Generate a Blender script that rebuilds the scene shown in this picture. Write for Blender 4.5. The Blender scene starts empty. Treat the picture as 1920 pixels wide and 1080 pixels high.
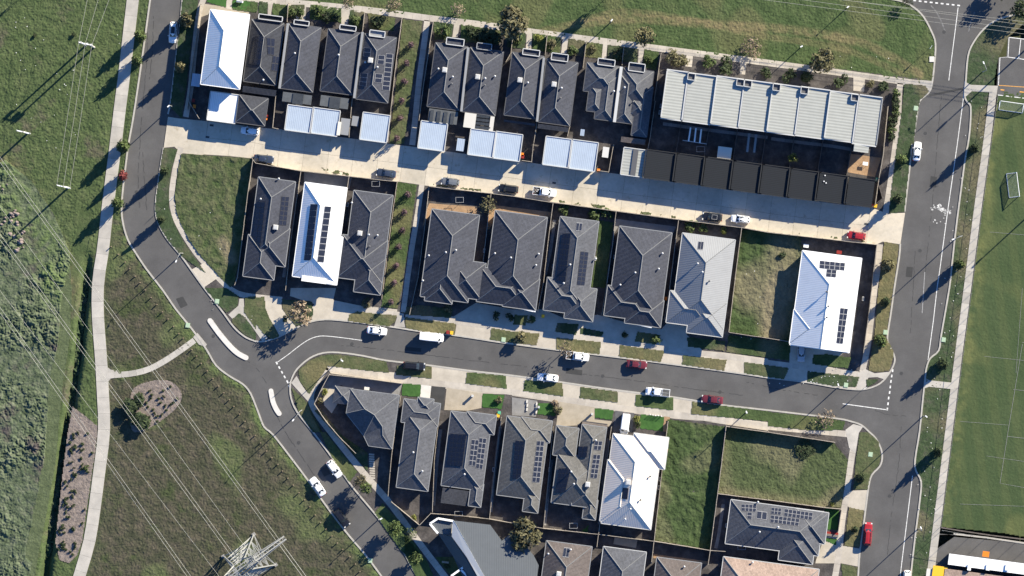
import bpy, math, random
import numpy as np
from mathutils import Vector, Matrix
R = math.radians
random.seed(7)
SC = bpy.context.scene
COL = SC.collection

# ------------------------------------------------------------------ camera, sky, sun, exposure
CAM_H = 1000.0
SUN_AZ, SUN_EL = 47.5, 23.0
cam_d = bpy.data.cameras.new('camera'); cam = bpy.data.objects.new('camera', cam_d); COL.objects.link(cam)
cam.location = (0, 0, CAM_H)
cam_d.sensor_width = 36.0; cam_d.lens = 36.0*CAM_H/240.0
cam_d.clip_start = 10.0; cam_d.clip_end = 9000.0
SC.camera = cam
world = bpy.data.worlds.new('World'); SC.world = world; world.use_nodes = True
wn = world.node_tree.nodes; wl = world.node_tree.links
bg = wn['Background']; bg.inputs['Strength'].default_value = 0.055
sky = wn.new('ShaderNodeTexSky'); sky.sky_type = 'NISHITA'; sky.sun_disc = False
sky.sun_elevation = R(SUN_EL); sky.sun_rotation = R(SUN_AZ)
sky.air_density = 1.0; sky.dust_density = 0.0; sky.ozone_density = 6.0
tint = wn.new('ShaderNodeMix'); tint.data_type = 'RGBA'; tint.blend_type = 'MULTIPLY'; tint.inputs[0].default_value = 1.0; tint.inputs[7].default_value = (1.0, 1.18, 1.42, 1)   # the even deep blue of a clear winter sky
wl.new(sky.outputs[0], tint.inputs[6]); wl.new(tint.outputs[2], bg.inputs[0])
sun_d = bpy.data.lights.new('sun', 'SUN'); sun = bpy.data.objects.new('sun', sun_d); COL.objects.link(sun)
sun_d.energy = 5.0; sun_d.angle = R(0.5); sun_d.color = (1.0, 0.915, 0.735)
sdir = Vector((math.sin(R(SUN_AZ))*math.cos(R(SUN_EL)), math.cos(R(SUN_AZ))*math.cos(R(SUN_EL)), math.sin(R(SUN_EL))))
sun.rotation_euler = (-sdir).to_track_quat('-Z', 'Y').to_euler()
sun.location = sdir*300
SC.view_settings.view_transform = 'Standard'; SC.view_settings.look = 'None'
SC.view_settings.gamma = 1.0; SC.view_settings.use_curve_mapping = False
SC.view_settings.exposure = 1.47

# ------------------------------------------------------------------ plan coordinates (survey plan: 8 plan units = 1 m)
S = 0.125
TH = R(7.6)
def P(px, py, z=0.0):
    k = (CAM_H - z)/CAM_H
    return Vector(((px-960)*S*k, (540-py)*S*k, z))
def T(tx, ty, s):
    out = []
    for w in s.split():
        x, y = w.split(','); out.append((480*tx+float(x)/4, 270*ty+float(y)/4))
    return out
def L(s):
    return [tuple(float(v) for v in w.split(',')) for w in s.split()]
def sm(pts, n=3, closed=False):
    out = []; N = len(pts)
    for i in range(N if closed else N-1):
        if closed: p0, p1, p2, p3 = pts[(i-1) % N], pts[i], pts[(i+1) % N], pts[(i+2) % N]
        else: p0, p1, p2, p3 = pts[max(i-1, 0)], pts[i], pts[i+1], pts[min(i+2, N-1)]
        for k in range(n):
            t = k/n
            out.append(tuple(0.5*((2*p1[j])+(-p0[j]+p2[j])*t+(2*p0[j]-5*p1[j]+4*p2[j]-p3[j])*t*t+(-p0[j]+3*p1[j]-3*p2[j]+p3[j])*t**3) for j in (0, 1)))
    if not closed: out.append(tuple(pts[-1]))
    return out
def resample(pts, step):
    out = [pts[0]]; acc = 0.0
    for a, b in zip(pts, pts[1:]):
        d = math.hypot(b[0]-a[0], b[1]-a[1])
        if d < 1e-6: continue
        t = step-acc
        while t <= d:
            out.append((a[0]+(b[0]-a[0])*t/d, a[1]+(b[1]-a[1])*t/d)); t += step
        acc = d-(t-step)
    if math.hypot(out[-1][0]-pts[-1][0], out[-1][1]-pts[-1][1]) > step*0.3: out.append(pts[-1])
    return out
def offs(pts, d):
    out = []
    for i, p in enumerate(pts):
        a = pts[max(i-1, 0)]; b = pts[min(i+1, len(pts)-1)]
        dx, dy = b[0]-a[0], b[1]-a[1]; l = math.hypot(dx, dy) or 1
        out.append((p[0]-dy/l*d, p[1]+dx/l*d))
    return out

# ------------------------------------------------------------------ mesh helpers
class MB:
    def __init__(s): s.v = []; s.f = []; s.m = []; s.uv = {}
    def quad(s, pts, m=0):
        n = len(s.v); s.v += [tuple(p) for p in pts]; s.f.append(tuple(range(n, n+len(pts)))); s.m.append(m)
    def box(s, c, sx, sy, sz, rz=0.0, m=0):
        ca, sa = math.cos(rz), math.sin(rz); n = len(s.v)
        for dz in (-.5, .5):
            for dx, dy in ((-.5, -.5), (.5, -.5), (.5, .5), (-.5, .5)):
                x, y = dx*sx, dy*sy
                s.v.append((c[0]+x*ca-y*sa, c[1]+x*sa+y*ca, c[2]+dz*sz))
        for f in ((3, 2, 1, 0), (4, 5, 6, 7), (0, 1, 5, 4), (1, 2, 6, 5), (2, 3, 7, 6), (3, 0, 4, 7)):
            s.f.append(tuple(n+i for i in f)); s.m.append(m)
    def prism(s, poly, z0, z1, m=0):
        a = sum(poly[i][0]*poly[(i+1) % len(poly)][1]-poly[(i+1) % len(poly)][0]*poly[i][1] for i in range(len(poly)))
        if a < 0: poly = poly[::-1]
        n = len(s.v); k = len(poly)
        s.v += [(p[0], p[1], z0) for p in poly]+[(p[0], p[1], z1) for p in poly]
        s.f.append(tuple(range(n+k, n+2*k))); s.m.append(m)
        for i in range(k):
            j = (i+1) % k; s.f.append((n+i, n+j, n+k+j, n+k+i)); s.m.append(m)
    def bar(s, p, q, w, h=None, m=0):
        p, q = Vector(p), Vector(q); d = q-p
        if d.length < 1e-6: return
        h = h or w
        d.normalize(); up = Vector((0, 0, 1)) if abs(d.z) < .95 else Vector((1, 0, 0))
        a = d.cross(up).normalized()*w/2; b = a.cross(d).normalized()*h/2; n = len(s.v)
        for c in (p, q): s.v += [tuple(c-a-b), tuple(c+a-b), tuple(c+a+b), tuple(c-a+b)]
        for f in ((0, 1, 2, 3), (7, 6, 5, 4), (1, 0, 4, 5), (2, 1, 5, 6), (3, 2, 6, 7), (0, 3, 7, 4)):
            s.f.append(tuple(n+i for i in f)); s.m.append(m)
    def tube(s, pts, rads, k=6, m=0):
        rings = []
        for i, p in enumerate(pts):
            a = Vector(pts[max(i-1, 0)]); b = Vector(pts[min(i+1, len(pts)-1)]); d = (b-a).normalized()
            up = Vector((0, 0, 1)) if abs(d.z) < .9 else Vector((1, 0, 0))
            u = d.cross(up).normalized(); w = u.cross(d); n = len(s.v)
            for j in range(k):
                t = 2*math.pi*j/k; s.v.append(tuple(Vector(p)+(u*math.cos(t)+w*math.sin(t))*rads[i]))
            rings.append(n)
        for a, b in zip(rings, rings[1:]):
            for j in range(k): s.f.append((a+j, a+(j+1) % k, b+(j+1) % k, b+j)); s.m.append(m)
        s.f.append(tuple(rings[0]+j for j in range(k))[::-1]); s.m.append(m)
        s.f.append(tuple(rings[-1]+j for j in range(k))); s.m.append(m)
    def mesh(s, name, mats, smooth=False, org=(0, 0, 0)):
        me = bpy.data.meshes.new(name)
        o = Vector(org)
        me.from_pydata([(x-o.x, y-o.y, z-o.z) for x, y, z in s.v], [], s.f)
        for mt in (mats if isinstance(mats, (list, tuple)) else [mats]): me.materials.append(mt)
        me.polygons.foreach_set('material_index', s.m)
        if smooth: me.polygons.foreach_set('use_smooth', [True]*len(s.f))
        if s.uv:
            ul = me.uv_layers.new(name='UVMap')
            for p in me.polygons:
                if p.index in s.uv:
                    for li, uv in zip(p.loop_indices, s.uv[p.index]): ul.data[li].uv = uv
        me.update(); return me
    def build(s, name, mats, parent=None, local=False, smooth=False):
        org = (0, 0, 0)
        if parent is not None and not local: org = parent['org'] if 'org' in parent else parent.location
        me = s.mesh(name, mats, smooth, org)
        o = bpy.data.objects.new(name, me); COL.objects.link(o)
        if parent is not None: o.parent = parent
        o['org'] = tuple(org)
        return o
def tag(o, label=None, cat=None, group=None, kind=None):
    if label: o['label'] = label
    if cat: o['category'] = cat
    if group: o['group'] = group
    if kind: o['kind'] = kind
    return o
def empty(name, loc=(0, 0, 0), label=None, cat=None, group=None, kind=None, rz=0.0):
    o = bpy.data.objects.new(name, None); COL.objects.link(o); o.location = loc; o.rotation_euler = (0, 0, rz)
    o.empty_display_size = .3; o['org'] = tuple(loc)
    return tag(o, label, cat, group, kind)
def copy_tree(o, parent=None):
    c = o.copy(); COL.objects.link(c)
    if parent is not None: c.parent = parent
    for ch in list(KIDS.get(o.name, o.children)): copy_tree(ch, c)
    return c
KIDS = {}
def thing_mesh(mb, name, mats, label, cat, group=None, kind=None, smooth=False):
    cx = sum(v[0] for v in mb.v)/len(mb.v); cy = sum(v[1] for v in mb.v)/len(mb.v); cz = min(v[2] for v in mb.v)
    me = mb.mesh(name, mats, smooth, (cx, cy, cz)); o = bpy.data.objects.new(name, me); COL.objects.link(o)
    o.location = (cx, cy, cz); return tag(o, label, cat, group, kind)

# ------------------------------------------------------------------ materials
def N(nt, t, **kw):
    n = nt.nodes.new(t)
    for k, v in kw.items(): setattr(n, k, v)
    return n
def math_(nt, op, a, b=None):
    n = N(nt, 'ShaderNodeMath', operation=op)
    for i, v in enumerate((a, b)):
        if v is None: continue
        if isinstance(v, (int, float)): n.inputs[i].default_value = v
        else: nt.links.new(v, n.inputs[i])
    return n.outputs[0]
def rgb(h):
    return tuple((((int(h[i:i+2], 16)/255)+.055)/1.055)**2.4 for i in (0, 2, 4))+(1,)
def mat(name, stops, scale=1.0, detail=4.0, rough=0.85, fine=None, bump=None, dry=None, metallic=0.0, spec=0.3, ribs=None, tiles=None, coat=0.0, patch=None, objrand=0.0):
    m = bpy.data.materials.new(name); m.use_nodes = True; nt = m.node_tree; b = nt.nodes['Principled BSDF']
    b.inputs['Roughness'].default_value = rough; b.inputs['Metallic'].default_value = metallic
    b.inputs['Specular IOR Level'].default_value = spec
    if coat: b.inputs['Coat Weight'].default_value = coat; b.inputs['Coat Roughness'].default_value = .05
    geo = N(nt, 'ShaderNodeNewGeometry'); pos = geo.outputs['Position']
    def noise(sc, det=3.0, rg=.6):
        n = N(nt, 'ShaderNodeTexNoise'); n.inputs['Scale'].default_value = sc; n.inputs['Detail'].default_value = det
        n.inputs['Roughness'].default_value = rg; nt.links.new(pos, n.inputs['Vector']); return n.outputs['Fac']
    ramp = N(nt, 'ShaderNodeValToRGB'); cr = ramp.color_ramp
    if len(stops) == 1: stops = [(0, stops[0][1]), (1, stops[0][1])]
    while len(cr.elements) < len(stops): cr.elements.new(.5)
    for e, (p, c) in zip(cr.elements, stops): e.position = p; e.color = c if len(c) == 4 else (*c, 1)
    nt.links.new(noise(scale, detail), ramp.inputs[0]); col = ramp.outputs[0]
    def mixc(fac, a, c2, mode='MIX'):
        mx = N(nt, 'ShaderNodeMix', data_type='RGBA', blend_type=mode)
        if isinstance(fac, (int, float)): mx.inputs[0].default_value = fac
        else: nt.links.new(fac, mx.inputs[0])
        nt.links.new(a, mx.inputs[6])
        if isinstance(c2, tuple): mx.inputs[7].default_value = c2 if len(c2) == 4 else (*c2, 1)
        else: nt.links.new(c2, mx.inputs[7])
        return mx.outputs[2]
    def scale_col(col, f):
        hsv = N(nt, 'ShaderNodeHueSaturation'); nt.links.new(col, hsv.inputs['Color']); nt.links.new(f, hsv.inputs['Value']); return hsv.outputs[0]
    if patch:  # (scale, threshold, color): blotches of another ground cover
        f = math_(nt, 'MULTIPLY', math_(nt, 'SUBTRACT', noise(patch[0], 5.0, .65), patch[1]), 9.0)
        cl = N(nt, 'ShaderNodeClamp'); nt.links.new(f, cl.inputs[0]); col = mixc(cl.outputs[0], col, patch[2])
    if dry:
        at = N(nt, 'ShaderNodeAttribute', attribute_name='dry'); col = mixc(at.outputs['Fac'], col, dry)
    if fine:
        for sc, am in fine:
            col = scale_col(col, math_(nt, 'ADD', math_(nt, 'MULTIPLY', noise(sc, 2.0), 2*am), 1-am))
    if objrand:
        oi = N(nt, 'ShaderNodeObjectInfo'); col = scale_col(col, math_(nt, 'ADD', math_(nt, 'MULTIPLY', oi.outputs['Random'], 2*objrand), 1-objrand))
    hgt = None
    if ribs or tiles:
        uv = N(nt, 'ShaderNodeUVMap'); sx = N(nt, 'ShaderNodeSeparateXYZ'); nt.links.new(uv.outputs[0], sx.inputs[0])
    if ribs:  # (pitch, depth, sharpness)
        w = math_(nt, 'SINE', math_(nt, 'MULTIPLY', sx.outputs[0], 2*math.pi/ribs[0]))
        hgt = math_(nt, 'MULTIPLY', w, ribs[1])
        # rib shading is put into the colour: pans between the ribs darker
        col = scale_col(col, math_(nt, 'ADD', math_(nt, 'MULTIPLY', w, ribs[2]), 1-ribs[2]))
    if tiles:  # (width, course, depth)
        fv = math_(nt, 'FRACT', math_(nt, 'DIVIDE', sx.outputs[1], tiles[1]))
        wu = math_(nt, 'SINE', math_(nt, 'MULTIPLY', sx.outputs[0], 2*math.pi/tiles[0]))
        hgt = math_(nt, 'MULTIPLY', math_(nt, 'ADD', math_(nt, 'MULTIPLY', wu, .35), math_(nt, 'SUBTRACT', 1.0, fv)), tiles[2])
        cb = N(nt, 'ShaderNodeCombineXYZ')
        nt.links.new(math_(nt, 'FLOOR', math_(nt, 'DIVIDE', sx.outputs[0], tiles[0])), cb.inputs[0])
        nt.links.new(math_(nt, 'FLOOR', math_(nt, 'DIVIDE', sx.outputs[1], tiles[1])), cb.inputs[1])
        wnz = N(nt, 'ShaderNodeTexWhiteNoise'); nt.links.new(cb.outputs[0], wnz.inputs['Vector'])
        col = scale_col(col, math_(nt, 'ADD', math_(nt, 'MULTIPLY', wnz.outputs['Value'], .3), .85))
    if bump:
        hb = math_(nt, 'MULTIPLY', noise(bump[0], 3.0), bump[1])
        hgt = hb if hgt is None else math_(nt, 'ADD', hgt, hb)
    if hgt is not None:
        bp = N(nt, 'ShaderNodeBump'); bp.inputs['Strength'].default_value = 1.0; bp.inputs['Distance'].default_value = 1.0
        nt.links.new(hgt, bp.inputs['Height']); nt.links.new(bp.outputs[0], b.inputs['Normal'])
    nt.links.new(col, b.inputs['Base Color'])
    return m
g3 = lambda v: (v, v, v, 1)
M = {}
M['asphalt'] = mat('asphalt', [(.25, (.067, .065, .0645, 1)), (.5, (.087, .0845, .0835, 1)), (.75, (.108, .105, .103, 1))], .14, 7, .9, [(.8, .07), (3, .12), (9, .22)], (8, .012), patch=(.045, .55, (.090, .087, .084)))
M['asphalt_new'] = mat('asphalt_new', [(.3, g3(.038)), (.7, g3(.05))], .5, 4, .9, [(9, .12)])
M['concrete'] = mat('concrete', [(.3, (0.36, 0.3204, 0.264, 1)), (.7, (0.477, 0.4272, 0.352, 1))], .35, 6, .85, [(2.2, .10), (9, .08)], objrand=.07)
M['lane'] = mat('lane_concrete', [(.28, (.375, .335, .265, 1)), (.5, (.465, .415, .335, 1)), (.75, (.56, .485, .375, 1))], .16, 7, .85, [(1.2, .14), (7, .08)], objrand=.06, patch=(.5, .60, (.34, .29, .215)))
M['path'] = mat('path_concrete', [(.3, (0.344, 0.3096, 0.2666, 1)), (.7, (0.4472, 0.4042, 0.344, 1))], .5, 5, .85, [(5, .10)], objrand=.09)
M['path_pale'] = mat('path_pale', [(.3, (0.32, 0.3, 0.268, 1)), (.7, (0.432, 0.4, 0.352, 1))], .4, 5, .85, [(4, .10)], objrand=.10)
M['kerb'] = mat('kerb_concrete', [(.3, (0.323, 0.306, 0.272, 1)), (.7, (0.408, 0.3825, 0.34, 1))], .8, 4, .85, [(5, .12)])
M['pale_conc'] = mat('pale_concrete', [(.3, (0.495, 0.477, 0.441, 1)), (.7, (0.594, 0.567, 0.522, 1))], .8, 4, .85, [(5, .08)])
M['aggregate'] = mat('exposed_aggregate', [(.3, (.30, .26, .20, 1)), (.7, (.38, .33, .26, 1))], .7, 4, .9, [(10, .15)])
M['greypave'] = mat('grey_paving', [(.3, (.17, .165, .16, 1)), (.7, (.24, .235, .23, 1))], .6, 4, .9, [(6, .15)])
M['darkpave'] = mat('dark_paving', [(.3, (.07, .07, .075, 1)), (.7, (.11, .11, .115, 1))], .6, 4, .9, [(6, .15)])
M['line'] = mat('road_paint', [(.35, (.45, .44, .42, 1)), (.6, (.72, .71, .68, 1))], 2.5, 6, .7)
M['worn_line'] = mat('worn_road_paint', [(.3, (.24, .235, .23, 1)), (.7, (.34, .335, .33, 1))], 1.5, 6, .8)
M['skid'] = mat('scuffed_asphalt', [(.35, (.085, .083, .082, 1)), (.7, (.20, .197, .192, 1))], 1.6, 6, .8)
M['spill'] = mat('paint_spill', [(.42, (.20, .195, .19, 1)), (.55, (.62, .61, .58, 1))], 1.2, 7, .7)
M['orange_line'] = mat('orange_paint', [(.4, (.55, .26, .05, 1)), (.6, (.65, .33, .08, 1))], 2, 4, .7)
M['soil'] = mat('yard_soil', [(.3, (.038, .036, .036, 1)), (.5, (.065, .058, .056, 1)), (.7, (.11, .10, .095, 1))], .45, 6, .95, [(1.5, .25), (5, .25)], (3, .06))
M['orange_soil'] = mat('orange_soil', [(.3, (0.255, 0.1615, 0.0935, 1)), (.7, (0.357, 0.238, 0.1445, 1))], .6, 5, .95, [(4, .15)], (3, .05))
M['mulch'] = mat('mulch', [(.3, (.135, .112, .098, 1)), (.7, (.225, .185, .162, 1))], 1.2, 6, .95, [(5, .35)], (4, .10))
M['turf'] = mat('artificial_turf', [(.3, (0.028, 0.0788, 0.0176, 1)), (.7, (0.044, 0.1125, 0.0256, 1))], .8, 3, .95, [(8, .12)])
M['base'] = mat('open_ground', [(.3, (0.034, 0.048, 0.0225, 1)), (.7, (0.0612, 0.064, 0.0338, 1))], .1, 5, .95, [(2, .3)])
M['grass_field'] = mat('field_grass', [(.25, (0.034, 0.0556, 0.0191, 1)), (.5, (0.0544, 0.077, 0.028, 1)), (.75, (0.0782, 0.0962, 0.0405, 1))], .30, 8, .95, [(.9, 0.44), (3.6, 0.50)], (5, .05), dry=(0.144, 0.1116, 0.0634), patch=(.11, .57, (.075, .072, .045)))
M['grass_olive'] = mat('olive_grass', [(.22, (.022, .028, .014, 1)), (.45, (.047, .048, .028, 1)), (.62, (.070, .062, .042, 1)), (.8, (.115, .095, .070, 1))], .42, 8, .95, [(1.2, .34), (3.4, .48)], (5, .07), dry=(.085, .115, .040), patch=(.13, .55, (.040, .052, .020)))
M['grass_rough'] = mat('rough_grass', [(.25, (.026, .042, .020, 1)), (.5, (.072, .092, .052, 1)), (.66, (.11, .125, .080, 1)), (.82, (.18, .18, .135, 1))], .5, 8, .95, [(1.3, .40), (3.4, .44)], (4, .08), dry=(.095, .135, .045), patch=(.13, .55, (.062, .052, .050)))
M['grass_strip'] = mat('mown_strip_grass', [(.25, (.050, .066, .030, 1)), (.5, (.075, .095, .045, 1)), (.75, (.10, .12, .062, 1))], .5, 6, .95, [(1.4, .22), (4, .34)], (5, .05))
M['grass_lush'] = mat('lush_grass', [(.25, (0.0297, 0.0509, 0.0162, 1)), (.5, (0.0482, 0.0746, 0.0252, 1)), (.75, (0.0742, 0.0984, 0.0378, 1))], .3, 6, .95, [(1.3, 0.29), (3.6, 0.44)], (5, .06), dry=(0.144, 0.1224, 0.0612))
M['grass_weed'] = mat('weedy_lot', [(.25, (0.0244, 0.0427, 0.0127, 1)), (.5, (0.0381, 0.0613, 0.0196, 1)), (.75, (0.0586, 0.08, 0.0317, 1))], .45, 7, .95, [(1.5, 0.36), (3.6, 0.44)], (4, .08), dry=(0.1584, 0.1368, 0.0864))
M['grass_sport'] = mat('sports_grass', [(.3, (0.0364, 0.0605, 0.0216, 1)), (.7, (0.0532, 0.0759, 0.0302, 1))], .12, 5, .95, [(.9, .14), (5, .18)], (6, .03), dry=(0.108, 0.1188, 0.0432))
M['grass_verge'] = mat('verge_grass', [(.25, (0.0388, 0.0591, 0.0209, 1)), (.5, (0.0685, 0.0813, 0.0362, 1)), (.75, (0.1129, 0.1035, 0.0571, 1))], .4, 6, .95, [(1.5, 0.29), (3.6, 0.39)], (6, .05), dry=(0.1584, 0.1296, 0.0648))
M['grass_thin'] = mat('thin_grass', [(.25, (0.0238, 0.0411, 0.0169, 1)), (.5, (0.0396, 0.0614, 0.0264, 1)), (.75, (0.0792, 0.0748, 0.0564, 1))], .5, 7, .95, [(1.5, 0.34), (3.6, 0.44)], (5, .06), dry=(0.144, 0.1152, 0.072))
def tilemat(n, c): return mat(n, [(.3, tuple(x*.88 for x in c)+(1,)), (.7, tuple(x*1.12 for x in c)+(1,))], .5, 4, .75, [(.22, .10), (1.1, .10), (5, .10)], None, tiles=(.30, .36, .035), spec=.25)
M['tile_charcoal'] = tilemat('charcoal_tile', (.036, .0385, .048))
M['tile_slate'] = tilemat('slate_tile', (.049, .052, .066))
M['tile_grey'] = tilemat('grey_tile', (.079, .082, .094))
M['tile_warm'] = tilemat('warm_grey_tile', (.112, .108, .102))
M['tile_brown'] = tilemat('brown_tile', (.105, .088, .082))
M['tile_rose'] = tilemat('rose_tile', (.27, .20, .165))
def metal(n, c, d=.02, dirt=.06, rough=.45, p=.42): return mat(n, [(.3, tuple(x*.95 for x in c)+(1,)), (.7, tuple(min(x*1.05, .9) for x in c)+(1,))], .6, 4, rough, [(3, .04)], None, ribs=(p, d, dirt), spec=.4)  # dirt sets how strongly the rib shading is painted into the colour
M['metal_white'] = metal('white_metal_roof', (.80, .80, .79), .004, .07)
M['metal_cream'] = metal('cream_metal_roof', (.74, .64, .54), .005, .07)
M['metal_blue'] = metal('zinc_white_roof', (.36, .42, .50), .006, .05)
M['metal_pale'] = metal('pale_metal_roof', (.36, .365, .335), .004, .14, .6, .70)
M['metal_grey'] = metal('grey_metal_roof', (.235, .24, .25), .005, .08, .6)
M['metal_dark'] = metal('dark_metal_roof', (.012, .0150, .0205), .003, .22, .9)
M['metal_b1'] = metal('slate_metal_roof', (.085, .094, .104), .005, .05, .5)
M['veranda'] = mat('weathered_sheet', [(.3, (.095, .10, .10, 1)), (.7, (.13, .135, .135, 1))], 1, 3, .6)
M['lattice_pale'] = mat('pale_sheet', [(0, (.62, .58, .50, 1))], 1, 2, .6)
M['skylite'] = mat('twin_wall_sheet', [(.3, (.045, .05, .055, 1)), (.7, (.07, .075, .08, 1))], 1.5, 3, .35)
M['metal_b1_shaded'] = metal('shaded_slate_metal_roof', (.045, .05, .058), .005, .05)  # slate metal roof colour darkened for the slope turned from the sun
M['trim_light'] = mat('light_trim', [(0, (.45, .45, .44, 1))], 1, 2, .6)
M['trim_white'] = mat('white_trim', [(0, (.78, .78, .77, 1))], 1, 2, .6)
M['trim_grey'] = mat('grey_trim', [(0, (.24, .245, .25, 1))], 1, 2, .6)
M['trim_dark'] = mat('dark_trim', [(0, (.09, .09, .095, 1))], 1, 2, .6)
M['trim_black'] = mat('black_flashing', [(0, (.022, .023, .025, 1))], 1, 2, .8)
M['cap_dark'] = mat('charcoal_ridge', [(0, (.10, .10, .105, 1))], 1, 2, .8)
M['cap_grey'] = mat('grey_ridge', [(0, (.17, .17, .17, 1))], 1, 2, .8)
M['brickwall'] = mat('brick_wall', [(.3, (.13, .11, .10, 1)), (.7, (.20, .17, .15, 1))], 2, 4, .9, [(8, .15)])
M['render'] = mat('rendered_wall', [(.3, (.42, .40, .37, 1)), (.7, (.48, .46, .43, 1))], 1, 4, .9)
M['glass'] = mat('window_glass', [(0, (.02, .025, .03, 1))], 1, 1, .08, spec=.5)
M['solar'] = mat('solar_cells', [(.3, (.012, .014, .024, 1)), (.7, (.02, .023, .036, 1))], 3, 2, .25, spec=.5)
M['solar_frame'] = mat('panel_frame', [(0, (.26, .26, .27, 1))], 1, 1, .5)
M['solar_dframe'] = mat('dark_panel_frame', [(0, (.05, .05, .055, 1))], 1, 1, .5)
M['ac'] = mat('beige_plastic', [(0, (.58, .56, .52, 1))], 1, 2, .7)
M['vent'] = mat('galvanised', [(0, (.45, .45, .45, 1))], 1, 2, .5)
M['fence'] = mat('paling_timber', [(.3, (.25, .215, .175, 1)), (.7, (.38, .335, .28, 1))], 1.5, 4, .9, [(6, .2)])
M['fence_dark'] = mat('dark_timber', [(.3, (.08, .07, .06, 1)), (.7, (.13, .11, .10, 1))], 1.5, 4, .9, [(6, .2)])
M['steel'] = mat('galvanised_steel', [(.3, (.22, .22, .21, 1)), (.7, (.29, .29, .28, 1))], .8, 3, .6)
M['pole'] = mat('weathered_pole', [(.3, (.40, .38, .35, 1)), (.7, (.52, .50, .47, 1))], 1, 3, .8)
M['wire'] = mat('conductor', [(0, (.33, .32, .28, 1))], 1, 1, .5)
M['white'] = mat('white_enamel', [(0, (.80, .80, .79, 1))], 1, 1, .5)
M['timber'] = mat('bollard_timber', [(.3, (.16, .12, .085, 1)), (.7, (.24, .19, .14, 1))], 2, 3, .9)
M['bark'] = mat('bark', [(.3, (.09, .07, .055, 1)), (.7, (.16, .13, .11, 1))], 3, 4, .95)
def leaf(n, a, b, c): return mat(n, [(.3, a+(1,)), (.5, b+(1,)), (.72, c+(1,))], 1.1, 5, .8, [(3, .25)], objrand=.12)
M['leaf_green'] = leaf('green_leaves', (.028, .045, .014), (.055, .08, .024), (.10, .12, .04))
M['leaf_olive'] = leaf('olive_leaves', (.05, .05, .022), (.10, .092, .045), (.17, .15, .085))
M['leaf_brown'] = leaf('brown_leaves', (.10, .075, .05), (.19, .145, .10), (.27, .21, .15))
M['leaf_dark'] = leaf('dark_leaves', (.014, .022, .010), (.028, .042, .016), (.05, .065, .025))
M['leaf_yellow'] = leaf('yellow_leaves', (.07, .08, .018), (.13, .14, .03), (.20, .19, .05))
M['leaf_purple'] = leaf('purple_leaves', (.045, .028, .035), (.09, .055, .065), (.15, .09, .10))
M['leaf_red'] = leaf('red_leaves', (.09, .018, .018), (.15, .03, .03), (.21, .055, .05))
M['rock'] = mat('field_rock', [(.3, (.15, .12, .11, 1)), (.7, (.24, .19, .175, 1))], 1.5, 4, .9, [(4, .2)], objrand=.2)
M['litter'] = mat('litter_paper', [(0, (.7, .69, .66, 1))], 1, 1, .8)
M['plastic_red'] = mat('red_plastic', [(0, (.22, .025, .02, 1))], 1, 1, .5)
M['plastic_yellow'] = mat('yellow_plastic', [(0, (.75, .42, .03, 1))], 1, 1, .5)
M['plastic_orange'] = mat('orange_plastic', [(0, (.70, .20, .02, 1))], 1, 1, .5)
M['plastic_green'] = mat('green_plastic', [(0, (.10, .38, .22, 1))], 1, 1, .5)
M['plastic_dark'] = mat('dark_green_plastic', [(0, (.03, .045, .035, 1))], 1, 1, .5)
M['pit_green'] = mat('green_lid', [(.3, (.30, .40, .27, 1)), (.7, (.36, .46, .33, 1))], 3, 2, .7)
M['iron'] = mat('iron_grate', [(0, (.05, .05, .05, 1))], 1, 1, .6)
M['tyre'] = mat('tyre_rubber', [(0, (.018, .018, .018, 1))], 1, 1, .9)
M['rim'] = mat('alloy_rim', [(0, (.35, .35, .36, 1))], 1, 1, .35, metallic=.8)
M['lamp'] = mat('lamp_lens', [(0, (.6, .6, .58, 1))], 1, 1, .15)
M['tail'] = mat('tail_lens', [(0, (.30, .015, .012, 1))], 1, 1, .2)
M['blackplastic'] = mat('black_trim', [(0, (.02, .02, .02, 1))], 1, 1, .6)
M['net'] = mat('goal_net', [(0, (.30, .33, .28, 1))], 1, 1, .9)
def paint(n, c, r=.3): return mat(n, [(0, c+(1,))], 1, 1, r, [(2, .04)], spec=.5, coat=.6)
PAINT = {'white': paint('white_paint', (.76, .77, .78)), 'red': paint('red_paint', (.30, .018, .022)), 'maroon': paint('maroon_paint', (.12, .02, .026)),
         'black': paint('black_paint', (.012, .012, .014)), 'navy': paint('navy_paint', (.03, .04, .065)), 'grey': paint('grey_paint', (.13, .14, .155)), 'silver': paint('silver_paint', (.34, .36, .39))}
# ------------------------------------------------------------------ the ground
def sheet(name, pts, z, m, label=None, cat=None, kind='structure', thick=.10):
    mb = MB(); mb.prism([P(x, y)[:2] for x, y in pts], z-thick, z)
    return tag(mb.build(name, m), label, cat, None, kind)
mb = MB()
for x0, y0, x1, y1, z in ((-4000, 73, 4000, 4000, -.06), (-4000, -4000, 4000, -73, -.06), (-4000, -73, -125, 73, -.06), (125, -73, 4000, 73, -.06), (-130, -80, 130, 80, -3.2)): mb.quad([(x0, y0, z), (x1, y0, z), (x1, y1, z), (x0, y1, z)])
tag(mb.build('ground', M['base']), 'green open ground stretching beyond the streets', None, None, 'structure')

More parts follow.
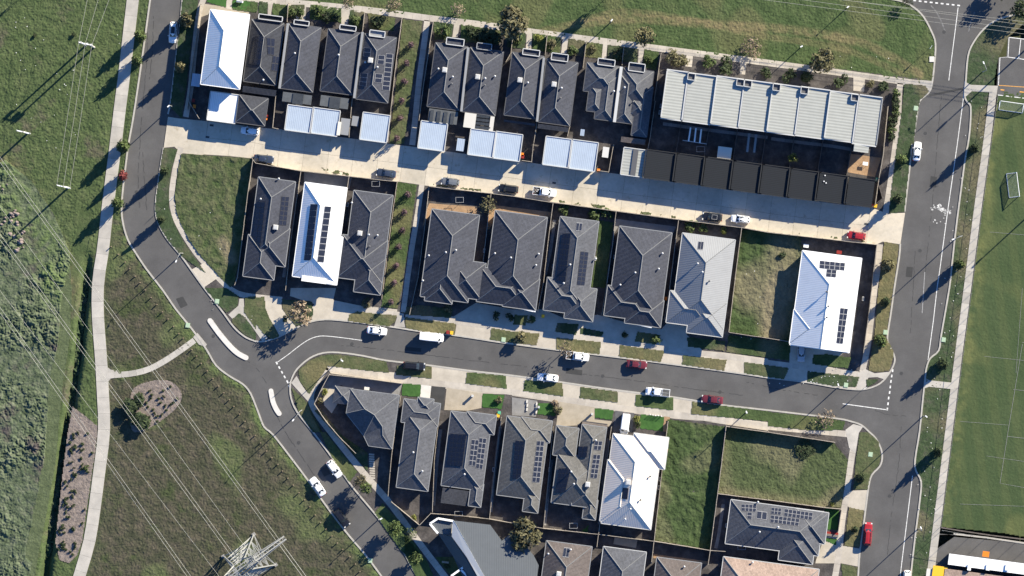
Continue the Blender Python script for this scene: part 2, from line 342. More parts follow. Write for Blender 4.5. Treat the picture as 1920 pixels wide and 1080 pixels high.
G = .2; GX0, GY0, GNX, GNY = -126.0, -74.0, 1261, 741
rng = np.random.default_rng(3)
fy = np.fft.fftfreq(GNY)[:, None]; fx = np.fft.fftfreq(GNX)[None, :]
def gnoise(sig, ax=1.0):
    w = rng.standard_normal((GNY, GNX)); s = sig/G
    f = np.real(np.fft.ifft2(np.fft.fft2(w)*np.exp(-2*(math.pi*s)**2*(fx**2*ax+fy**2/ax))))
    return np.clip(f/f.std()*.25+.5, 0, 1)
N_FINE, N_MED, N_BIG, N_LONG = gnoise(.13), gnoise(.42), gnoise(2.6), gnoise(1.1)
GXX = GX0+np.arange(GNX)*G; GYY = GY0+np.arange(GNY)*G
def inpoly(X, Y, poly):
    ins = np.zeros(X.shape, bool); n = len(poly)
    for i in range(n):
        x1, y1 = poly[i]; x2, y2 = poly[(i+1) % n]
        if y1 == y2: continue
        c = ((y1 > Y) != (y2 > Y)) & (X < (x2-x1)*(Y-y1)/(y2-y1)+x1); ins ^= c
    return ins
def linedist(X, Y, pts):
    d = np.full(X.shape, 1e9)
    for (ax, ay), (bx, by) in zip(pts, pts[1:]):
        vx, vy = bx-ax, by-ay; t = np.clip(((X-ax)*vx+(Y-ay)*vy)/(vx*vx+vy*vy+1e-9), 0, 1)
        d = np.minimum(d, np.hypot(X-ax-t*vx, Y-ay-t*vy))
    return d
def W2(pts): return [tuple(P(x, y)[:2]) for x, y in pts]
def grass(name, label, pts, z, amp, m, dry=None, shape=None, mix=(.5, .35, .15), cat='grass', kind='stuff', cut=()):
    poly = W2(pts); xs = [p[0] for p in poly]; ys = [p[1] for p in poly]
    i0 = max(int((min(xs)-GX0)/G), 0); i1 = min(int((max(xs)-GX0)/G)+2, GNX-1)
    j0 = max(int((min(ys)-GY0)/G), 0); j1 = min(int((max(ys)-GY0)/G)+2, GNY-1)
    X, Y = np.meshgrid(GXX[i0:i1+1], GYY[j0:j1+1])
    msk = inpoly(X[:-1, :-1]+G/2, Y[:-1, :-1]+G/2, poly)
    for c in cut: msk &= ~inpoly(X[:-1, :-1]+G/2, Y[:-1, :-1]+G/2, W2(c))
    sl = (slice(j0, j1+1), slice(i0, i1+1))
    h = mix[0]*N_FINE[sl]+mix[1]*N_MED[sl]+mix[2]*N_BIG[sl]
    a = amp(X, Y) if callable(amp) else amp
    Z = z+a*(h-.2)
    if shape is not None: Z = Z+shape(X, Y)
    D = np.clip(dry(X, Y, N_BIG[sl], N_MED[sl]), 0, 1) if dry else np.zeros_like(X)
    jj, ii = np.nonzero(msk); nx = X.shape[1]
    q = np.stack([jj*nx+ii, jj*nx+ii+1, (jj+1)*nx+ii+1, (jj+1)*nx+ii], 1)
    used, inv = np.unique(q, return_inverse=True); inv = inv.reshape(q.shape)
    me = bpy.data.meshes.new(name); nv, nf = len(used), len(q)
    co = np.stack([X.ravel()[used], Y.ravel()[used], Z.ravel()[used]], 1).astype(np.float32)
    me.vertices.add(nv); me.vertices.foreach_set('co', co.ravel())
    me.loops.add(nf*4); me.loops.foreach_set('vertex_index', inv.ravel().astype(np.int32))
    me.polygons.add(nf); me.polygons.foreach_set('loop_start', np.arange(0, nf*4, 4, dtype=np.int32))
    me.polygons.foreach_set('loop_total', np.full(nf, 4, np.int32))
    me.update(calc_edges=True); me.polygons.foreach_set('use_smooth', np.zeros(nf, bool))
    at = me.attributes.new('dry', 'FLOAT', 'POINT'); at.data.foreach_set('value', D.ravel()[used].astype(np.float32))
    me.materials.append(m); o = bpy.data.objects.new(name, me); COL.objects.link(o)
    return tag(o, label, cat if kind == 'stuff' else None, None, kind)

# ---- street edges (plan units)
LR_L = L('288,-30 283,-10 272,70 262,140 250,220 241,270 237,300 231,350 228,390 231,420 240,450 255,475 275,505 306,545 330,580 360,617 387,655 405,685 430,705 455,720 470,738 485,775 495,800 512,815 547,860 577,900 620,960 655,1005 685,1040 715,1080 745,1120')
LR_R1 = L('345,-30 343,-10 338,40 332,90 325,150 320,190 315,214')
LR_R2 = L('307,277 303,300 297,340 292,380 293,405 300,425 315,450 340,480 365,515 383,540 400,562 420,588 432,605 445,620 462,633 480,640')
ST_U = L('480,640 495,640 522,632 555,615 580,604 610,599 652,602 730,612 787,621 855,629 920,639 955,644 1045,656 1160,670 1277,685 1395,701 1440,708 1515,717 1560,725 1600,730 1625,729 1650,719 1667,700 1677,680 1676,665 1666,645 1664,630 1670,590 1677,540 1686,482 1688,457')
RR_L = L('1696,397 1705,320 1710,270 1714,250 1719,217 1724,190 1740,175 1747,160 1752,120 1754,82 1747,60 1732,32 1715,15 1697,5 1680,0 1640,-6 1560,-14')
ST_L = L('810,1112 777,1072 757,1035 730,997 702,962 675,930 655,905 622,857 587,810 557,772 546,747 544,725 547,710 557,692 580,672 605,662 635,661 680,667 725,676 805,685 880,695 960,704 1055,717 1160,732 1265,745 1352,759 1440,769 1565,784 1595,790 1615,797 1630,810 1642,822 1652,842 1654,860 1649,875 1635,890 1629,910 1624,947 1619,985 1612,1035 1609,1080 1606,1115')
RR_R = L('1960,22 1920,26 1897,29 1870,37 1845,54 1825,80 1815,105 1811,150 1809,180 1814,192 1820,200 1819,237 1815,270 1810,295 1800,370 1792,432 1785,495 1780,540 1775,540 1765,627 1760,657 1744,672 1737,690 1734,715 1730,752 1724,810 1722,812 1716,860 1717,882 1727,902 1725,935 1717,997 1709,1067 1705,1115')
RR_R = [p for p in RR_R if p not in ((1775, 540), (1722, 812))]
LR_L, LR_R1, LR_R2, ST_U, RR_L, ST_L, RR_R = [sm(e, 3) for e in (LR_L, LR_R1, LR_R2, ST_U, RR_L, ST_L, RR_R)]
def upto(e, f): return [p for p in e if f(p)]
stl_road, stl_street, stl_right = ST_L[:34], ST_L[33:88], ST_L[85:]
road_poly = LR_L+stl_road+[(520, 700), (482, 640)]+LR_R2[::-1]+[(313, 232)]+LR_R1[::-1]
sheet('road', road_poly, .004, M['asphalt'], 'grey asphalt road curving along the open field')
stu = [p for p in ST_U if p[1] > 595 and p[0] < 1640]
sheet('road', [(470, 636)]+stu+[(1690, 720), (1680, 810)]+stl_street[::-1]+[(500, 720)], .008, M['asphalt'], 'grey asphalt side street between the two house rows')
stu_r = [p for p in ST_U if p[0] > 1600 and p[1] < 731]
sheet('road', [(1590, 800)]+stl_right+RR_R[::-1]+[(1960, -60), (1560, -60)]+RR_L[::-1]+[(1692, 420)]+stu_r[::-1]+[(1590, 735)], .012, M['asphalt'], 'wide grey asphalt road beside the sports field')

# ---- blocks inside the streets: raised yard ground
PATH_TOP = L('440,-8 485,-2 560,5 655,14 730,23 795,32 910,46 985,57 1060,67 1160,80 1235,90 1335,103 1440,117 1565,134 1665,148 1740,158')
LANE_U = L('315,219 335,222 386,227 445,234 480,238 530,244 630,256 677,262 722,269 782,276 835,283 877,290 925,295 960,300 1020,309 1115,320 1162,327 1210,333 1320,348 1425,363 1530,377 1582,384 1635,389 1662,400 1696,399')
LANE_D = L('1687,457 1655,453 1642,459 1440,435 1390,426 1272,411 1155,395 1037,379 960,367 805,349 745,340 655,330 565,320 480,306 472,295 340,287 327,275 307,277')
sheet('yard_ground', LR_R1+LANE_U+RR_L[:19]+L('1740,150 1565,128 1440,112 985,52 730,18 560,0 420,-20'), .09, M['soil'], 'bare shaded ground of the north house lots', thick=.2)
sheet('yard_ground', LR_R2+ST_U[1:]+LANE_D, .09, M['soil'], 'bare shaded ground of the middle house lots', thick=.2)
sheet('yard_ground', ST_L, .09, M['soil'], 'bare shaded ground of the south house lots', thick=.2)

# ---- kerbs
def strip(name, pts, w, z0, z1, m, label=None, kind='structure', parent=None):
    a = offs(pts, w/2); b = offs(pts, -w/2); mb = MB()
    for i in range(len(pts)-1): mb.prism([P(*a[i])[:2], P(*a[i+1])[:2], P(*b[i+1])[:2], P(*b[i])[:2]], z0, z1)
    return tag(mb.build(name, m, parent), label, None, None, kind)
for e, w in ((LR_L, 'field side of the curving road'), (LR_R1, 'road beside the white two-storey house'), (LR_R2+ST_U, 'middle house block'), (RR_L, 'top corner of the wide road'), (ST_L, 'south house block'), (RR_R, 'sports field side of the wide road')):
    strip('kerb', e, 3.0, -.1, .15, M['kerb'], 'pale concrete kerb along the '+w)

# ---- lane of concrete panels
def side_at(edge, t):
    seg = [math.hypot(b[0]-a[0], b[1]-a[1]) for a, b in zip(edge, edge[1:])]; tot = sum(seg); d = t*tot
    for (a, b), s in zip(zip(edge, edge[1:]), seg):
        if d <= s: return (a[0]+(b[0]-a[0])*d/s, a[1]+(b[1]-a[1])*d/s)
        d -= s
    return edge[-1]
lane = empty('lane', (0, 0, 0), 'pale concrete service lane between the house rows', kind='structure')
lu = LANE_U[2:-2]; ld = LANE_D[::-1][2:-2]
def xat(edge, x):
    for a, b in zip(edge, edge[1:]):
        if a[0] <= x <= b[0] and b[0] > a[0]: return a[1]+(b[1]-a[1])*(x-a[0])/(b[0]-a[0])
    return edge[-1][1]
xs = [386]+[386+i*46 for i in range(1, 28)]
def panel(parent, pts, z0, z1, m, name='concrete_panel'):
    mb = MB(); mb.prism([P(*p)[:2] for p in pts], z0, z1); return mb.build(name, m, parent)
lin = sorted(LANE_D, key=lambda p: p[0])
lin = [p for p in lin if p[0] > 330]
for x0, x1 in zip(xs, xs[1:]):
    s0, s1 = -4.5, 4.5
    u = [(x0+s1+.15, xat(LANE_U, x0+s1)), (x1+s1-.15, xat(LANE_U, x1+s1))]
    d = [(x0+s0+.15, xat(lin, x0+s0)), (x1+s0-.15, xat(lin, x1+s0))]
    mid = [tuple((u[i][k]+d[i][k])/2 for k in (0, 1)) for i in (0, 1)]
    panel(lane, [u[0], u[1], (mid[1][0], mid[1][1]-.15), (mid[0][0], mid[0][1]-.15)], 0, .104, M['lane'])
    panel(lane, [(mid[0][0], mid[0][1]+.15), (mid[1][0], mid[1][1]+.15), d[1], d[0]], 0, .104, M['lane'])
panel(lane, L('315,219 335,222 390,227.5 381.6,291 340,287 327,275 307,277'), 0, .108, M['lane'])
panel(lane, L('1632.8,388.5 1662,400 1697,399 1688,458 1655,453 1642,459 1623.6,457'), 0, .108, M['lane'])

# ---- footpaths of slabs
def slab_path(label, pts, w, step, m, z=.13, name='footpath', smooth=3):
    pts = resample(sm(pts, smooth) if smooth > 1 else pts, step); r = empty(name, (0, 0, 0), label, kind='structure')
    a = offs(pts, w/2); b = offs(pts, -w/2)
    for i in range(len(pts)-1):
        lerp = lambda p, q, t: (p[0]+(q[0]-p[0])*t, p[1]+(q[1]-p[1])*t)
        g = .12/step
        panel(r, [lerp(a[i], a[i+1], g), lerp(a[i], a[i+1], 1-g), lerp(b[i], b[i+1], 1-g), lerp(b[i], b[i+1], g)], -.05, z, m, 'slab')
    return r
SHARED = L('252,-30 249,0 241,70 233,140 224,210 217,270 208,340 200,405 193,470 185,520 183,560 184,600 187,640 190,680 193,740 195,775 195,810 191,850 188,870 183,910 175,970 167,1018 149,1080 138,1115')
slab_path('long pale shared path curving through the open field', SHARED, 22.5, 30, M['path_pale'], .12)
BRANCH = L('200,705 212,703.5 225,702.5 250,700 280,692 310,676 340,656 366,637')
slab_path('narrow pale path branching from the shared path to the road', BRANCH, 11, 14, M['path_pale'], .125)
sheet('path_apron', L('362,632 370,624 388,646 385,650 373,646'), .13, M['path_pale'], 'pale kerb ramp where the branch path meets the road')
sheet('path_apron', T(0, 2, '800,590 830,612 880,620 880,662 835,672 815,700 795,720 795,590'), .117, M['path_pale'], 'flared joint of the branch path and shared path')
slab_path('footpath along the top of the north houses', [(x, y+1) for x, y in PATH_TOP], 12, 16, M['path'])
slab_path('footpath beside the long row of pale townhouses', L('1688,156 1686,170 1683,240 1678,280 1670,340 1662,390 1660,402'), 11.5, 14, M['path'])
slab_path('footpath beside the white corner house', L('1650,458 1645,510 1640,540 1633,600 1626,655 1616,700'), 11, 14, M['path'])
slab_path('footpath along the north side of the street', L('660,582 745,589 850,603 960,617 1060,630 1125,638 1200,648 1317,662 1435,679 1550,694 1622,703'), 9.5, 13, M['path'])
slab_path('footpath along the south side of the street', L('612,688 640,694 745,710 850,722 960,735 1047,747 1160,765 1265,777 1360,788 1440,800 1527,808 1590,814'), 11.5, 14, M['path'])
slab_path('footpath round the southeast corner lot', L('1605,808 1598,850 1593,885 1587,930 1580,970 1573,1035 1566,1080 1560,1112'), 11.5, 14, M['path'])
slab_path('footpath running down beside the curving road', L('612,688 596,712 582,742 592,772 622,812 655,854 687,893 730,942 767,992 805,1043 832,1078 852,1104'), 12, 14, M['path'])
slab_path('footpath beside the overgrown corner lot', L('340,276 334,296 327,325 322,365 325,395 333,418 350,448 372,480 396,506 418,530 436,545 455,553 490,558 530,562'), 10.5, 14, M['path'])
slab_path('footpath beside the white two-storey house', L('388,-14 374,20 365,90 357,170 348,221'), 10.5, 14, M['path'])
slab_path('path up the upper planted corridor', L('801,38 794,90 786,150 780,210 773,272'), 11, 14, M['path'])
slab_path('path down the lower planted corridor', L('791,346 783,400 773,460 763,530 756,585 751,608'), 10, 14, M['path'])
slab_path('footpath along the edge of the sports field', L('1862,172 1850,270 1832,400 1814,540 1796,675 1779,810 1761,950 1748,1050 1740,1115'), 14, 20, M['path_pale'])
for n, pts in (('kerb ramp opposite the upper sports field', '1811,154 1820,159 1871,161 1869,174 1822,171 1810,182'), ('kerb ramp opposite the side street', '1735,709 1742,713 1790,718 1788,730 1742,725 1733,728'),
               ('kerb ramp at the top street corner', '1725,150 1749,152 1745,172 1738,170 1725,163'), ('kerb ramp at the lower street corner', '1585,806 1600,795 1618,800 1610,812 1604,850 1592,840'),
               ('kerb ramp at the corner by the white house', '1608,700 1622,692 1640,700 1668,697 1660,712 1645,707 1628,708 1622,729 1606,729'),
               ('kerb ramp at the western street corner', '546,718 556,705 568,725 582,744 577,752'), ('kerb ramp beside the median island', '428,590 437,582 447,573 449,560 457,560 458,575 480,600 502,634 492,640 468,606 448,588 438,600'),
               ('short ramp between the street and corridor path', '739,612 744,596 748,586 758,588 757,600 760,614')):
    sheet('ramp', L(pts), .138, M['path_pale'], 'pale concrete '+n)

# ---- concrete and paving areas (driveways, courts, patios)
def pave(label, pts, m='concrete', z=.126, name='driveway'): sheet(name, pts, z, M[m], label)
pave('dark shaded driveway apron beside the overgrown corner lot', T(0, 1, '1440,940 1535,890 1640,1000 1530,1075'), 'concrete', .134)
pave('pale curved driveway of the western house with charcoal roof', T(1, 2, '70,60 185,80 195,150 240,225 300,270 290,305 180,365 150,310 100,225 70,150'), 'concrete')
pave('wide pale driveway before the white hip-roofed house', T(1, 2, '260,0 600,0 580,90 770,130 885,150 880,190 770,170 700,200 690,248 520,238 400,258 370,210 440,120 255,60'), 'concrete')
pave('narrow concrete strip between hip house and corridor path', T(1, 2, '770,130 1060,160 1055,200 880,185'), 'concrete', .122)
pave('broad concrete frontage of the twin charcoal houses', T(1, 2, '1120,170 1330,190 1480,215 1650,110 1920,160 1920,400 1755,392 1490,355 1505,265 1115,215'), 'concrete', .122)
pave('shaded concrete frontage west of the middle driveway', T(2, 2, '0,160 240,160 420,240 640,200 700,215 860,260 1120,310 1160,265 1310,285 1310,350 1430,470 1600,485 1920,530 1920,660 1740,645 1270,580 1000,545 800,520 340,465 0,415'), 'concrete', .122)
pave('driveway of the white house with a car parked in it', T(3, 2, '165,400 410,445 560,490 450,590 700,640 660,760 300,708 130,690 0,680 0,540 160,560'), 'concrete', .122)
pave('wide concrete footway along the south side of the street', T(1, 2, '530,585 1100,640 1320,590 1920,655 1920,800 1690,790 1100,715 560,640')+[], 'concrete', .118)
pave('concrete footway in front of the south houses', [(960, 704), (1055, 717), (1160, 732), (1265, 745), (1352, 760), (1345, 792), (1265, 785), (1160, 772), (1047, 755), (960, 742)], 'concrete', .118)
pave('thin concrete footway before the two vacant lots', T(2, 2, '1345,940 1920,1005 1920,1070 1345,985'), 'concrete', .118)
pave('concrete verge crossing at the southeast corner', T(3, 3, '620,440 745,435 735,590 710,590 610,565 570,540'), 'concrete', .122)
pave('pale driveway of the southeast corner house', T(3, 3, '430,770 530,780 515,850 575,855 690,875 680,1010 550,985 500,985 355,985 360,960'), 'concrete', .122)
pave('dark asphalt driveway between the south houses', T(1, 2, '1315,735 1422,745 1405,915 1305,905'), 'asphalt_new')
pave('pale concrete strip beside the dark driveway', T(1, 2, '1240,725 1315,735 1305,830 1230,815'), 'pale_conc')
pave('wide beige driveway of the third south house', T(1, 2, '1430,748 1700,790 1690,900 1590,920 1412,915'), 'aggregate')
pave('grey driveway of the fourth south house', T(2, 2, '0,820 190,845 180,965 0,955')+[], 'greypave')
pave('beige driveway of the fifth south house', T(2, 2, '355,850 620,895 620,985 750,1000 730,1040 520,1000 500,1030 330,1040'), 'aggregate')
pave('dark driveway with a white van parked in it', T(2, 2, '775,918 918,935 900,1080 755,1080'), 'darkpave')
pave('brown garden strip beside the vacant lot', T(2, 2, '1142,962 1185,968 1165,1080 1130,1075'), 'orange_soil')
pave('grey paved court behind the corner house', L('590,757 617,703 755,718 748,742 657,732 640,722 612,735'), 'greypave', .10, 'patio')
pave('pale patio behind the white hip-roofed house', L('570,322 660,332 655,354 645,352 570,342'), 'greypave', .10, 'patio')
pave('orange dirt court behind the twin charcoal houses', T(1, 1, '1300,445 1640,470 1700,540 1330,490 1250,620 1270,520'), 'orange_soil', .10, 'patio')
pave('orange dirt strip between the twin charcoal houses', T(1, 1, '1750,490 1830,500 1750,640 1735,640'), 'orange_soil', .10, 'patio')
pave('paved strip behind the house with a wide charcoal roof', L('1152,410 1268,425 1262,437 1160,424 1150,440'), 'greypave', .10, 'patio')
pave('narrow sunlit strip behind the eastern twin house', L('921,384 1035,398 1030,408 925,393'), 'orange_soil', .10, 'patio')
pave('brown dirt yard behind the last townhouse', L('1592,288 1652,296 1640,332 1590,323'), 'orange_soil', .10, 'patio')
pave('pale court behind the white metal house of the bottom row', T(2, 3, '770,790 940,810 930,870 760,840'), 'aggregate', .10, 'patio')
pave('orange strip behind a brown roof at the bottom', T(2, 3, '1060,915 1470,970 1470,995 1060,945'), 'orange_soil', .10, 'patio')
pave('pale side court beside the corner house', L('606,748 618,727 642,727 636,752 622,775 608,760'), 'concrete', .112, 'patio')
pave('beige court at the top west corner', T(0, 0, '1500,60 1540,30 1870,75 1865,110 1580,75 1560,110 1500,130'), 'aggregate', .10, 'patio')
for i, s in enumerate(('550,0 575,2 572,40 556,38', '640,14 658,16 650,52 640,45', '852,42 862,44 858,70 848,70', '988,58 998,60 996,92 986,92', '1056,66 1066,68 1062,100 1052,100', '1131,80 1139,82 1136,112 1128,110', '1198,90 1208,92 1203,120 1196,118',
                       '1288,98 1300,100 1297,126 1284,124', '1388,112 1400,114 1397,140 1387,139', '1600,142 1622,145 1620,172 1600,170', '425,-4 436,-3 434,18 424,16', '503,2 512,4 508,28 502,27')):
    pave('short garden path leading to the houses from the top footpath', L(s), 'path', .128, 'garden_path')
# road islands
def island(label, pts, w):
    c = sm(pts, 4); a = offs(c, w/2); b = offs(c, -w/2)
    def cap(p, q, n=6):
        cx, cy = (p[0]+q[0])/2, (p[1]+q[1])/2; r = math.hypot(p[0]-cx, p[1]-cy); a0 = math.atan2(p[1]-cy, p[0]-cx)
        return [(cx+r*math.cos(a0-math.pi*k/n), cy+r*math.sin(a0-math.pi*k/n)) for k in range(1, n)]
    poly = a+cap(a[-1], b[-1])+b[::-1]+cap(b[0], a[0])
    mb = MB(); mb.prism([P(*p)[:2] for p in poly], 0, .16)
    return thing_mesh(mb, 'traffic_island', M['pale_conc'], label, 'traffic island')
island('long slim concrete median on the bend of the road', T(0, 2, '1575,245 1640,335 1715,425 1780,487 1845,523'), 9.5)
island('shorter slim concrete median below the street junction', T(1, 2, '112,772 127,850 150,905 174,942'), 9)

# ---- painted markings
MARKS = empty('road_markings', (0, 0, 0), 'white painted lines and dashes on the roads', kind='structure')
def line(pts, w=1.2, m='line', z=.020, name='painted_line'):
    a = offs(pts, w/2); b = offs(pts, -w/2); mb = MB()
    for i in range(len(pts)-1): mb.quad([P(*a[i], z), P(*b[i], z), P(*b[i+1], z), P(*a[i+1], z)])
    o = mb.build(name, M[m], MARKS)
    return o
def dash(p, d, l=5.2, w=2.6, z=.020): line([(p[0]-d[0]*l/2, p[1]-d[1]*l/2), (p[0]+d[0]*l/2, p[1]+d[1]*l/2)], w, 'line', z, 'dash')
for i in range(9): dash((1715+i*10.3, 1+i*1.15), (.99, .11))
line(L('1796.5,14 1779,151'), 1.3)
line(L('1809,152 1806,187 1795,270 1777,395 1762,507 1757,540 1750,602 1740,675'), 1.3)
line(L('1711,892 1690,1062 1686,1100'), 1.3); line(L('1734,510 1729,587'), 1.3, 'worn_line')
for x, y in T(3, 2, '935,620 928,660 922,700 917,742 912,783 905,825 900,868 895,908'): dash((x, y), (-.12, .99))
line(L('1580,757 1664,768.5'), 1.5)
line(sm(T(1, 2, '155,560 240,500 330,430 400,385 460,364 520,360 640,372 795,393'), 4), 1.2)
for x, y in T(1, 2, '155,563 175,597 195,632 215,667 235,702 250,738'): dash((x, y), (.48, .88))
line(sm(T(3, 0, '1222,40 1265,95 1300,160 1328,235'), 3), 2.4, 'skid', .016, 'tyre_scuff'); line(sm(T(3, 0, '1550,90 1525,150 1505,240'), 3), 2.2, 'skid', .016, 'tyre_scuff')
mb = MB(); rs = random.Random(8)
for k in range(46):
    t = rs.random(); x = 1226+t*150+rs.gauss(0, 7); y = 492-30*math.sin(min(t*1.5, 1)*3.14)+t*22+rs.gauss(0, 9)
    if k % 6 == 0: x, y = rs.uniform(1240, 1330), rs.uniform(500, 600)
    c = P(1440+x/4, 270+y/4); r = rs.uniform(.12, .42)*(1.5 if .3 < t < .65 and k % 6 else .7); a0 = rs.uniform(0, 6)
    mb.quad([(c.x+r*rs.uniform(.6, 1.3)*math.cos(a0+q*1.047), c.y+r*rs.uniform(.5, 1.0)*math.sin(a0+q*1.047), .018+k*.0001) for q in range(6)])
tag(mb.build('paint_spill', M['spill']), 'white splash of spilt paint on the wide road', None, None, 'structure')
for l, pts in (('patched dark asphalt joint across the wide road', '1742,177 1811,163 1812,167 1743,181'),):
    mb = MB(); mb.quad([P(*p, .016) for p in L(pts)]); tag(mb.build('asphalt_patch', M['asphalt_new']), l, None, None, 'structure')

# ---- fields
FIELD = [(-48, -48)]+LR_L+[(745, 1140), (-48, 1140)]
mown = W2(sm(L('160,400 150,470 128,560 122,640 108,720 100,800 96,860 84,930 70,1000 62,1040'), 3))
ditch = W2(sm(L('166,470 160,540 152,600 147,660 138,720 128,790 118,850 108,920 98,980 90,1040 84,1090'), 3))
shp = W2(sm(SHARED, 2))
rough_poly = W2(L('-48,330 10,300 60,340 100,400 130,470 135,560 122,640 110,720 102,800 92,880 78,960 60,1060 50,1140 -48,1140'))
olive_poly = W2(L('206,430 300,545 395,690 480,770 560,890 720,1120 150,1130 190,930 206,820 200,700'))
bright = W2(sm(L('0,330 20,350 60,420 90,480 110,540'), 3))
def gridpick(A, X, Y): return A[np.clip(((Y-GY0)/G+.5).astype(int), 0, GNY-1), np.clip(((X-GX0)/G+.5).astype(int), 0, GNX-1)]
def field_amp(X, Y):
    r = inpoly(X, Y, rough_poly); d = linedist(X, Y, shp)
    a = np.where(r, .35+1.0*np.clip(gridpick(N_BIG, X, Y)*1.7-.35, 0, 1), .26); a = np.where(linedist(X, Y, mown) < 1.6, .10, a)
    return a*np.clip((d-1.35)/.8, .25, 1)
def field_dry(X, Y, nb, nm):
    d = np.clip(1.5-linedist(X, Y, bright)*.25, 0, .8)*nm
    return d
def field_shape(X, Y):
    d = linedist(X, Y, ditch); e = linedist(X, Y, shp)
    yy = np.clip((P(0, 470)[1]-Y)/8, 0, 1)
    return -2.3*yy*np.exp(-(d/1.0)**2)*np.clip((e-1.3)/1.0, 0, 1)
olive_px = L('206,430 212,420 231,425 240,452 275,507 306,547 360,619 387,657 405,687 430,707 455,722 470,740 485,777 495,802 547,862 577,902 620,962 655,1007 685,1042 715,1082 740,1122 130,1122 149,1080 167,1018 183,910 195,810 190,680 183,560 193,470')
grass('field_grass', 'long rough green grass of the open field beside the path', FIELD, -.02, field_amp, M['grass_field'], field_dry, field_shape, cut=(olive_px, L('-48,330 10,300 60,340 100,400 130,470 135,560 122,640 110,720 102,800 92,880 78,960 60,1060 50,1140 -48,1140')))
grass('rough_grass', 'tussocky weeds and rough grass at the western edge', L('-48,330 10,300 60,340 100,400 130,470 135,560 122,640 110,720 102,800 92,880 78,960 60,1060 50,1140 -48,1140'), -.02, field_amp, M['grass_rough'], field_dry, None, (.34, .50, .16))
grass('olive_grass', 'dull olive grass between the shared path and the road', olive_px, -.02, lambda X, Y: .24*np.clip((linedist(X, Y, shp)-1.35)/.8, .25, 1), M['grass_olive'],
      lambda X, Y, nb, nm: .75*np.exp(-(linedist(X, Y, W2(LR_L))/1.9)**2)*nm*1.8+.6*np.exp(-(linedist(X, Y, W2(SHARED))/2.4)**2)*nm+np.clip((nb-.66)*2.5, 0, .5))
grass('ditch_reeds', 'dark rushes growing along the ditch beside the long mulch bed', offs(sm(L('164,490 158,545 150,605 145,665 136,725 126,795 116,855 106,925 96,985 88,1045'), 3), 7)+offs(sm(L('164,490 158,545 150,605 145,665 136,725 126,795 116,855 106,925 96,985 88,1045'), 3), -7)[::-1], -1.7, 1.5, M['grass_thin'], None, None, (.4, .5, .1), 'rushes')
ms = sm(L('112,480 118,520 122,560 118,640 106,720 98,800 93,860 81,930 68,1000 60,1040 52,1090'), 4)
grass('mown_strip', 'pale green mown strip between rough weeds and the ditch', offs(ms, 13)+offs(ms, -12)[::-1], .06, .12, M['grass_strip'])
track = W2(sm(L('985,70 1060,50 1160,36 1240,38 1340,46 1440,52 1540,64 1620,82 1680,112 1725,140'), 3)); track2 = W2(sm(L('1090,40 1170,22 1300,38 1420,66 1520,80 1600,98 1700,142'), 3))
TOPF = PATH_TOP[1:]+[(1749, 150)]+[p for p in RR_L if p[1] < 150]+[(1560, -48), (470, -48)]
def top_dry(X, Y, nb, nm):
    return np.clip(1.1-linedist(X, Y, track)*.8, 0, .6)*(.45+nm)+np.clip(.9-linedist(X, Y, track2)*.9, 0, .40)*(.5+nm)+np.clip((nb-.60)*1.8, 0, .30)
grass('reserve_grass', 'green reserve grass with worn straw coloured tracks above the houses', TOPF, .03, .20, M['grass_lush'], top_dry)
grass('sports_turf', 'striped mown turf of the sports field', L('1872,172 1960,176 1960,1014 1885,1000 1830,994 1790,990 1765,988 1771,940 1787,815 1804,680 1822,545 1840,405 1858,275'), .03, .07, M['grass_sport'],
      lambda X, Y, nb, nm: np.clip(.3*(np.sin((X*.99+Y*.13)*1.35)), 0, .16)+np.clip((nb-.6)*2, 0, .5)+np.clip(.6-.3*linedist(X, Y, W2(L('1866,200 1850,400 1815,680 1785,900 1772,990'))), 0, .6)*nm*1.4)
def verge(label, pts, m='grass_verge', z=.15, amp=.10, dry=None, mix=(.5, .35, .15)):
    grass('verge_grass', label, pts, z, amp, M[m], dry or (lambda X, Y, nb, nm: np.clip((nb-.5)*1.6, 0, .55)), None, mix)
verge('grass verge between the road and the white two-storey house', LR_R1[:-2]+L('341,222 351,150 359,80 372,0 378,-30'), 'grass_thin')
verge('weedy verge outside the overgrown corner lot', LR_R2[:22]+L('386,512 366,484 344,452 327,420 317,390 316,360 321,320 328,296 333,279'), 'grass_thin')
verge('narrow weedy verge by the house with charcoal tiled roof', T(0, 2, '1535,0 1700,0 1790,60 1780,140 1700,185 1640,130'), 'grass_thin')
verge('triangle of grass beside the long median island', T(0, 2, '1795,190 1840,220 1920,340 1920,395 1830,350 1740,260 1740,235'), 'grass_thin')
verge('front lawn strip of the western charcoal house', T(0, 2, '1840,70 1920,60 1920,310 1830,180')+T(1, 2, '0,60 60,80 100,225 150,310 180,365 110,390 40,320')[0:0], 'grass_verge')
verge('lawn wedge beside the curved driveway', T(1, 2, '0,70 65,65 70,150 100,225 150,310 175,365 120,385 60,345 0,270'), 'grass_verge')
verge('small shaded lawn inside the curved driveway', T(1, 2, '195,85 420,100 430,200 390,258 300,285 240,215 200,160'), 'grass_thin')
verge('grass verge in front of the charcoal hip house', T(1, 2, '700,200 760,175 880,190 1055,205 1045,250 1000,288 690,248'), 'grass_verge')
verge('sunlit grass verge beside the parked white van', T(1, 2, '1118,218 1500,268 1490,352 1240,322 1125,300'), 'grass_verge', dry=lambda X, Y, nb, nm: .35+.3*nm)
verge('shaded grass verge before the twin houses', T(1, 2, '1765,300 1920,325')+T(2, 2, '208,342 182,430 0,410')+T(1, 2, '1755,388'), 'grass_verge')
verge('grass verge beside the white pickup truck', T(2, 2, '332,372 668,405 655,498 330,458'), 'grass_verge', dry=lambda X, Y, nb, nm: .25+.3*nm)
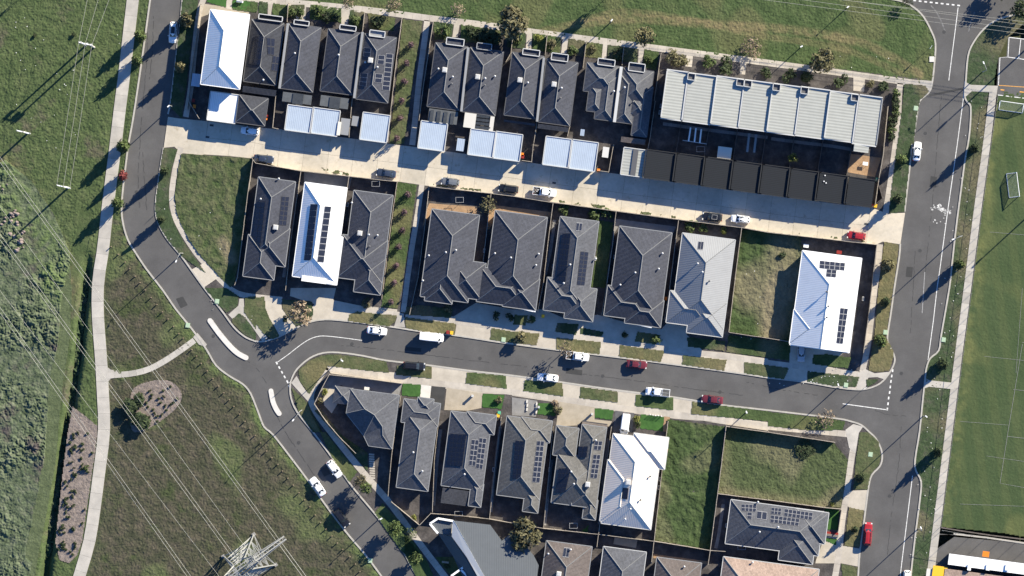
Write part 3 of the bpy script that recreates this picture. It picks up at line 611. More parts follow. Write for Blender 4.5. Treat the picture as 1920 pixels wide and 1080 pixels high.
verge('grass verge beside the maroon car', T(2, 2, '808,428 1143,472 1115,556 802,514'), 'grass_verge', dry=lambda X, Y, nb, nm: .2+.3*nm)
verge('grass verge in front of the grey metal roof', T(2, 2, '1282,505 1610,540 1590,620 1275,575'), 'grass_verge')
verge('grass verge before the vacant dirt lot', T(2, 2, '1742,556 1920,578')+T(3, 2, '158,600 120,685 0,668')+T(2, 2, '1742,640'), 'grass_verge')
verge('flowering grass verge before the white corner house', T(3, 2, '295,622 685,668 660,745 480,733 292,700'), 'grass_thin')
verge('tiny triangle of grass at the street corner', T(3, 2, '738,682 828,688 800,715 740,742'), 'grass_thin')
verge('long dry verge between the corner house and wide road', T(3, 2, '828,0 938,0 890,330 885,370 940,470 940,520 908,618 840,628 752,622 800,340')[0:10]+[], 'grass_verge', dry=lambda X, Y, nb, nm: .35+.4*nm)
verge('dry grass verge below the lane entrance', T(3, 1, '872,732 982,755 940,1080 830,1080 850,900'), 'grass_verge', dry=lambda X, Y, nb, nm: .4+.4*nm)
verge('green verge beside the townhouses above the lane', T(3, 1, '968,0 1075,0 1055,200 1022,508 905,522 930,300'), 'grass_thin')
verge('green verge beside the townhouses below the top corner', T(3, 0, '1022,628 1180,642 1208,688 1140,750 1118,860 1090,1080 970,1080 1005,820'), 'grass_thin')
verge('curved grass verge on the northwest street corner', T(1, 2, '318,620 400,545 500,503 620,500 800,520 975,550 1000,635 860,622 540,585 400,795 330,700'), 'grass_verge')
verge('grass verge under the black parked car', T(1, 2, '1055,585 1320,592 1320,680 1050,650'), 'grass_verge')
verge('dark green verge before the third south house', T(1, 2, '1585,630 1875,658 1880,755 1570,715'), 'grass_lush')
verge('narrow grass triangle at the street junction', T(1, 2, '266,745 380,855 500,1080 425,1080 320,930'), 'grass_verge')
verge('long shaded grass verge of the corner house', T(1, 2, '380,870 500,1080 428,1080 330,935')+T(1, 3, '440,0 520,0 760,300 700,375 570,190'), 'grass_lush')
verge('dark grass behind the footpath of the corner house', L('590,770 600,765 640,815 680,842 690,850 690,884 660,848 622,806'), 'grass_thin')
verge('grass verge between the young street trees', T(1, 3, '890,605 950,535 1140,735 1110,760 1225,905 1205,1010 1090,890 985,745'), 'grass_lush')
verge('green verge at the bottom of the curving road', T(1, 3, '1115,765 1180,820 1290,980 1330,1080 1200,1080 1110,900'), 'grass_lush')
verge('lawn before the slate roofed house at the bottom', T(1, 3, '1345,935 1500,935 1620,1080 1460,1080'), 'grass_lush')
verge('dark green verge behind the white sedan', T(2, 2, '95,690 380,712 382,812 85,772'), 'grass_lush')
verge('neat verge with a small pit cover', T(2, 2, '512,742 790,776 795,860 508,825'), 'grass_verge')
verge('verge behind the white tray truck', T(2, 2, '930,800 1210,822 1210,918 922,885'), 'grass_lush')
verge('long verge before the vacant lots', T(2, 2, '1350,852 1560,880 1920,925 1920,1000 1345,945')+T(3, 2, '0,925 500,985 590,1000 570,1060 350,1075 0,1040')[0:0], 'grass_lush')
verge('grass verge approaching the southeast corner', T(3, 2, '0,928 500,985 580,1003 560,1062 350,1072 0,1035'), 'grass_lush')
verge('rounded grass verge at the southeast corner', T(3, 3, '690,0 750,0 830,70 845,190 830,250 770,315 745,430 640,430 660,200'), 'grass_verge')
verge('dry verge beside the parked red car', T(3, 3, '608,565 718,588 700,720 688,860 572,855'), 'grass_verge', dry=lambda X, Y, nb, nm: .4+.3*nm)
verge('bottom verge of the southeast corner house', T(3, 3, '552,988 672,1015 665,1080 555,1080'), 'grass_verge')
east = RR_R[3:]+L('1733,1112 1741,1050 1754,950 1771,815 1788,680 1806,545 1824,405 1842,275 1853,174 1862,168 1871,110 1890,70 1925,40')
verge('thin patchy grass between the wide road and the field path', east, 'grass_thin', .06, .12)
# planted corridors and gardens
verge('upper planted corridor of grass between the houses', T(1, 0, '1100,145 1250,160 1185,560 1110,1080 1000,1080 1050,640'), 'grass_verge', .15, .16)
verge('lower planted corridor of grass between the houses', T(1, 1, '1062,285 1208,305 1150,700 1095,1080 965,1080 1020,620')+[], 'grass_lush', .15, .14)
verge('foot of the lower planted corridor', T(1, 2, '962,0 1098,0 1060,155 942,140'), 'grass_lush', .15, .14)
verge('green side lawn beside the narrow charcoal roof', T(2, 1, '650,570 760,590 700,1080 590,1070 640,780'), 'grass_lush', .11, .08)
verge('shaded front lawn under the twin houses', L('788,572 850,580 845,596 760,590 762,575'), 'grass_thin')
verge('shaded front lawn of the narrow charcoal house', L('965,590 990,592 985,610 962,608'), 'grass_lush')
verge('shaded front lawn beside the driveway', L('1046,605 1085,608 1080,628 1040,622'), 'grass_thin')
verge('shaded front lawn under the wide charcoal roof', L('1088,614 1132,622 1128,632 1088,626'), 'grass_thin')
verge('front garden lawn with a round shrub', L('1195,622 1238,628 1230,646 1190,640'), 'grass_lush')
verge('shaded front lawn of the grey metal house', L('1288,632 1360,640 1358,658 1290,650'), 'grass_thin')
verge('weeds south of the vacant dirt lot', L('1366,628 1482,642 1480,676 1362,660'), 'grass_weed')
verge('garden bed in front of the white corner house', T(3, 2, '340,500 440,495 560,515 625,520 600,600 470,590 330,570'), 'grass_lush')
for i, s in enumerate(('438,-2 484,4 482,24 436,18', '486,2 503,5 500,27 485,25', '512,6 546,11 542,34 510,28', '546,8 572,9 566,36 545,34', '582,8 640,16 640,42 580,36', '656,18 684,22 682,56 654,48', '690,24 742,34 738,58 692,54', '812,40 850,45 846,76 815,74', '864,46 940,57 936,84 864,78', '950,58 986,62 984,92 950,88',
                       '998,62 1052,70 1050,100 998,94', '1066,72 1096,76 1092,106 1064,102', '1098,78 1130,82 1128,110 1094,106', '1140,84 1196,92 1194,118 1140,112', '1208,92 1236,97 1230,132 1206,126')):
    verge('small green front garden beside the top footpath', L(s), ('grass_lush', 'grass_thin')[i % 2], .11, .16)
for l, s in (('bright lawn of the first south house', T(1, 2, '1100,715 1238,725 1230,818 1092,805')), ('square lawn of the third south house', T(1, 2, '1700,792 1865,802 1840,908 1695,892')), ('square lawn of the fourth south house', T(2, 2, '202,862 345,862 325,960 192,945')),
             ('square lawn of the fifth south house', T(2, 2, '622,900 763,916 750,990 620,970')), ('bright lawn beside the parked white van', T(2, 2, '965,946 1140,966 1130,1074 958,1052')), ('bright lawn of the southeast corner house', T(3, 3, '432,560 535,575 520,735 425,730')),
             ('small lawn of the southeast corner house', T(3, 3, '428,795 518,800 510,850 430,815')), ('bright lawn before the house with charcoal metal roof', T(0, 0, '1560,-20 1700,-5 1695,55 1550,15')), ('bright lawn patch beside the top footpath', T(0, 0, '1745,0 1880,15 1870,80 1740,60')),
             ('small green yard corner behind the white metal house', T(2, 3, '520,745 575,700 565,755'))):
    grass('lawn', l, s, .145, .04, M['turf'], None, None, cat='lawn')
# vacant lots
verge('overgrown vacant corner lot beside the western footpath', L('340,288 472,297 460,420 440,530 432,540 402,508 378,482 355,450 338,418 330,392 328,365 333,325'), 'grass_weed', .15, .34, lambda X, Y, nb, nm: .35*nm+np.clip(1.2-linedist(X, Y, W2(L('418,455 428,475 434,485')))*.6, 0, 1)*.9, (.3, .55, .15))
verge('vacant dirt lot with weeds beside the white house', L('1392,430 1500,442 1505,470 1490,560 1482,640 1366,622 1378,520'), 'grass_weed', .15, .40, lambda X, Y, nb, nm: np.clip((nb-.44)*1.8, 0, .7)+np.clip(1.0-linedist(X, Y, W2(L('1470,465 1478,500 1470,560 1455,600')))*.18, 0, .7), (.25, .55, .2))
verge('lush overgrown vacant lot beside the cream roofed house', L('1252,786 1358,800 1345,924 1331,1030 1227,1013'), 'grass_weed', .15, .42, lambda X, Y, nb, nm: np.clip((nb-.62)*1.5, 0, .3), (.25, .6, .15))
verge('fenced vacant corner lot of short green weeds', L('1362,800 1440,811 1563,830 1590,862 1577,952 1545,951 1440,936 1346,924'), 'grass_weed', .15, .26, lambda X, Y, nb, nm: .12+np.clip((nb-.5)*1.4, 0, .4)+.35*np.exp(-(linedist(X, Y, W2(L('1346,920 1545,946')))/1.2)**2), (.4, .5, .1))
for i, (tx, ty, w) in enumerate(((1, 1, '430,185 500,180 620,200 700,222 700,236 560,216 430,198'), (1, 1, '1330,300 1560,328 1800,352 1800,366 1560,340 1330,314'), (2, 1, '330,420 500,436 700,462 700,480 500,456 330,434'), (2, 1, '790,482 1000,510 1230,540 1230,556 1000,528 790,500'), (3, 1, '60,648 160,652 240,664 240,678 60,664'), (3, 1, '390,682 520,696 560,706 560,714 390,694'), (3, 1, '700,722 780,738 780,748 700,734'))):
    grass('weeds', ('straggling weeds on the lane edge behind the white hip house', 'straggling weeds on the lane edge by the grey hatchback', 'leafy weeds along the lane fence by the white pickup', 'weeds along the lane fence behind the wide charcoal house', 'weeds along the lane fence by the white car', 'small weeds along the lane fence east of the dirt lot', 'small weeds at the lane fence corner by the red hatchback')[i], T(tx, ty, w), .02, lambda X, Y: .5*gridpick(N_LONG, X, Y), M['grass_weed'], lambda X, Y, nb, nm: .4*nm, None, (.4, .5, .1), 'weeds')
# mulch beds
def bed(label, pts): grass('mulch_bed', label, pts, .10, .14, M['mulch'], None, None, (.5, .4, .1), 'mulch', 'structure')
bed('rounded mulch bed of dark shrubs in the open field', sm(T(0, 2, '1000,760 1060,718 1150,695 1250,692 1320,728 1362,790 1357,850 1300,922 1200,1002 1100,1062 1040,1080 990,1065 965,920 975,830'), 3, True))
bed('long mulch bed beside the shared path', T(0, 2, '545,890 640,960 730,1035')+L('182.5,812 178,850 172,890 168,920 160,972 154,1016 145,1040 130,1056 112,1050 104,1017 110,960 118,885 127,812'))
# sports court, carpark
sheet('court', L('1876,68 1960,78 1960,185 1868,178 1872,108 1887,106 1890,70'), .05, M['asphalt'], 'small grey asphalt court beside the top corner')
sheet('court', L('1796,1002 1750,1003 1757,1000 1960,1022 1960,1140 1740,1140 1748,1035'), .05, M['asphalt'], 'grey asphalt apron in front of the clubhouse')
strip('edging', L('1788,1001 1850,1008 1960,1024'), 3.2, -.1, .14, M['kerb'], 'pale concrete edging between field and apron')
strip('edging', L('1764,989 1800,995 1860,1004 1960,1016'), 2.2, -.1, .2, M['fence_dark'], 'dark retaining edge of the sports field')
for pts, w, m in (('1892,70 1890,107 1875,108 1872,160', 1.3, 'line'), ('1892,70 1960,78', 1.5, 'line'), ('1890,107 1960,117', 1.3, 'line'), ('1914,74 1910,110', 1.3, 'line'), ('1871,178 1960,189', 1.5, 'line'), ('1873,160 1960,166', 1.2, 'orange_line'), ('1876,168 1883,169', 2.2, 'orange_line'), ('1912,172 1920,173', 2.2, 'orange_line')):
    a = L(pts); line(a, w, m, .056)
for pts, w in (('1917,645 1890,810 1875,906 1925,915', .8), ('1917,642 1940,645', .8), ('1900,730 1940,735', .8), ('1888,818 1940,824', .8), ('1917,540 1905,700', .6), ('1845,668 1940,678', .6), ('1800,790 1890,797', .6), ('1850,855 1940,868', .6), ('1800,945 1940,950', .6), ('1856,435 1940,442', .6)):
    line(L(pts), w*.55, 'worn_line', .10)
# ------------------------------------------------------------------ buildings
PITCH = math.tan(R(25))
class Roof:
    """a hip or gable roof over a rectangle given by the plan corners of its eave"""
    def __init__(s, x0, y0, x1, y1, z, pitch=PITCH, r=.5, hn=1.0, hs=1.0, th=TH):
        c, sn = math.cos(th), math.sin(th)
        s.U = Vector((c, -sn, 0)); s.V = Vector((-sn, -c, 0)); s.O = P(x0, y0, z); d = P(x1, y1, z)-s.O
        s.w = d.dot(s.U); s.h = d.dot(s.V); s.z = z; s.r = r; s.hn = hn; s.hs = hs
        s.along = s.w <= s.h; m = min(s.w, s.h); s.H = pitch*m/2; s.pitch = pitch
        if s.along: s.ra, s.rb = (r*s.w, hn*m/2), (r*s.w, s.h-hs*m/2)
        else: s.ra, s.rb = (hn*m/2, r*s.h), (s.w-hs*m/2, r*s.h)
    def pt(s, a, b, z=0): return s.O+s.U*a+s.V*b+Vector((0, 0, z))
    def loc(s, p): d = Vector((p[0], p[1], 0))-Vector((s.O.x, s.O.y, 0)); return d.dot(s.U), d.dot(s.V)
    def height(s, p, clamp=True):
        a, b = s.loc(p)
        if clamp and not (-.2 <= a <= s.w+.2 and -.2 <= b <= s.h+.2): return None
        e = []
        if s.along:
            e += [a/(s.r*s.w)*s.H, (s.w-a)/((1-s.r)*s.w)*s.H]
            if s.hn > 0: e.append(b/(s.hn*s.w/2)*s.H)
            if s.hs > 0: e.append((s.h-b)/(s.hs*s.w/2)*s.H)
        else:
            e += [b/(s.r*s.h)*s.H, (s.h-b)/((1-s.r)*s.h)*s.H]
            if s.hn > 0: e.append(a/(s.hn*s.h/2)*s.H)
            if s.hs > 0: e.append((s.w-a)/(s.hs*s.h/2)*s.H)
        return s.z+min(e)
    def mesh(s):
        mb = MB(); w, h, H = s.w, s.h, s.H
        c = [(0, 0, 0), (w, 0, 0), (w, h, 0), (0, h, 0)]; r0, r1 = (*s.ra, H), (*s.rb, H)
        if s.along: F = [(c[0], c[1], r0), (c[1], c[2], r1, r0), (c[2], c[3], r1), (c[3], c[0], r0, r1)]
        else: F = [(c[0], c[1], r1, r0), (c[1], c[2], r1), (c[2], c[3], r0, r1), (c[3], c[0], r0)]
        for f in F:
            p = [Vector(q) for q in f]; e = (p[1]-p[0]).normalized()
            uv = [((q-p[0]).dot(e), (q-p[0]-e*(q-p[0]).dot(e)).length) for q in p]
            mb.uv[len(mb.f)] = uv
            mb.quad([s.pt(*q) for q in f[::-1]]); mb.uv[len(mb.f)-1] = uv[::-1]
        mb.quad([s.pt(q[0], q[1], -.02) for q in c])
        return mb
    def caps(s):
        w, h, H = s.w, s.h, s.H; c = [(0, 0, 0), (w, 0, 0), (w, h, 0), (0, h, 0)]; r0, r1 = (*s.ra, H), (*s.rb, H); out = [(r0, r1)]
        if s.along:
            if s.hn > 0: out += [(c[0], r0), (c[1], r0)]
            if s.hs > 0: out += [(c[2], r1), (c[3], r1)]
        else:
            if s.hn > 0: out += [(c[0], r0), (c[3], r0)]
            if s.hs > 0: out += [(c[1], r1), (c[2], r1)]
        return [(s.pt(*a), s.pt(*b)) for a, b in out if (Vector(a)-Vector(b)).length > .3]
def cap_mb(p, q, w=.26, rise=.07):
    d = (q-p); d.normalize(); sd = Vector((d.y, -d.x, 0)).normalized()*w/2; n = Vector((0, 0, rise)); dn = Vector((0, 0, -.07)); mb = MB()
    A, B = [p-sd+dn, p+n, p+sd+dn], [q-sd+dn, q+n, q+sd+dn]
    for i, j in ((0, 1), (1, 2), (2, 0)): mb.quad([A[i], A[j], B[j], B[i]])
    mb.quad(A[::-1]); mb.quad(B); return mb
def gutter_mb(s, w=.16):
    mb = MB(); z = -.06
    for (a0, b0), (a1, b1) in (((0, 0), (s.w, 0)), ((s.w, 0), (s.w, s.h)), ((s.w, s.h), (0, s.h)), ((0, s.h), (0, 0))):
        d = Vector((a1-a0, b1-b0)); d.normalize(); o = Vector((d.y, -d.x))*w*.55
        mb.bar(s.pt(a0+o.x-d.x*.05, b0+o.y-d.y*.05, z), s.pt(a1+o.x+d.x*.05, b1+o.y+d.y*.05, z), w, .15)
    return mb
def quad_box(pts, z0, z1): mb = MB(); mb.prism([p[:2] for p in pts], z0, z1); return mb
def rect_pts(x0, y0, x1, y1, z=0, th=TH, inset=0.0):
    s = Roof(x0, y0, x1, y1, z, th=th); i = inset
    return [s.pt(i, i), s.pt(s.w-i, i), s.pt(s.w-i, s.h-i), s.pt(i, s.h-i)]
def plate_mb(pts, thick=.12):
    mb = MB(); p = [Vector(q) for q in pts]
    if sum(p[i].x*p[(i+1) % len(p)].y-p[(i+1) % len(p)].x*p[i].y for i in range(len(p))) < 0: p = p[::-1]
    e = (p[1]-p[0]).normalized(); f = Vector((-e.y, e.x, 0))
    mb.uv[0] = [((q-p[0]).dot(e), (q-p[0]).dot(f)) for q in p]; mb.quad(p)
    low = [q-Vector((0, 0, thick)) for q in p]
    for i in range(len(p)):
        j = (i+1) % len(p); mb.quad([low[i], low[j], p[j], p[i]])
    return mb
def mono(root, x0, y0, x1, y1, z, m, dz=(0, 0, 0, 0), th=TH, name='roof', thick=.14, wall=None, label=None, swap=False):
    """a single flat or skillion sheet; dz lifts the NW, NE, SE, SW corners"""
    s = Roof(x0, y0, x1, y1, z, th=th); pts = [s.pt(0, 0, dz[0]), s.pt(s.w, 0, dz[1]), s.pt(s.w, s.h, dz[2]), s.pt(0, s.h, dz[3])]
    o = plate_mb(pts if not swap else pts[1:]+pts[:1], thick).build(name, m, root)
    if label: o['label'] = label
    if wall is not None:
        quad_box(rect_pts(x0, y0, x1, y1, z, th, .18), .09, z+min(dz)-thick-.004).build('wall', wall, root)
    return o
def frame(root, x0, y0, x1, y1, z, hgt, m, w=.22, name='parapet', th=TH):
    s = Roof(x0, y0, x1, y1, z, th=th); mb = MB()
    for (a0, b0), (a1, b1) in (((0, 0), (s.w, 0)), ((s.w, w/2), (s.w, s.h-w/2)), ((s.w, s.h), (0, s.h)), ((0, s.h-w/2), (0, w/2))):
        mb.bar(s.pt(a0, b0, hgt/2), s.pt(a1, b1, hgt/2), w, hgt)
    return mb.build(name, m, root)
def porch(root, x0, y0, x1, y1, z=3.2, m='trim_light', deck='tile_slate', th=TH, prt=.35):
    mono(root, x0, y0, x1, y1, z-.03, M[deck], name='porch_roof', th=th, wall=None)
    frame(root, x0, y0, x1, y1, z-.15, prt+.15, M[m], .20, 'parapet', th)
    s = Roof(x0, y0, x1, y1, z, th=th)
    for a in (.2, s.w-.2):
        mb = MB(); mb.box(s.pt(a, .2, -z/2-.05), .25, .25, z-.2, -th); mb.build('post', M['render'], root)
WIN = MB(); WIN.box((0, 0, 0), 1.7, .10, 1.3); WIN_ME = None
def windows(root, s, z0s):
    """windows with frames and a door let into the walls"""
    global WIN_ME
    if WIN_ME is None:
        mb = MB(); mb.box((0, 0, 0), 1.7, .10, 1.3); a = mb.mesh('window', M['trim_dark'])
        mb = MB(); mb.box((-.42, 0, 0), .74, .13, 1.12); mb.box((.42, 0, 0), .74, .13, 1.12); b = mb.mesh('pane', M['glass'])
        mb = MB(); mb.box((0, 0, 1.05), .95, .12, 2.1); c = mb.mesh('door', M['tile_grey']); WIN_ME = (a, b, c)
    i = .50; th = math.atan2(s.U.y, s.U.x); org = Vector(root['org']); zr = s.z
    for z in z0s:
        for a, b, rz in ((.28, 0, 0), (.72, 0, 0), (.3, 1, 0), (1, .3, 1), (1, .68, 1), (0, .35, 1), (0, .7, 1)):
            aa = a*s.w if rz == 0 else (i if a == 0 else s.w-i); bb = b*s.h if rz == 1 else (i if b == 0 else s.h-i)
            p = s.pt(aa, bb, z-zr)-org; o = bpy.data.objects.new('window', WIN_ME[0]); COL.objects.link(o); o.parent = root
            o.location = p; o.rotation_euler = (0, 0, th+(math.pi/2 if rz else 0))
            q = bpy.data.objects.new('pane', WIN_ME[1]); COL.objects.link(q); q.parent = o
    p = s.pt(.7*s.w, s.h-i, .1-zr)-org; o = bpy.data.objects.new('door', WIN_ME[2]); COL.objects.link(o); o.parent = root; o.location = p; o.rotation_euler = (0, 0, th)
def solar(root, roofs, quad, nx, ny, dark=False, lift=.10, skip=()):
    c = [sum(p[k] for p in quad)/4 for k in (0, 1)]; zt = roofs[0].z+1.0; ctr = P(*c, zt)
    best = max((r for r in roofs if r.height(ctr) is not None), key=lambda r: r.height(ctr), default=roofs[0])
    A, B, C, D = quad
    def at(u, v):
        x = (A[0]*(1-u)+B[0]*u)*(1-v)+(D[0]*(1-u)+C[0]*u)*v; y = (A[1]*(1-u)+B[1]*u)*(1-v)+(D[1]*(1-u)+C[1]*u)*v
        z = zt
        for _ in range(2): z = best.height(P(x, y, z), False)
        return P(x, y, z+lift)
    gu, gv = .035/max(nx, 1)*1.0, .03/max(ny, 1)
    for i in range(nx):
        for j in range(ny):
            if (i, j) in skip: continue
            u0, u1, v0, v1 = i/nx+gu/2, (i+1)/nx-gu/2, j/ny+gv/2, (j+1)/ny-gv/2
            p = [at(u0, v0), at(u1, v0), at(u1, v1), at(u0, v1)]; mb = plate_mb(p, .04); mb.uv = {}
            ctr_ = sum(p, Vector())/4; q = [ctr_+(t-ctr_)*.90+Vector((0, 0, .012)) for t in p]
            mb.quad(q[::-1] if mb.v[0] != tuple(p[0]) else q, 1)
            a = Vector(mb.v[-3])-Vector(mb.v[-4]); b = Vector(mb.v[-1])-Vector(mb.v[-4])
            if a.cross(b).z < 0: mb.f[-1] = mb.f[-1][::-1]
            mb.build('solar_panel', [M['solar_dframe'] if dark else M['solar_frame'], M['solar']], root)
def roof_z(roofs, x, y, z0):
    z = z0+1
    for _ in range(2):
        hs = [h for h in (r.height(P(x, y, z)) for r in roofs) if h is not None]
        z = max(hs) if hs else z0
    return z
def ac_unit(root, roofs, x, y, z0):
    z = roof_z(roofs, x, y, z0); p = P(x, y, z); mb = MB(); mb.box((p.x, p.y, z+.35), 1.1, 1.15, .95, -TH)
    o = mb.build('air_conditioner', M['ac'], root)
    mb = MB(); mb.box((p.x, p.y, z+.85), .8, .85, .06, -TH); mb.build('lid', M['trim_light'], o)
def roof_vent(root, roofs, x, y, z0, dark=False):
    z = roof_z(roofs, x, y, z0); p = P(x, y, z); mb = MB()
    mb.tube([(p.x, p.y, z-.2), (p.x, p.y, z+.45)], [.10, .10], 8); mb.tube([(p.x, p.y, z+.40), (p.x, p.y, z+.50), (p.x, p.y, z+.75), (p.x, p.y, z+.86)], [.12, .24, .24, .08], 10)
    mb.build('roof_vent', M['trim_dark' if dark else 'vent'], root)
def house(name, label, eave, rects, m='tile_charcoal', gut='trim_grey', cap='cap_dark', wall='brickwall', pans=(), vents=(), dvents=(), acs=(), group=None, pitch=PITCH, storeys=1, capw=.26):
    roofs = []
    for k, rc in enumerate(rects):
        kw = rc[4] if len(rc) > 4 else {}; kw = dict(kw); kw.setdefault('pitch', pitch)
        roofs.append(Roof(*rc[:4], eave+.009*k+kw.pop('dz', 0), **kw))
    b = roofs[0]; ctr = b.pt(b.w/2, b.h/2); root = empty(name, (ctr.x, ctr.y, .09), label, name.replace('_', ' ') if name in ('townhouse',) else 'house', group)
    root['org'] = (ctr.x, ctr.y, .09)
    for s in roofs:
        o = s.mesh().build('roof', M[m], root)
        for p, q in s.caps(): cap_mb(p, q, capw).build('ridge_cap', M[cap], o)['org'] = root['org']
        gutter_mb(s).build('gutter', M[gut], root)
        i = .5; quad_box([s.pt(i, i), s.pt(s.w-i, i), s.pt(s.w-i, s.h-i), s.pt(i, s.h-i)], .05, s.z-.03).build('wall', M[wall], root)
    windows(root, roofs[0], [1.5] if storeys == 1 else [1.5, eave-1.4])
    for pn in pans: solar(root, roofs, *pn)
    for x, y in acs: ac_unit(root, roofs, x, y, eave)
    for x, y in vents: roof_vent(root, roofs, x, y, eave)
    for x, y in dvents: roof_vent(root, roofs, x, y, eave, True)
    return root
E2, E1 = 5.8, 2.9
# --- north row: two-storey homes
h = house('house', 'two-storey house with bright white hipped metal roof at the lane corner', E2, [(395, 18, 449, 167, dict(r=.42))], 'metal_white', 'trim_white', 'trim_light', 'render', storeys=2)
mono(h, 361, 137, 374, 163, 2.3, M['metal_blue'], name='porch_roof', wall=None)
h = house('house', 'black roofed single-storey house next to the white-roofed one', E1, [(472, 36, 517, 160, dict(r=.46))], 'tile_charcoal', 'trim_dark', 'cap_grey', storeys=1, vents=[(494, 150)],
          pans=[(L('500,70 516,72 514,104 502,102'), 2, 2, True), (L('512,104 525,106 520,134 508,132'), 2, 2, True), (L('478,66 498,69 488,122 466,120'), 3, 5, True)])
porch(h, 486, 26, 529, 41, 3.2, 'trim_light', 'metal_dark'); mono(h, 456, 161, 517, 181, 2.9, M['tile_charcoal'], (.5, .5, 0, 0), wall=M['brickwall'])
h = house('house', 'single-storey charcoal hip house third from the curving road', E1, [(541, 44, 586, 173, dict(r=.45))], 'tile_slate', 'trim_dark', 'cap_grey', storeys=1, vents=[(553, 100)])
porch(h, 552, 37, 579, 49, 3.2); v = mono(h, 531, 172, 583, 197, 2.7, M['veranda'], (.3, .3, 0, 0), name='veranda_roof', wall=None)
for i in range(3): mono(h, 550+i*6.3, 174+i*.9, 556+i*6.3-1.5, 195+i*.9, 2.83, M['skylite'], (.3, .3, 0, 0), name='skylight_panel', thick=.05)
h = house('house', 'single-storey slate grey hip house fourth from the curving road', E1, [(616, 54, 661, 178, dict(r=.45))], 'tile_slate', 'trim_dark', 'cap_grey', storeys=1, vents=[(635, 103)])
porch(h, 638, 46, 667, 59, 3.2); mono(h, 602, 178, 652, 205, 2.7, M['veranda'], (.3, .3, 0, 0), name='veranda_roof')
for i in range(3): mono(h, 619+i*6.3, 181+i*.9, 625+i*6.3-1.5, 203+i*.9, 2.83, M['skylite'], (.3, .3, 0, 0), name='skylight_panel', thick=.05)
h = house('house', 'single-storey grey house with many rooftop panels beside the upper corridor', E1, [(684, 63, 727, 193, dict(r=.45))], 'tile_slate', 'trim_dark', 'cap_grey', storeys=1, acs=[(695, 113)], vents=[(708, 126), (685, 117)],
          pans=[(T(1, 0, '918,412 968,415 962,485 908,480'), 1, 2), (T(1, 0, '975,400 1030,405 1003,680 943,675'), 1, 8), (T(1, 0, '895,550 952,555 945,622 888,618'), 1, 2), (T(1, 0, '808,355 865,360 858,428 802,422'), 1, 2), (T(1, 0, '783,545 840,550 828,650 770,640'), 1, 3)])
porch(h, 694, 56, 721, 71, 3.2, 'trim_light', 'trim_grey')
def party(root, p0, p1, z, w=.55, m='trim_grey'):
    mb = MB(); a, b = P(*p0, z), P(*p1, z); mb.bar(a, b, w, .5); return mb.build('party_wall', M[m], root)
party(h, (680, 60), (664, 184), E1+.45); party(h, (540, 44), (524, 166), E1+.42)
def duplex(label, rects, **k): return house('house', label, E1, rects, k.pop('m', 'tile_slate'), 'trim_dark', 'cap_grey', storeys=1, **k)
h = duplex('single-storey charcoal duplex half beside the upper corridor path', [(817, 80, 861, 207, dict(r=.46))], acs=[(834, 131)], vents=[(822, 129), (849, 144)], dvents=[(847, 157)])
porch(h, 838, 70, 869, 87, 3.2); party(h, (878, 89), (865, 209), E1+.5)
mono(h, 805, 203, 856, 234, 2.7, M['veranda'], (.3, .3, 0, 0), name='veranda_roof')
for i in range(4): mono(h, 807.5+i*12.8, 206+i*1.7, 811+i*12.8, 229+i*1.7, 2.86, M['skylite'], (.25, .25, .03, .03), name='skylight_panel', thick=.05)
h = duplex('single-storey charcoal duplex half with a cream and lattice rear awning', [(882, 89, 928, 217, dict(r=.46))], acs=[(896, 144)], vents=[(910, 147), (928, 143)], dvents=[(909, 160)])
porch(h, 895, 80, 921, 95, 3.2, 'trim_grey'); mono(h, 872, 211, 890, 241, 2.8, M['lattice_pale'], (.3, .3, 0, 0), name='veranda_roof'); mono(h, 920, 218, 924, 246, 2.8, M['lattice_pale'], (.3, .3, 0, 0), name='veranda_roof')
for i in range(3):
    for j in range(4): mono(h, 891.2+i*9.5, 214+i*1.2+j*7.0, 899.6+i*9.5, 220.2+i*1.2+j*7.0, 2.8, M['skylite'], (.1, .1, 0, 0), name='skylight_panel', thick=.05)
h = duplex('single-storey dark duplex half west of the narrow grey parapet', [(961, 98, 1004, 223, dict(r=.47))], acs=[(975, 150)], vents=[(990, 155)]); porch(h, 981, 91, 1011, 106, 3.2); party(h, (1020, 108), (1007, 228), E1+.5)
mono(h, 945, 224, 1003, 236, 2.8, M['tile_charcoal'], (.3, .3, 0, 0))
h = duplex('single-storey dark duplex half east of the narrow grey parapet', [(1025, 110, 1068, 236, dict(r=.47))], acs=[(1039, 158)], vents=[(1053, 165)], dvents=[(1051, 184)]); porch(h, 1035, 99, 1064, 116, 3.2)
mono(h, 1009, 232, 1065, 248, 2.8, M['tile_charcoal'], (.3, .3, 0, 0))
h = duplex('west half of the many-gabled single-storey grey duplex', [(1101, 117, 1154, 178, dict(r=.5)), (1126, 136, 1150, 227), (1106, 158, 1128, 211)], vents=[(1151, 171)], m='tile_grey')
porch(h, 1122, 109, 1152, 125, 3.2); party(h, (1165, 125), (1152, 229), E1+.5, .7, 'trim_light')
h = duplex('east half of the many-gabled single-storey grey duplex', [(1169, 127, 1217, 200), (1164, 140, 1185, 232), (1196, 160, 1212, 257), (1182, 180, 1213, 222)], dvents=[(1187, 191)], vents=[(1171, 164)], m='tile_grey')
porch(h, 1180, 117, 1208, 136, 3.2); mono(h, 1165, 256, 1209, 272, 2.8, M['tile_brown'], (.3, .3, 0, 0), wall=M['brickwall'])
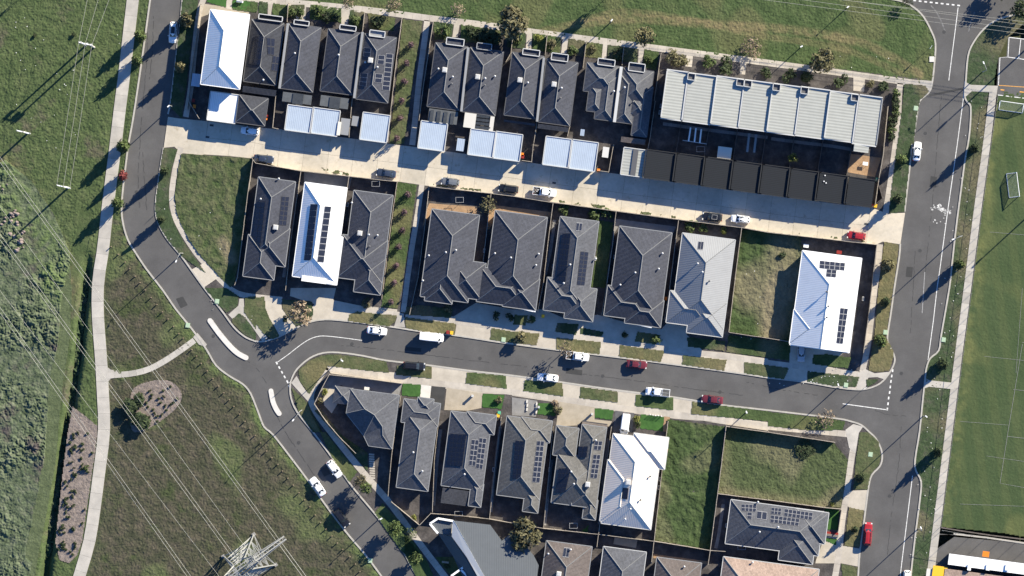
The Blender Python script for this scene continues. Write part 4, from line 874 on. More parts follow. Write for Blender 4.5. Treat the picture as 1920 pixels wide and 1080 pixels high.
# --- long townhouse row
TX = [(1251, 131, 1279, 226), (1290, 137, 1331, 233), (1344, 143, 1384, 239.5), (1396, 150, 1437, 246), (1449.5, 157, 1490, 253.5), (1502, 163, 1543.5, 260), (1557, 171, 1599, 266.5), (1610, 178, 1642, 274)]
order = ('first pale ribbed townhouse, at the west end of the row', 'pale ribbed townhouse just east of the end unit', 'pale ribbed townhouse with the rear lattice strips', 'pale ribbed townhouse standing left of mid-row', 'pale ribbed townhouse standing right of mid-row', 'pale ribbed townhouse two from the hedge end', 'pale ribbed townhouse next to the hedge end unit', 'last pale ribbed townhouse, stepped back beside the hedge')
for i, (x0, y0, x1, y1) in enumerate(TX):
    s = Roof(x0, y0, x1, y1, E2+.5); c = s.pt(s.w/2, s.h/2); root = empty('townhouse', (c.x, c.y, .09), order[i], 'townhouse', 'row of pale roofed townhouses')
    z = E2+.5; d = .32 if i % 2 == 0 else .10
    mono(root, x0, y0, x1, y1, z, M['metal_pale'], (d, 0, 0, d), wall=M['render'], swap=True)
    if i == 7: mono(root, 1602, 270, 1628, 287, z-.02, M['metal_pale'], (.2, 0, 0, .2), wall=M['render'], swap=True)
    mb = MB(); mb.bar(s.pt(0, .2, d*.5), s.pt(0, s.h-.2, d*.5), .22, .55 if i % 2 == 0 else .35); mb.build('parapet', M['trim_light'], root)
    mb = MB(); mb.bar(s.pt(s.w+.12, .2, .02), s.pt(s.w+.12, s.h-.2, .02), .24, .25); mb.build('gutter', M['trim_grey'], root)
    mb = MB(); mb.bar(s.pt(-.1, -.1, .05), s.pt(s.w+.1, -.1, .05), .26, .5); mb.build('fascia', M['trim_light'], root)
    mb = MB(); mb.bar(s.pt(-.1, s.h+.1, -.05), s.pt(s.w+.1, s.h+.1, -.05), .24, .3); mb.build('fascia', M['trim_light'], root)
    windows(root, s, [1.5, 4.3])
    if i in (1, 2, 3, 4, 5, 6):
        q = s.w-1.75 if i in (2, 6) else .05; h0 = d*(1-q/s.w)
        k = MB(); k.bar(s.pt(q+.1, .75, h0+.10), s.pt(q+1.6, .75, h0+.10), 1.4, .14); k.build('balcony_floor', M['trim_dark'], root)
        fr = MB()
        for a, b, e, f in ((q, 1.5, q+1.7, 1.5), (q, .09, q, 1.41), (q+1.7, .09, q+1.7, 1.41), (q, 0, q+1.7, 0)): fr.bar(s.pt(a, b, h0+.25), s.pt(e, f, h0+.25), .15, .62)
        fr.build('parapet', M['trim_light'], root)
# --- garages
def garage(label, x0, y0, x1, y1, m, z=2.6, border='trim_light', dz=(.12, .12, 0, 0), group=None, swap=False, par=.12):
    s = Roof(x0, y0, x1, y1, z); c = s.pt(s.w/2, s.h/2); root = empty('garage', (c.x, c.y, .09), label, 'garage', group)
    mono(root, x0, y0, x1, y1, z, M[m], dz, wall=M['render'], swap=swap)
    if border: frame(root, x0-1, y0-1, x1+1, y1+1, z-.18, .3+par, M[border], .2, 'gutter')
    mb = MB(); p = s.pt(s.w/2, s.h-.14, -1.45); mb.box(p, min(4.8, s.w-.8), .10, 2.3, math.atan2(s.U.y, s.U.x)); d = mb.build('door', M['trim_grey'], root)
    mb = MB(); mb.box(p+Vector((0, 0, -.6))-s.V*-.07, .3, .05, .06, math.atan2(s.U.y, s.U.x)); mb.build('handle', M['trim_dark'], d)
    return root
garage('white flat garage behind the bright white two-storey house', 396, 172, 440, 231, 'metal_white')
h = house('garage', 'dark pyramid roofed garage beside the white flat garage', E1, [(449, 178, 496, 236, dict(r=.5))], 'tile_charcoal', 'trim_dark', 'cap_grey'); h['category'] = 'garage'
garage('pale blue corrugated garage left of its twin, behind the third house', 541, 197, 582, 249, 'metal_blue'); garage('pale blue corrugated garage right of its twin, near a beam', 588, 202, 631, 255, 'metal_blue')
mono(garage('narrow grey carport beside the pale blue garages', 640, 221, 653, 254, 'trim_grey', 2.5, None), 634, 228, 637, 254, 2.9, M['lattice_pale'], name='beam')
garage('single pale blue garage beside the upper planted corridor', 682, 211, 724, 267, 'metal_blue'); garage('pale blue garage beside the upper corridor path', 791, 227, 832, 283, 'metal_blue')
garage('pale blue garage behind the cream lattice awning', 884, 242, 924, 295, 'metal_blue'); garage('pale blue garage beside the orange bin', 931, 247, 973, 302, 'metal_blue')
garage('large pale blue garage behind the dark duplex, west of its twin', 1025, 256, 1066, 314, 'metal_blue'); garage('large pale blue garage behind the dark duplex, beside the grey shed', 1073, 262, 1114, 321, 'metal_blue')
g = garage('cream ribbed double garage west of the dark garage row', 1171, 277, 1208, 332, 'metal_pale', 3.0, swap=True); mono(g, 1188, 279, 1191, 330, 3.25, M['trim_dark'], (.1, .1, 0, 0), name='gutter', thick=.08)
def shed(label, x0, y0, x1, y1, m, z=2.2):
    s = Roof(x0, y0, x1, y1, z); c = s.pt(s.w/2, s.h/2); r = empty('shed', (c.x, c.y, .09), label, 'shed'); mono(r, x0, y0, x1, y1, z, M[m], (.15, .15, 0, 0), wall=M['trim_grey']); return r
shed('small pale blue shed between two garages on the lane', 858, 259, 869, 284, 'metal_blue'); shed('small grey shed beside the single pale blue garage', 661, 217, 671, 237, 'trim_grey'); shed('small grey shed beside the large pale blue garage', 1131, 275, 1140, 296, 'ac')
shed('flat pale shed in the shaded townhouse courts', 1347, 274, 1370, 299, 'lattice_pale', 2.4); shed('tiny pale shed beside the many-gabled duplex', 1089, 242, 1095, 255, 'metal_blue')
gx = [(1214, 281, 1263.5, 340), (1270.5, 288, 1316, 347), (1324, 295, 1370, 355), (1377, 302, 1423.5, 362), (1431, 309, 1476, 369), (1484, 316.5, 1529, 376), (1537.5, 324, 1582.5, 381.5), (1592, 332, 1634, 388)]
go = ('first dark flat garage, beside the cream ribbed garage', 'dark flat garage below the white lattice strips', 'dark flat garage in front of the flat pale shed', 'dark flat garage fourth along the lane', 'dark flat garage just west of the yellow tree', 'dark flat garage just east of the yellow tree', 'dark flat garage with small white roof fittings', 'last dark flat garage, beside the yellow bin')
for i, q in enumerate(gx):
    g = garage(go[i], *q, 'metal_dark', 3.2, None, (.1, 0, 0, .1), 'row of dark garages on the lane', True); s = Roof(*q, 3.2)
    mb = MB(); mb.bar(s.pt(-.35, 0, .18), s.pt(-.35, s.h, .18), .22, .5); mb.build('parapet', M['trim_black'], g)
    mb = MB(); mb.bar(s.pt(-.3, s.h+.1, -.05), s.pt(s.w+.5, s.h+.1, -.05), .2, .25); mb.build('gutter', M['trim_black'], g)
    mb = MB(); mb.bar(s.pt(-.3, -.1, .0), s.pt(s.w+.5, -.1, .0), .2, .3); mb.build('fascia', M['trim_black'], g)
    if i == 6:
        for x, y in ((1547, 329), (1545, 340), (1549, 343)): p = P(x, y, 3.35); mb = MB(); mb.box(p, .25, .25, .2); mb.build('vent', M['white'], g)
# --- middle row
house('house', 'westernmost charcoal tiled house with panels on both slopes', E1, [(485, 332, 533, 497, dict(r=.43)), (466, 440, 513, 525, dict(r=.5)), (478, 420, 534, 500)], 'tile_slate', 'trim_grey', 'cap_grey', acs=[(517, 426)], vents=[(523, 335), (489, 373)],
      pans=[(T(1, 1, '193,392 250,396 228,612 170,606'), 2, 6, True), (T(1, 1, '10,430 70,435 30,790 -40,780'), 2, 8, True)])
h = house('house', 'white hip-roofed metal house with two long dark panel strips', E1+.3, [(572, 342, 627, 528, dict(r=.44)), (606, 440, 631, 534, dict(pitch=.05, hn=0, hs=0))], 'metal_white', 'trim_white', 'trim_light', 'render',
      pans=[(T(1, 1, '408,450 462,452 412,875 357,872'), 1, 9, True), (T(1, 1, '515,465 567,468 510,890 457,886'), 1, 9)])
mb = MB(); s = Roof(567, 512, 612, 528, 3.2); mb.bar(s.pt(0, s.h, 0), s.pt(s.w, s.h, 0), 1.2, .7); mb.build('parapet', M['trim_white'], h)
house('house', 'charcoal tiled house beside the lower planted corridor', E1, [(664, 357, 715, 530), (643, 440, 716, 531), (672, 480, 713, 553)], 'tile_slate', 'trim_grey', 'cap_grey', acs=[(675, 437)], vents=[(692, 440), (708, 441), (660, 380)], dvents=[(693, 462)])
house('house', 'broad charcoal twin house beside the lower corridor path', E1, [(810, 392, 877, 567), (845, 485, 902, 562), (804, 505, 847, 570)], 'tile_slate', 'trim_grey', 'cap_grey', vents=[(804, 479), (836, 473), (855, 469), (793, 526)])
h = house('house', 'broad charcoal twin house with white beam over its front', E1, [(929, 395, 1004, 572), (950, 515, 1004, 582), (902, 501, 985, 577)], 'tile_slate', 'trim_grey', 'cap_grey', vents=[(928, 475), (958, 483), (1010, 476), (1005, 497)])
mb = MB(); mb.bar(P(960, 574, 2.6), P(1001, 583, 2.6), .5, .6); mb.build('portico_beam', M['trim_white'], h); mb = MB(); mb.bar(P(1002, 585, 2.6), P(1005, 566, 2.6), .5, .6); mb.build('portico_beam', M['trim_white'], h)
house('house', 'narrow charcoal house with a dark panel strip on each slope', E1, [(1051, 406, 1100, 585), (1027, 520, 1096, 591), (1066, 535, 1111, 603)], 'tile_grey', 'trim_grey', 'cap_grey', vents=[(1117, 485), (1069, 496), (1057, 531)],
      pans=[(T(2, 1, '515,805 575,812 545,1060 487,1055'), 2, 8, True), (T(2, 1, '378,668 440,672 400,1035 330,1025'), 3, 9, True), (T(2, 1, '485,588 530,592 522,655 478,652'), 2, 1)])
h = house('house', 'wide charcoal house with white beam over its garage', E1, [(1162, 424, 1238, 600), (1140, 535, 1215, 602), (1178, 555, 1238, 614)], 'tile_slate', 'trim_grey', 'cap_grey', vents=[(1242, 475), (1235, 504), (1191, 511), (1163, 534)])
mb = MB(); mb.bar(P(1175, 604, 2.6), P(1222, 613, 2.6), .5, .6); mb.build('portico_beam', M['trim_white'], h)
house('house', 'smooth grey metal hip roof beside the vacant dirt lot', E1+.2, [(1280, 437, 1356, 618), (1257, 545, 1330, 615), (1296, 560, 1354, 632), (1310, 446, 1362, 512, dict(dz=.1))], 'metal_grey', 'trim_light', 'cap_grey', 'render', vents=[(1308, 494), (1317, 510)], dvents=[(1330, 527)],
      pans=[(T(2, 1, '1400,728 1440,730 1432,795 1392,790'), 2, 1)], capw=.24)
house('house', 'white metal roofed corner house with a T-shaped panel block', E1+.5, [(1505, 470, 1592, 661, dict(hs=0)), (1489, 580, 1545, 652)], 'metal_white', 'trim_white', 'trim_light', 'render', dvents=[(1550, 547), (1553, 574), (1550, 595)],
      pans=[(T(3, 1, '388,873 580,892 575,950 385,932'), 5, 2), (T(3, 1, '440,938 517,946 510,1002 434,994'), 2, 2), (T(3, 2, '543,148 602,154 562,420 512,415'), 2, 6)])
# --- south row
def custom(label, verts, faces, caps, m, gut, cap, wallpoly, eave, name='house'):
    V3 = [P(x, y, eave+dz) for x, y, dz in verts]; c = sum((v for v in V3), Vector())/len(V3); root = empty(name, (c.x, c.y, .09), label, 'house'); mb = MB()
    for f in faces:
        p = [V3[i] for i in f]; e = (p[1]-p[0]).normalized(); uv = [((q-p[0]).dot(e), (q-p[0]-e*(q-p[0]).dot(e)).length) for q in p]
        mb.quad(p[::-1]); mb.uv[len(mb.f)-1] = uv[::-1]
    o = mb.build('roof', M[m], root)
    for i, j in caps: cap_mb(V3[i], V3[j]).build('ridge_cap', M[cap], o)['org'] = root['org']
    g = MB(); n = len(wallpoly); ctr = sum((V3[i] for i in wallpoly), Vector())/n
    for i in range(n): g.bar(V3[wallpoly[i]]-Vector((0, 0, .07)), V3[wallpoly[(i+1) % n]]-Vector((0, 0, .07)), .18, .16)
    g.build('gutter', M[gut], root); quad_box([ctr+(V3[i]-ctr)*.93 for i in wallpoly], .05, eave-.1).build('wall', M['brickwall'], root)
    return root
h = custom('angled grey tiled corner house inside a dark fence', [(657, 729, 0), (749, 741, 0), (735, 842, 0), (691, 836, 0), (682, 817, 0), (649, 775, 0), (684, 767, 1.75), (702, 778, 2.15), (717, 800, 1.55), (717.5, 816, 1.15)],
           [(0, 1, 7, 6), (1, 2, 9, 8, 7), (2, 3, 9), (3, 4, 8, 9), (4, 5, 6, 7), (4, 7, 8), (5, 0, 6)], [(0, 6), (1, 7), (6, 7), (7, 8), (8, 9), (2, 9), (5, 6), (4, 7)], 'tile_grey', 'trim_grey', 'cap_grey', [0, 1, 2, 3, 4, 5], E1)
roofx = [Roof(628, 723, 658, 760, E1-.35)]
o = roofx[0].mesh().build('porch_roof', M['tile_grey'], h)
for p, q in roofx[0].caps(): cap_mb(p, q).build('ridge_cap', M['cap_grey'], o)['org'] = h['org']
quad_box(rect_pts(630, 726, 657, 758, 0, TH, .4), .05, E1-.4).build('wall', M['brickwall'], h)
house('house', 'long narrow grey tiled house with stepped front roofs', E1, [(762, 773, 802, 921), (758, 748, 820, 800, dict(pitch=.33)), (784, 745, 810, 775, dict(dz=.1))], 'tile_grey', 'trim_grey', 'cap_grey', vents=[(775, 848), (792, 883)])
h = house('house', 'grey tiled house with two big panel arrays, third on the south side', E1, [(846, 771, 904, 920), (884, 905, 901, 951, dict(dz=-.05)), (876, 772, 926, 815, dict(dz=.03))], 'tile_grey', 'trim_grey', 'cap_grey', vents=[(871, 889)],
          pans=[(T(1, 3, '1458,10 1578,20 1545,258 1432,248'), 4, 7, True), (T(1, 3, '1618,55 1672,60 1645,258 1595,250'), 2, 5), (T(1, 3, '1675,42 1730,48 1698,282 1648,272'), 2, 6)])
mono(h, 830, 914, 880, 950, 2.5, M['tile_charcoal'], (.25, .25, 0, 0), name='veranda_roof')
house('house', 'grey tiled house with long twin panel strips, fourth on the south side', E1, [(951, 780, 1011, 938), (985, 920, 1008, 962, dict(dz=-.05)), (978, 782, 1030, 830, dict(dz=.03))], 'tile_warm', 'trim_grey', 'cap_grey',
      pans=[(T(2, 3, '25,65 92,70 68,352 0,350'), 2, 8, True), (T(2, 3, '188,65 243,68 208,380 150,376'), 2, 8)])
house('house', 'grey house with crossing gables and small panel groups', E1, [(1092, 796, 1117, 953, dict(dz=.25)), (1046, 850, 1117, 953), (1044, 798, 1078, 858), (1097, 935, 1116, 975, dict(dz=-.05))], 'tile_warm', 'trim_grey', 'cap_grey', acs=[(1102, 908)], vents=[(1071, 884), (1076, 907), (1117, 825)],
      pans=[(T(2, 3, '622,65 680,68 668,138 612,135'), 2, 2), (T(2, 3, '612,168 665,170 638,350 585,345'), 2, 5), (T(2, 3, '350,270 440,275 400,450 325,460'), 4, 5, True), (T(2, 3, '498,105 570,110 560,190 490,190'), 2, 2, True)])
house('house', 'cream white metal roofed house with a dark roof panel', E1+.2, [(1150, 813, 1220, 993), (1189, 812, 1246, 880, dict(dz=.02)), (1140, 862, 1190, 985)], 'metal_cream', 'trim_light', 'trim_light', 'render', acs=[(1178, 904)], vents=[(1182, 954), (1172, 973)], dvents=[(1219, 893), (1201, 937)],
      pans=[(T(2, 3, '805,415 875,420 865,507 795,500'), 2, 1, True)])
house('house', 'wide grey tiled house with three panel groups at the southeast corner', E1, [(1371, 937, 1534, 1042), (1468, 985, 1523, 1058), (1494, 954, 1546, 1020, dict(dz=.03))], 'tile_grey', 'trim_light', 'cap_grey', vents=[(1424, 997), (1421, 941), (1459, 988)],
      pans=[(T(3, 3, '27,565 102,572 97,622 20,615'), 3, 2), (T(3, 3, '125,575 338,605 330,662 118,630'), 7, 2), (T(3, 3, '20,622 238,652 230,705 14,678'), 7, 2), (T(2, 3, '1720,540 1835,545 1830,600 1722,592'), 4, 2), (T(2, 3, '1765,600 1802,603 1800,655 1762,650'), 1, 2), (T(2, 3, '1838,590 1915,600 1910,660 1832,650'), 2, 1)])
# --- bottom edge
root = empty('house', (*P(900, 1030)[:2], .09), 'large slate metal house with a white parapet ridge at the bottom edge', 'house')
def pl(name, pts, m, t=.15): return plate_mb([P(*p) for p in pts], t).build(name, M[m], root)
rz = lambda x, y: 5.0-.17*abs((x-850)*.875-(y-976)*.485)/8
pl('roof', [(x, y, rz(x, y)) for x, y in L('850,976 919,984 941,1014 964,995 1001,1042 1010,1060 1000,1135 938,1135')], 'metal_b1')
pl('roof', [(821, 1000, 3.0), (846, 1006, 4.4), (876, 1048, 4.7), (920, 1125, 4.7), (890, 1130, 3.2), (850, 1044, 3.0)], 'metal_b1_shaded')  # southwest slope: its shade is put into the darker colour
pl('ridge_face', [(849, 976, 5.1), (851.5, 977, 5.2), (888, 1044, 5.2), (934, 1127, 5.2), (920, 1125, 4.9), (876, 1046, 4.8), (847, 1006, 4.5)], 'ac', .3)
pl('porch_roof', [(809, 982, 3.6), (822, 976, 3.6), (848, 979, 3.6), (846, 1004, 3.6), (821, 1000, 3.6)], 'metal_b1')
fr = MB()
for a, b in (((806, 982), (821, 972)), ((821, 972), (850, 977)), ((806, 982), (821, 1000))): fr.bar(P(*a, 3.8), P(*b, 3.8), .45, .6)
fr.build('parapet', M['trim_white'], root)
fr = MB()
for a, b in (((862, 1068), (874, 1060)), ((864, 1068), (878, 1082)), ((864, 1067), (846, 1080))): fr.bar(P(*a, 3.2), P(*b, 3.2), .45, .5)
fr.build('portico_beam', M['trim_white'], root)
quad_box([P(*p, 3) for p in L('826,1000 850,982 916,990 940,1020 962,1002 995,1045 985,1120 900,1120')], .05, 2.75).build('wall', M['render'], root); roof_vent(root, [], 898, 1026, 3.6)
house('house', 'brownish tiled house with a blue skylight at the bottom edge', E1, [(1025, 1014, 1092, 1160)], 'tile_brown', 'trim_grey', 'cap_grey', vents=[(1028, 1038), (1070, 1030)], pans=[(T(2, 3, '390,865 433,868 425,942 378,938'), 2, 1)], acs=[(1048, 1076)])
house('house', 'blue grey roofed house with a pale side patio at the bottom edge', E1, [(1132, 1025, 1195, 1160)], 'tile_grey', 'trim_light', 'cap_grey')
house('house', 'brown tiled house behind the orange strip at the bottom edge', E1, [(1232, 1045, 1300, 1170)], 'tile_brown', 'trim_grey', 'cap_grey', vents=[(1283, 1062)])
house('house', 'rosy brown tiled house below the southeast corner house', E1, [(1357, 1044, 1522, 1170)], 'tile_rose', 'trim_light', 'cap_grey', vents=[(1411, 1054)])
# --- clubhouse
root = empty('clubhouse', (*P(1850, 1065)[:2], .05), 'flat white roofed clubhouse at the bottom corner of the field', 'clubhouse')
mono(root, 1780, 1038, 1955, 1082, 3.6, M['trim_white'], name='roof', wall=M['brickwall']); mono(root, 1772, 1066, 1960, 1140, 3.2, M['tile_rose'], name='roof', wall=M['brickwall'])
mono(root, 1843, 1033, 1854, 1045, 3.7, M['plastic_orange'], name='hatch', wall=None); mono(root, 1750, 1060, 1772, 1100, 3.1, M['plastic_yellow'], name='awning', wall=None)
mono(root, 1738, 1066, 1748, 1112, 2.8, M['pale_conc'], name='canopy', wall=None)
for x in (1815, 1850, 1886): mono(root, x, 1058, x+5, 1070, 3.9, M['trim_white'], name='vent', thick=.5)
# ------------------------------------------------------------------ fences
def fence(label, pts, h=1.85, m='fence', w=.12, step=2.6, name='fence', z0=.05):
    pts = L(pts) if isinstance(pts, str) else pts
    root = empty(name, (*P(*pts[0])[:2], z0), label, 'fence'); rnd = random.Random(len(label))
    for a, b in zip(pts, pts[1:]):
        A, B = P(*a), P(*b); n = max(1, round((B-A).length/step)); d = (B-A).normalized(); sd = Vector((d.y, -d.x, 0))
        for i in range(n):
            p = A+(B-A)*(i/n)+sd*rnd.uniform(-.025, .025); q = A+(B-A)*((i+1)/n)+sd*rnd.uniform(-.025, .025); hh = h+rnd.uniform(-.05, .05)
            mb = MB(); mb.bar(p+d*.02+Vector((0, 0, z0+hh/2)), q-d*.02+Vector((0, 0, z0+hh/2)), w*.55, hh); mb.bar(p+Vector((0, 0, z0+hh+.02)), q+Vector((0, 0, z0+hh+.02)), w, .05)
            mb.build('panel', M[m], root)
            mb = MB(); mb.bar(p-sd*.09+Vector((0, 0, z0)), p-sd*.09+Vector((0, 0, z0+h-.1)), .1); mb.build('post', M[m], root)
    return root
FZ = [
 ('timber fence along the lane behind the western middle houses', '473,297 480,306 565,321 655,331 745,341'), ('timber fence along the lane behind the eastern middle houses', '805,350 921,363 960,368 1037,380 1155,396 1272,412 1390,427 1440,436 1643,459'),
 ('timber fence west of the westernmost charcoal house', '475,300 466,360 456,440 446,520 441,535'), ('timber fence between the westernmost charcoal house and the white hip house', '565,321 556,380 545,460 536,545'),
 ('timber fence between the white hip house and its charcoal neighbour', '655,331 645,400 636,470 632,530'), ('timber fence on the west side of the lower planted corridor', '745,341 735,410 726,480 716,560'),
 ('timber fence on the east side of the lower corridor path', '805,350 796,430 784,520 768,590'), ('timber fence between the broad twin houses', '921,363 914,420 905,500'),
 ('timber fence east of the twin house with white beam', '1037,380 1028,450 1019,530 1008,585'), ('timber fence between the narrow and the wide charcoal house', '1155,396 1148,460 1138,530 1128,590'),
 ('timber fence between the wide charcoal house and the smooth grey roof', '1272,412 1264,470 1255,540 1245,600'), ('timber fence between the smooth grey roof and the vacant dirt lot', '1390,427 1383,480 1375,545 1366,622'),
 ('timber fence along the street edge of the vacant dirt lot', '1366,623 1440,634 1483,641'), ('timber fence east of the white corner house', '1643,459 1636,520 1628,590 1618,662'),
 ('timber fence on the west side of the upper planted corridor', '754,35 744,110 735,190 727,267'), ('timber fence on the east side of the upper corridor path', '813,41 802,110 793,170 786,227'),
 ('timber fence between the front gardens near the top footpath corner', '541,6 539,42'), ('timber fence dividing the front gardens of the panelled grey house', '684,24 680,60'), ('timber fence dividing the duplex front gardens', '963,58 958,100 948,118'),
 ('timber fence between the dark duplex front gardens', '1026,66 1022,104'), ('timber fence west of the many-gabled duplex garden', '1099,79 1093,128'), ('timber fence between the many-gabled duplex gardens', '1169,90 1166,123'), ('timber fence east of the many-gabled duplex', '1239,100 1232,150 1226,190'),
 ('timber fence between the dark garage and the third house yard', '518,180 512,240 530,244'), ('timber fence beside the narrow grey carport', '661,184 655,258'), ('timber fence beside the large pale blue garages', '1007,228 1001,268'), ('timber fence between the grey shed and the cream garage', '1068,238 1064,256'),
 ('timber fence behind the orange bin', '1000,270 997,304 978,301'), ('timber fence beside the small grey shed on the lane', '1150,272 1141,323 1120,320'), ('timber fence between the cream garage and townhouse court', '1228,190 1219,255 1214,281'),
 ('timber fence on the hedge side of the townhouses', '1664,200 1655,290 1646,340 1640,384'),
 ('timber fence round the north of the angled corner house', '590,757 604,728 618,702 690,710 755,719'), ('timber fence along the footpath of the angled corner house', '590,757 612,790 640,822 668,850'), ('timber fence between the angled house and its narrow neighbour', '752,742 742,800 734,860 728,930'),
 ('timber fence between the second and third south houses', '822,795 815,860 811,960'), ('timber fence between the third and fourth south houses', '940,782 930,860 918,972'), ('timber fence between the fourth and fifth south houses', '1037,800 1028,900 1019,990'),
 ('timber fence between the crossing gables and the cream roof', '1146,800 1136,880 1122,1001 1119,1025'), ('timber fence between the cream roof and the overgrown lot', '1252,790 1240,890 1226,1014 1221,1056'), ('timber fence between the two vacant south lots', '1361,799 1345,925 1331,1031 1327,1058'),
 ('timber fence behind the south houses, western half', '808,962 862,966 916,972 1019,990'), ('timber fence behind the south houses, eastern half', '1019,990 1122,1001 1226,1014 1331,1031 1360,1033'), ('timber fence behind the fenced vacant corner lot', '1345,925 1440,937 1545,951 1576,954'),
 ('timber fence along the front of the fenced vacant corner lot', '1361,799 1440,810 1565,829'), ('low timber fence of the southeast corner lawn', '1577,956 1571,996'), ('timber fence behind the narrow grey house lawn', '734,940 770,970 787,984 808,962'),
 ('timber fence west of the white two-storey house', '377,8 372,48 362,120 352,205'), ('timber gate fence beside the red bin', '354,190 375,223'),
]
for i, (l, p) in enumerate(FZ):
    fence(l, p, 1.3 if 'garden' in l or 'low' in l else 1.85)
for i in range(7):
    x0, y0 = (TX[i][2]+TX[i+1][0])/2-4, TX[i][3]-2+0; fence(('first','second','third','fourth','fifth','sixth','seventh')[i]+' dark court fence from the west in the townhouse courts', [(x0-3, y0+2), (gx[i][2]+3.5, gx[i][1]+7)], 1.8, 'fence_dark')
fence('brown fence angled beside the yellow bin', '1643,336 1654,372 1634,388', 1.6, 'fence_dark')
# lattice strips in the townhouse courts
root = empty('pergola', (*P(1305, 252)[:2], .1), 'pergola of pale beams in a shaded townhouse court', 'pergola')
for k, s in enumerate(('1295,239 1291,265', '1305,240 1302,266', '1315,242 1312,268')):
    a, b = L(s); mb = MB(); mb.bar(P(*a, 2.3), P(*b, 2.3), .35, .12); mb.build('beam', M['trim_white'], root)
a, b = L('1280,263 1325,270'); mb = MB(); mb.bar(P(*a, 2.2), P(*b, 2.2), .16, .2); mb.build('rail', M['trim_light'], root)
root = empty('pergola', (*P(1410, 265)[:2], .1), 'second pergola of grey strips further east in the townhouse courts', 'pergola')
for s in ('1405,250 1401,285', '1418,252 1414,286'):
    a, b = L(s); mb = MB(); mb.bar(P(*a, 2.3), P(*b, 2.3), .5, .12); mb.build('beam', M['trim_grey'], root)

# ------------------------------------------------------------------ cars
def loft(mb, st, prof, m=0):
    rings = []
    for s in st:
        n = len(mb.v); pr = prof(s)
        mb.v += pr; rings.append((n, len(pr)))
    k = rings[0][1]
    for (a, _), (b, _) in zip(rings, rings[1:]):
        for j in range(k-1): mb.f.append((a+j, b+j, b+j+1, a+j+1)); mb.m.append(m)
    mb.f.append(tuple(range(rings[0][0], rings[0][0]+k))); mb.m.append(m); mb.f.append(tuple(range(rings[-1][0], rings[-1][0]+k))[::-1]); mb.m.append(m)
KINDS_ = {
 'sedan': dict(L=4.7, W=1.84, belt=.95, roof=1.45, g=(.95, .25, -1.0, -1.75), hood=.90, tail=.98),
 'hatch': dict(L=4.3, W=1.80, belt=.97, roof=1.48, g=(.95, .25, -1.55, -1.98), hood=.92, tail=.95),
 'suv': dict(L=4.75, W=1.90, belt=1.08, roof=1.72, g=(1.05, .45, -1.85, -2.2), hood=1.02, tail=1.05),
 'ute': dict(L=5.3, W=1.90, belt=1.08, roof=1.75, g=(1.35, .75, -.55, -.80), hood=1.05, tail=1.05),
 'van': dict(L=5.3, W=1.98, belt=1.15, roof=2.05, g=(1.95, 1.45, -2.5, -2.58), hood=1.0, tail=1.1),
}
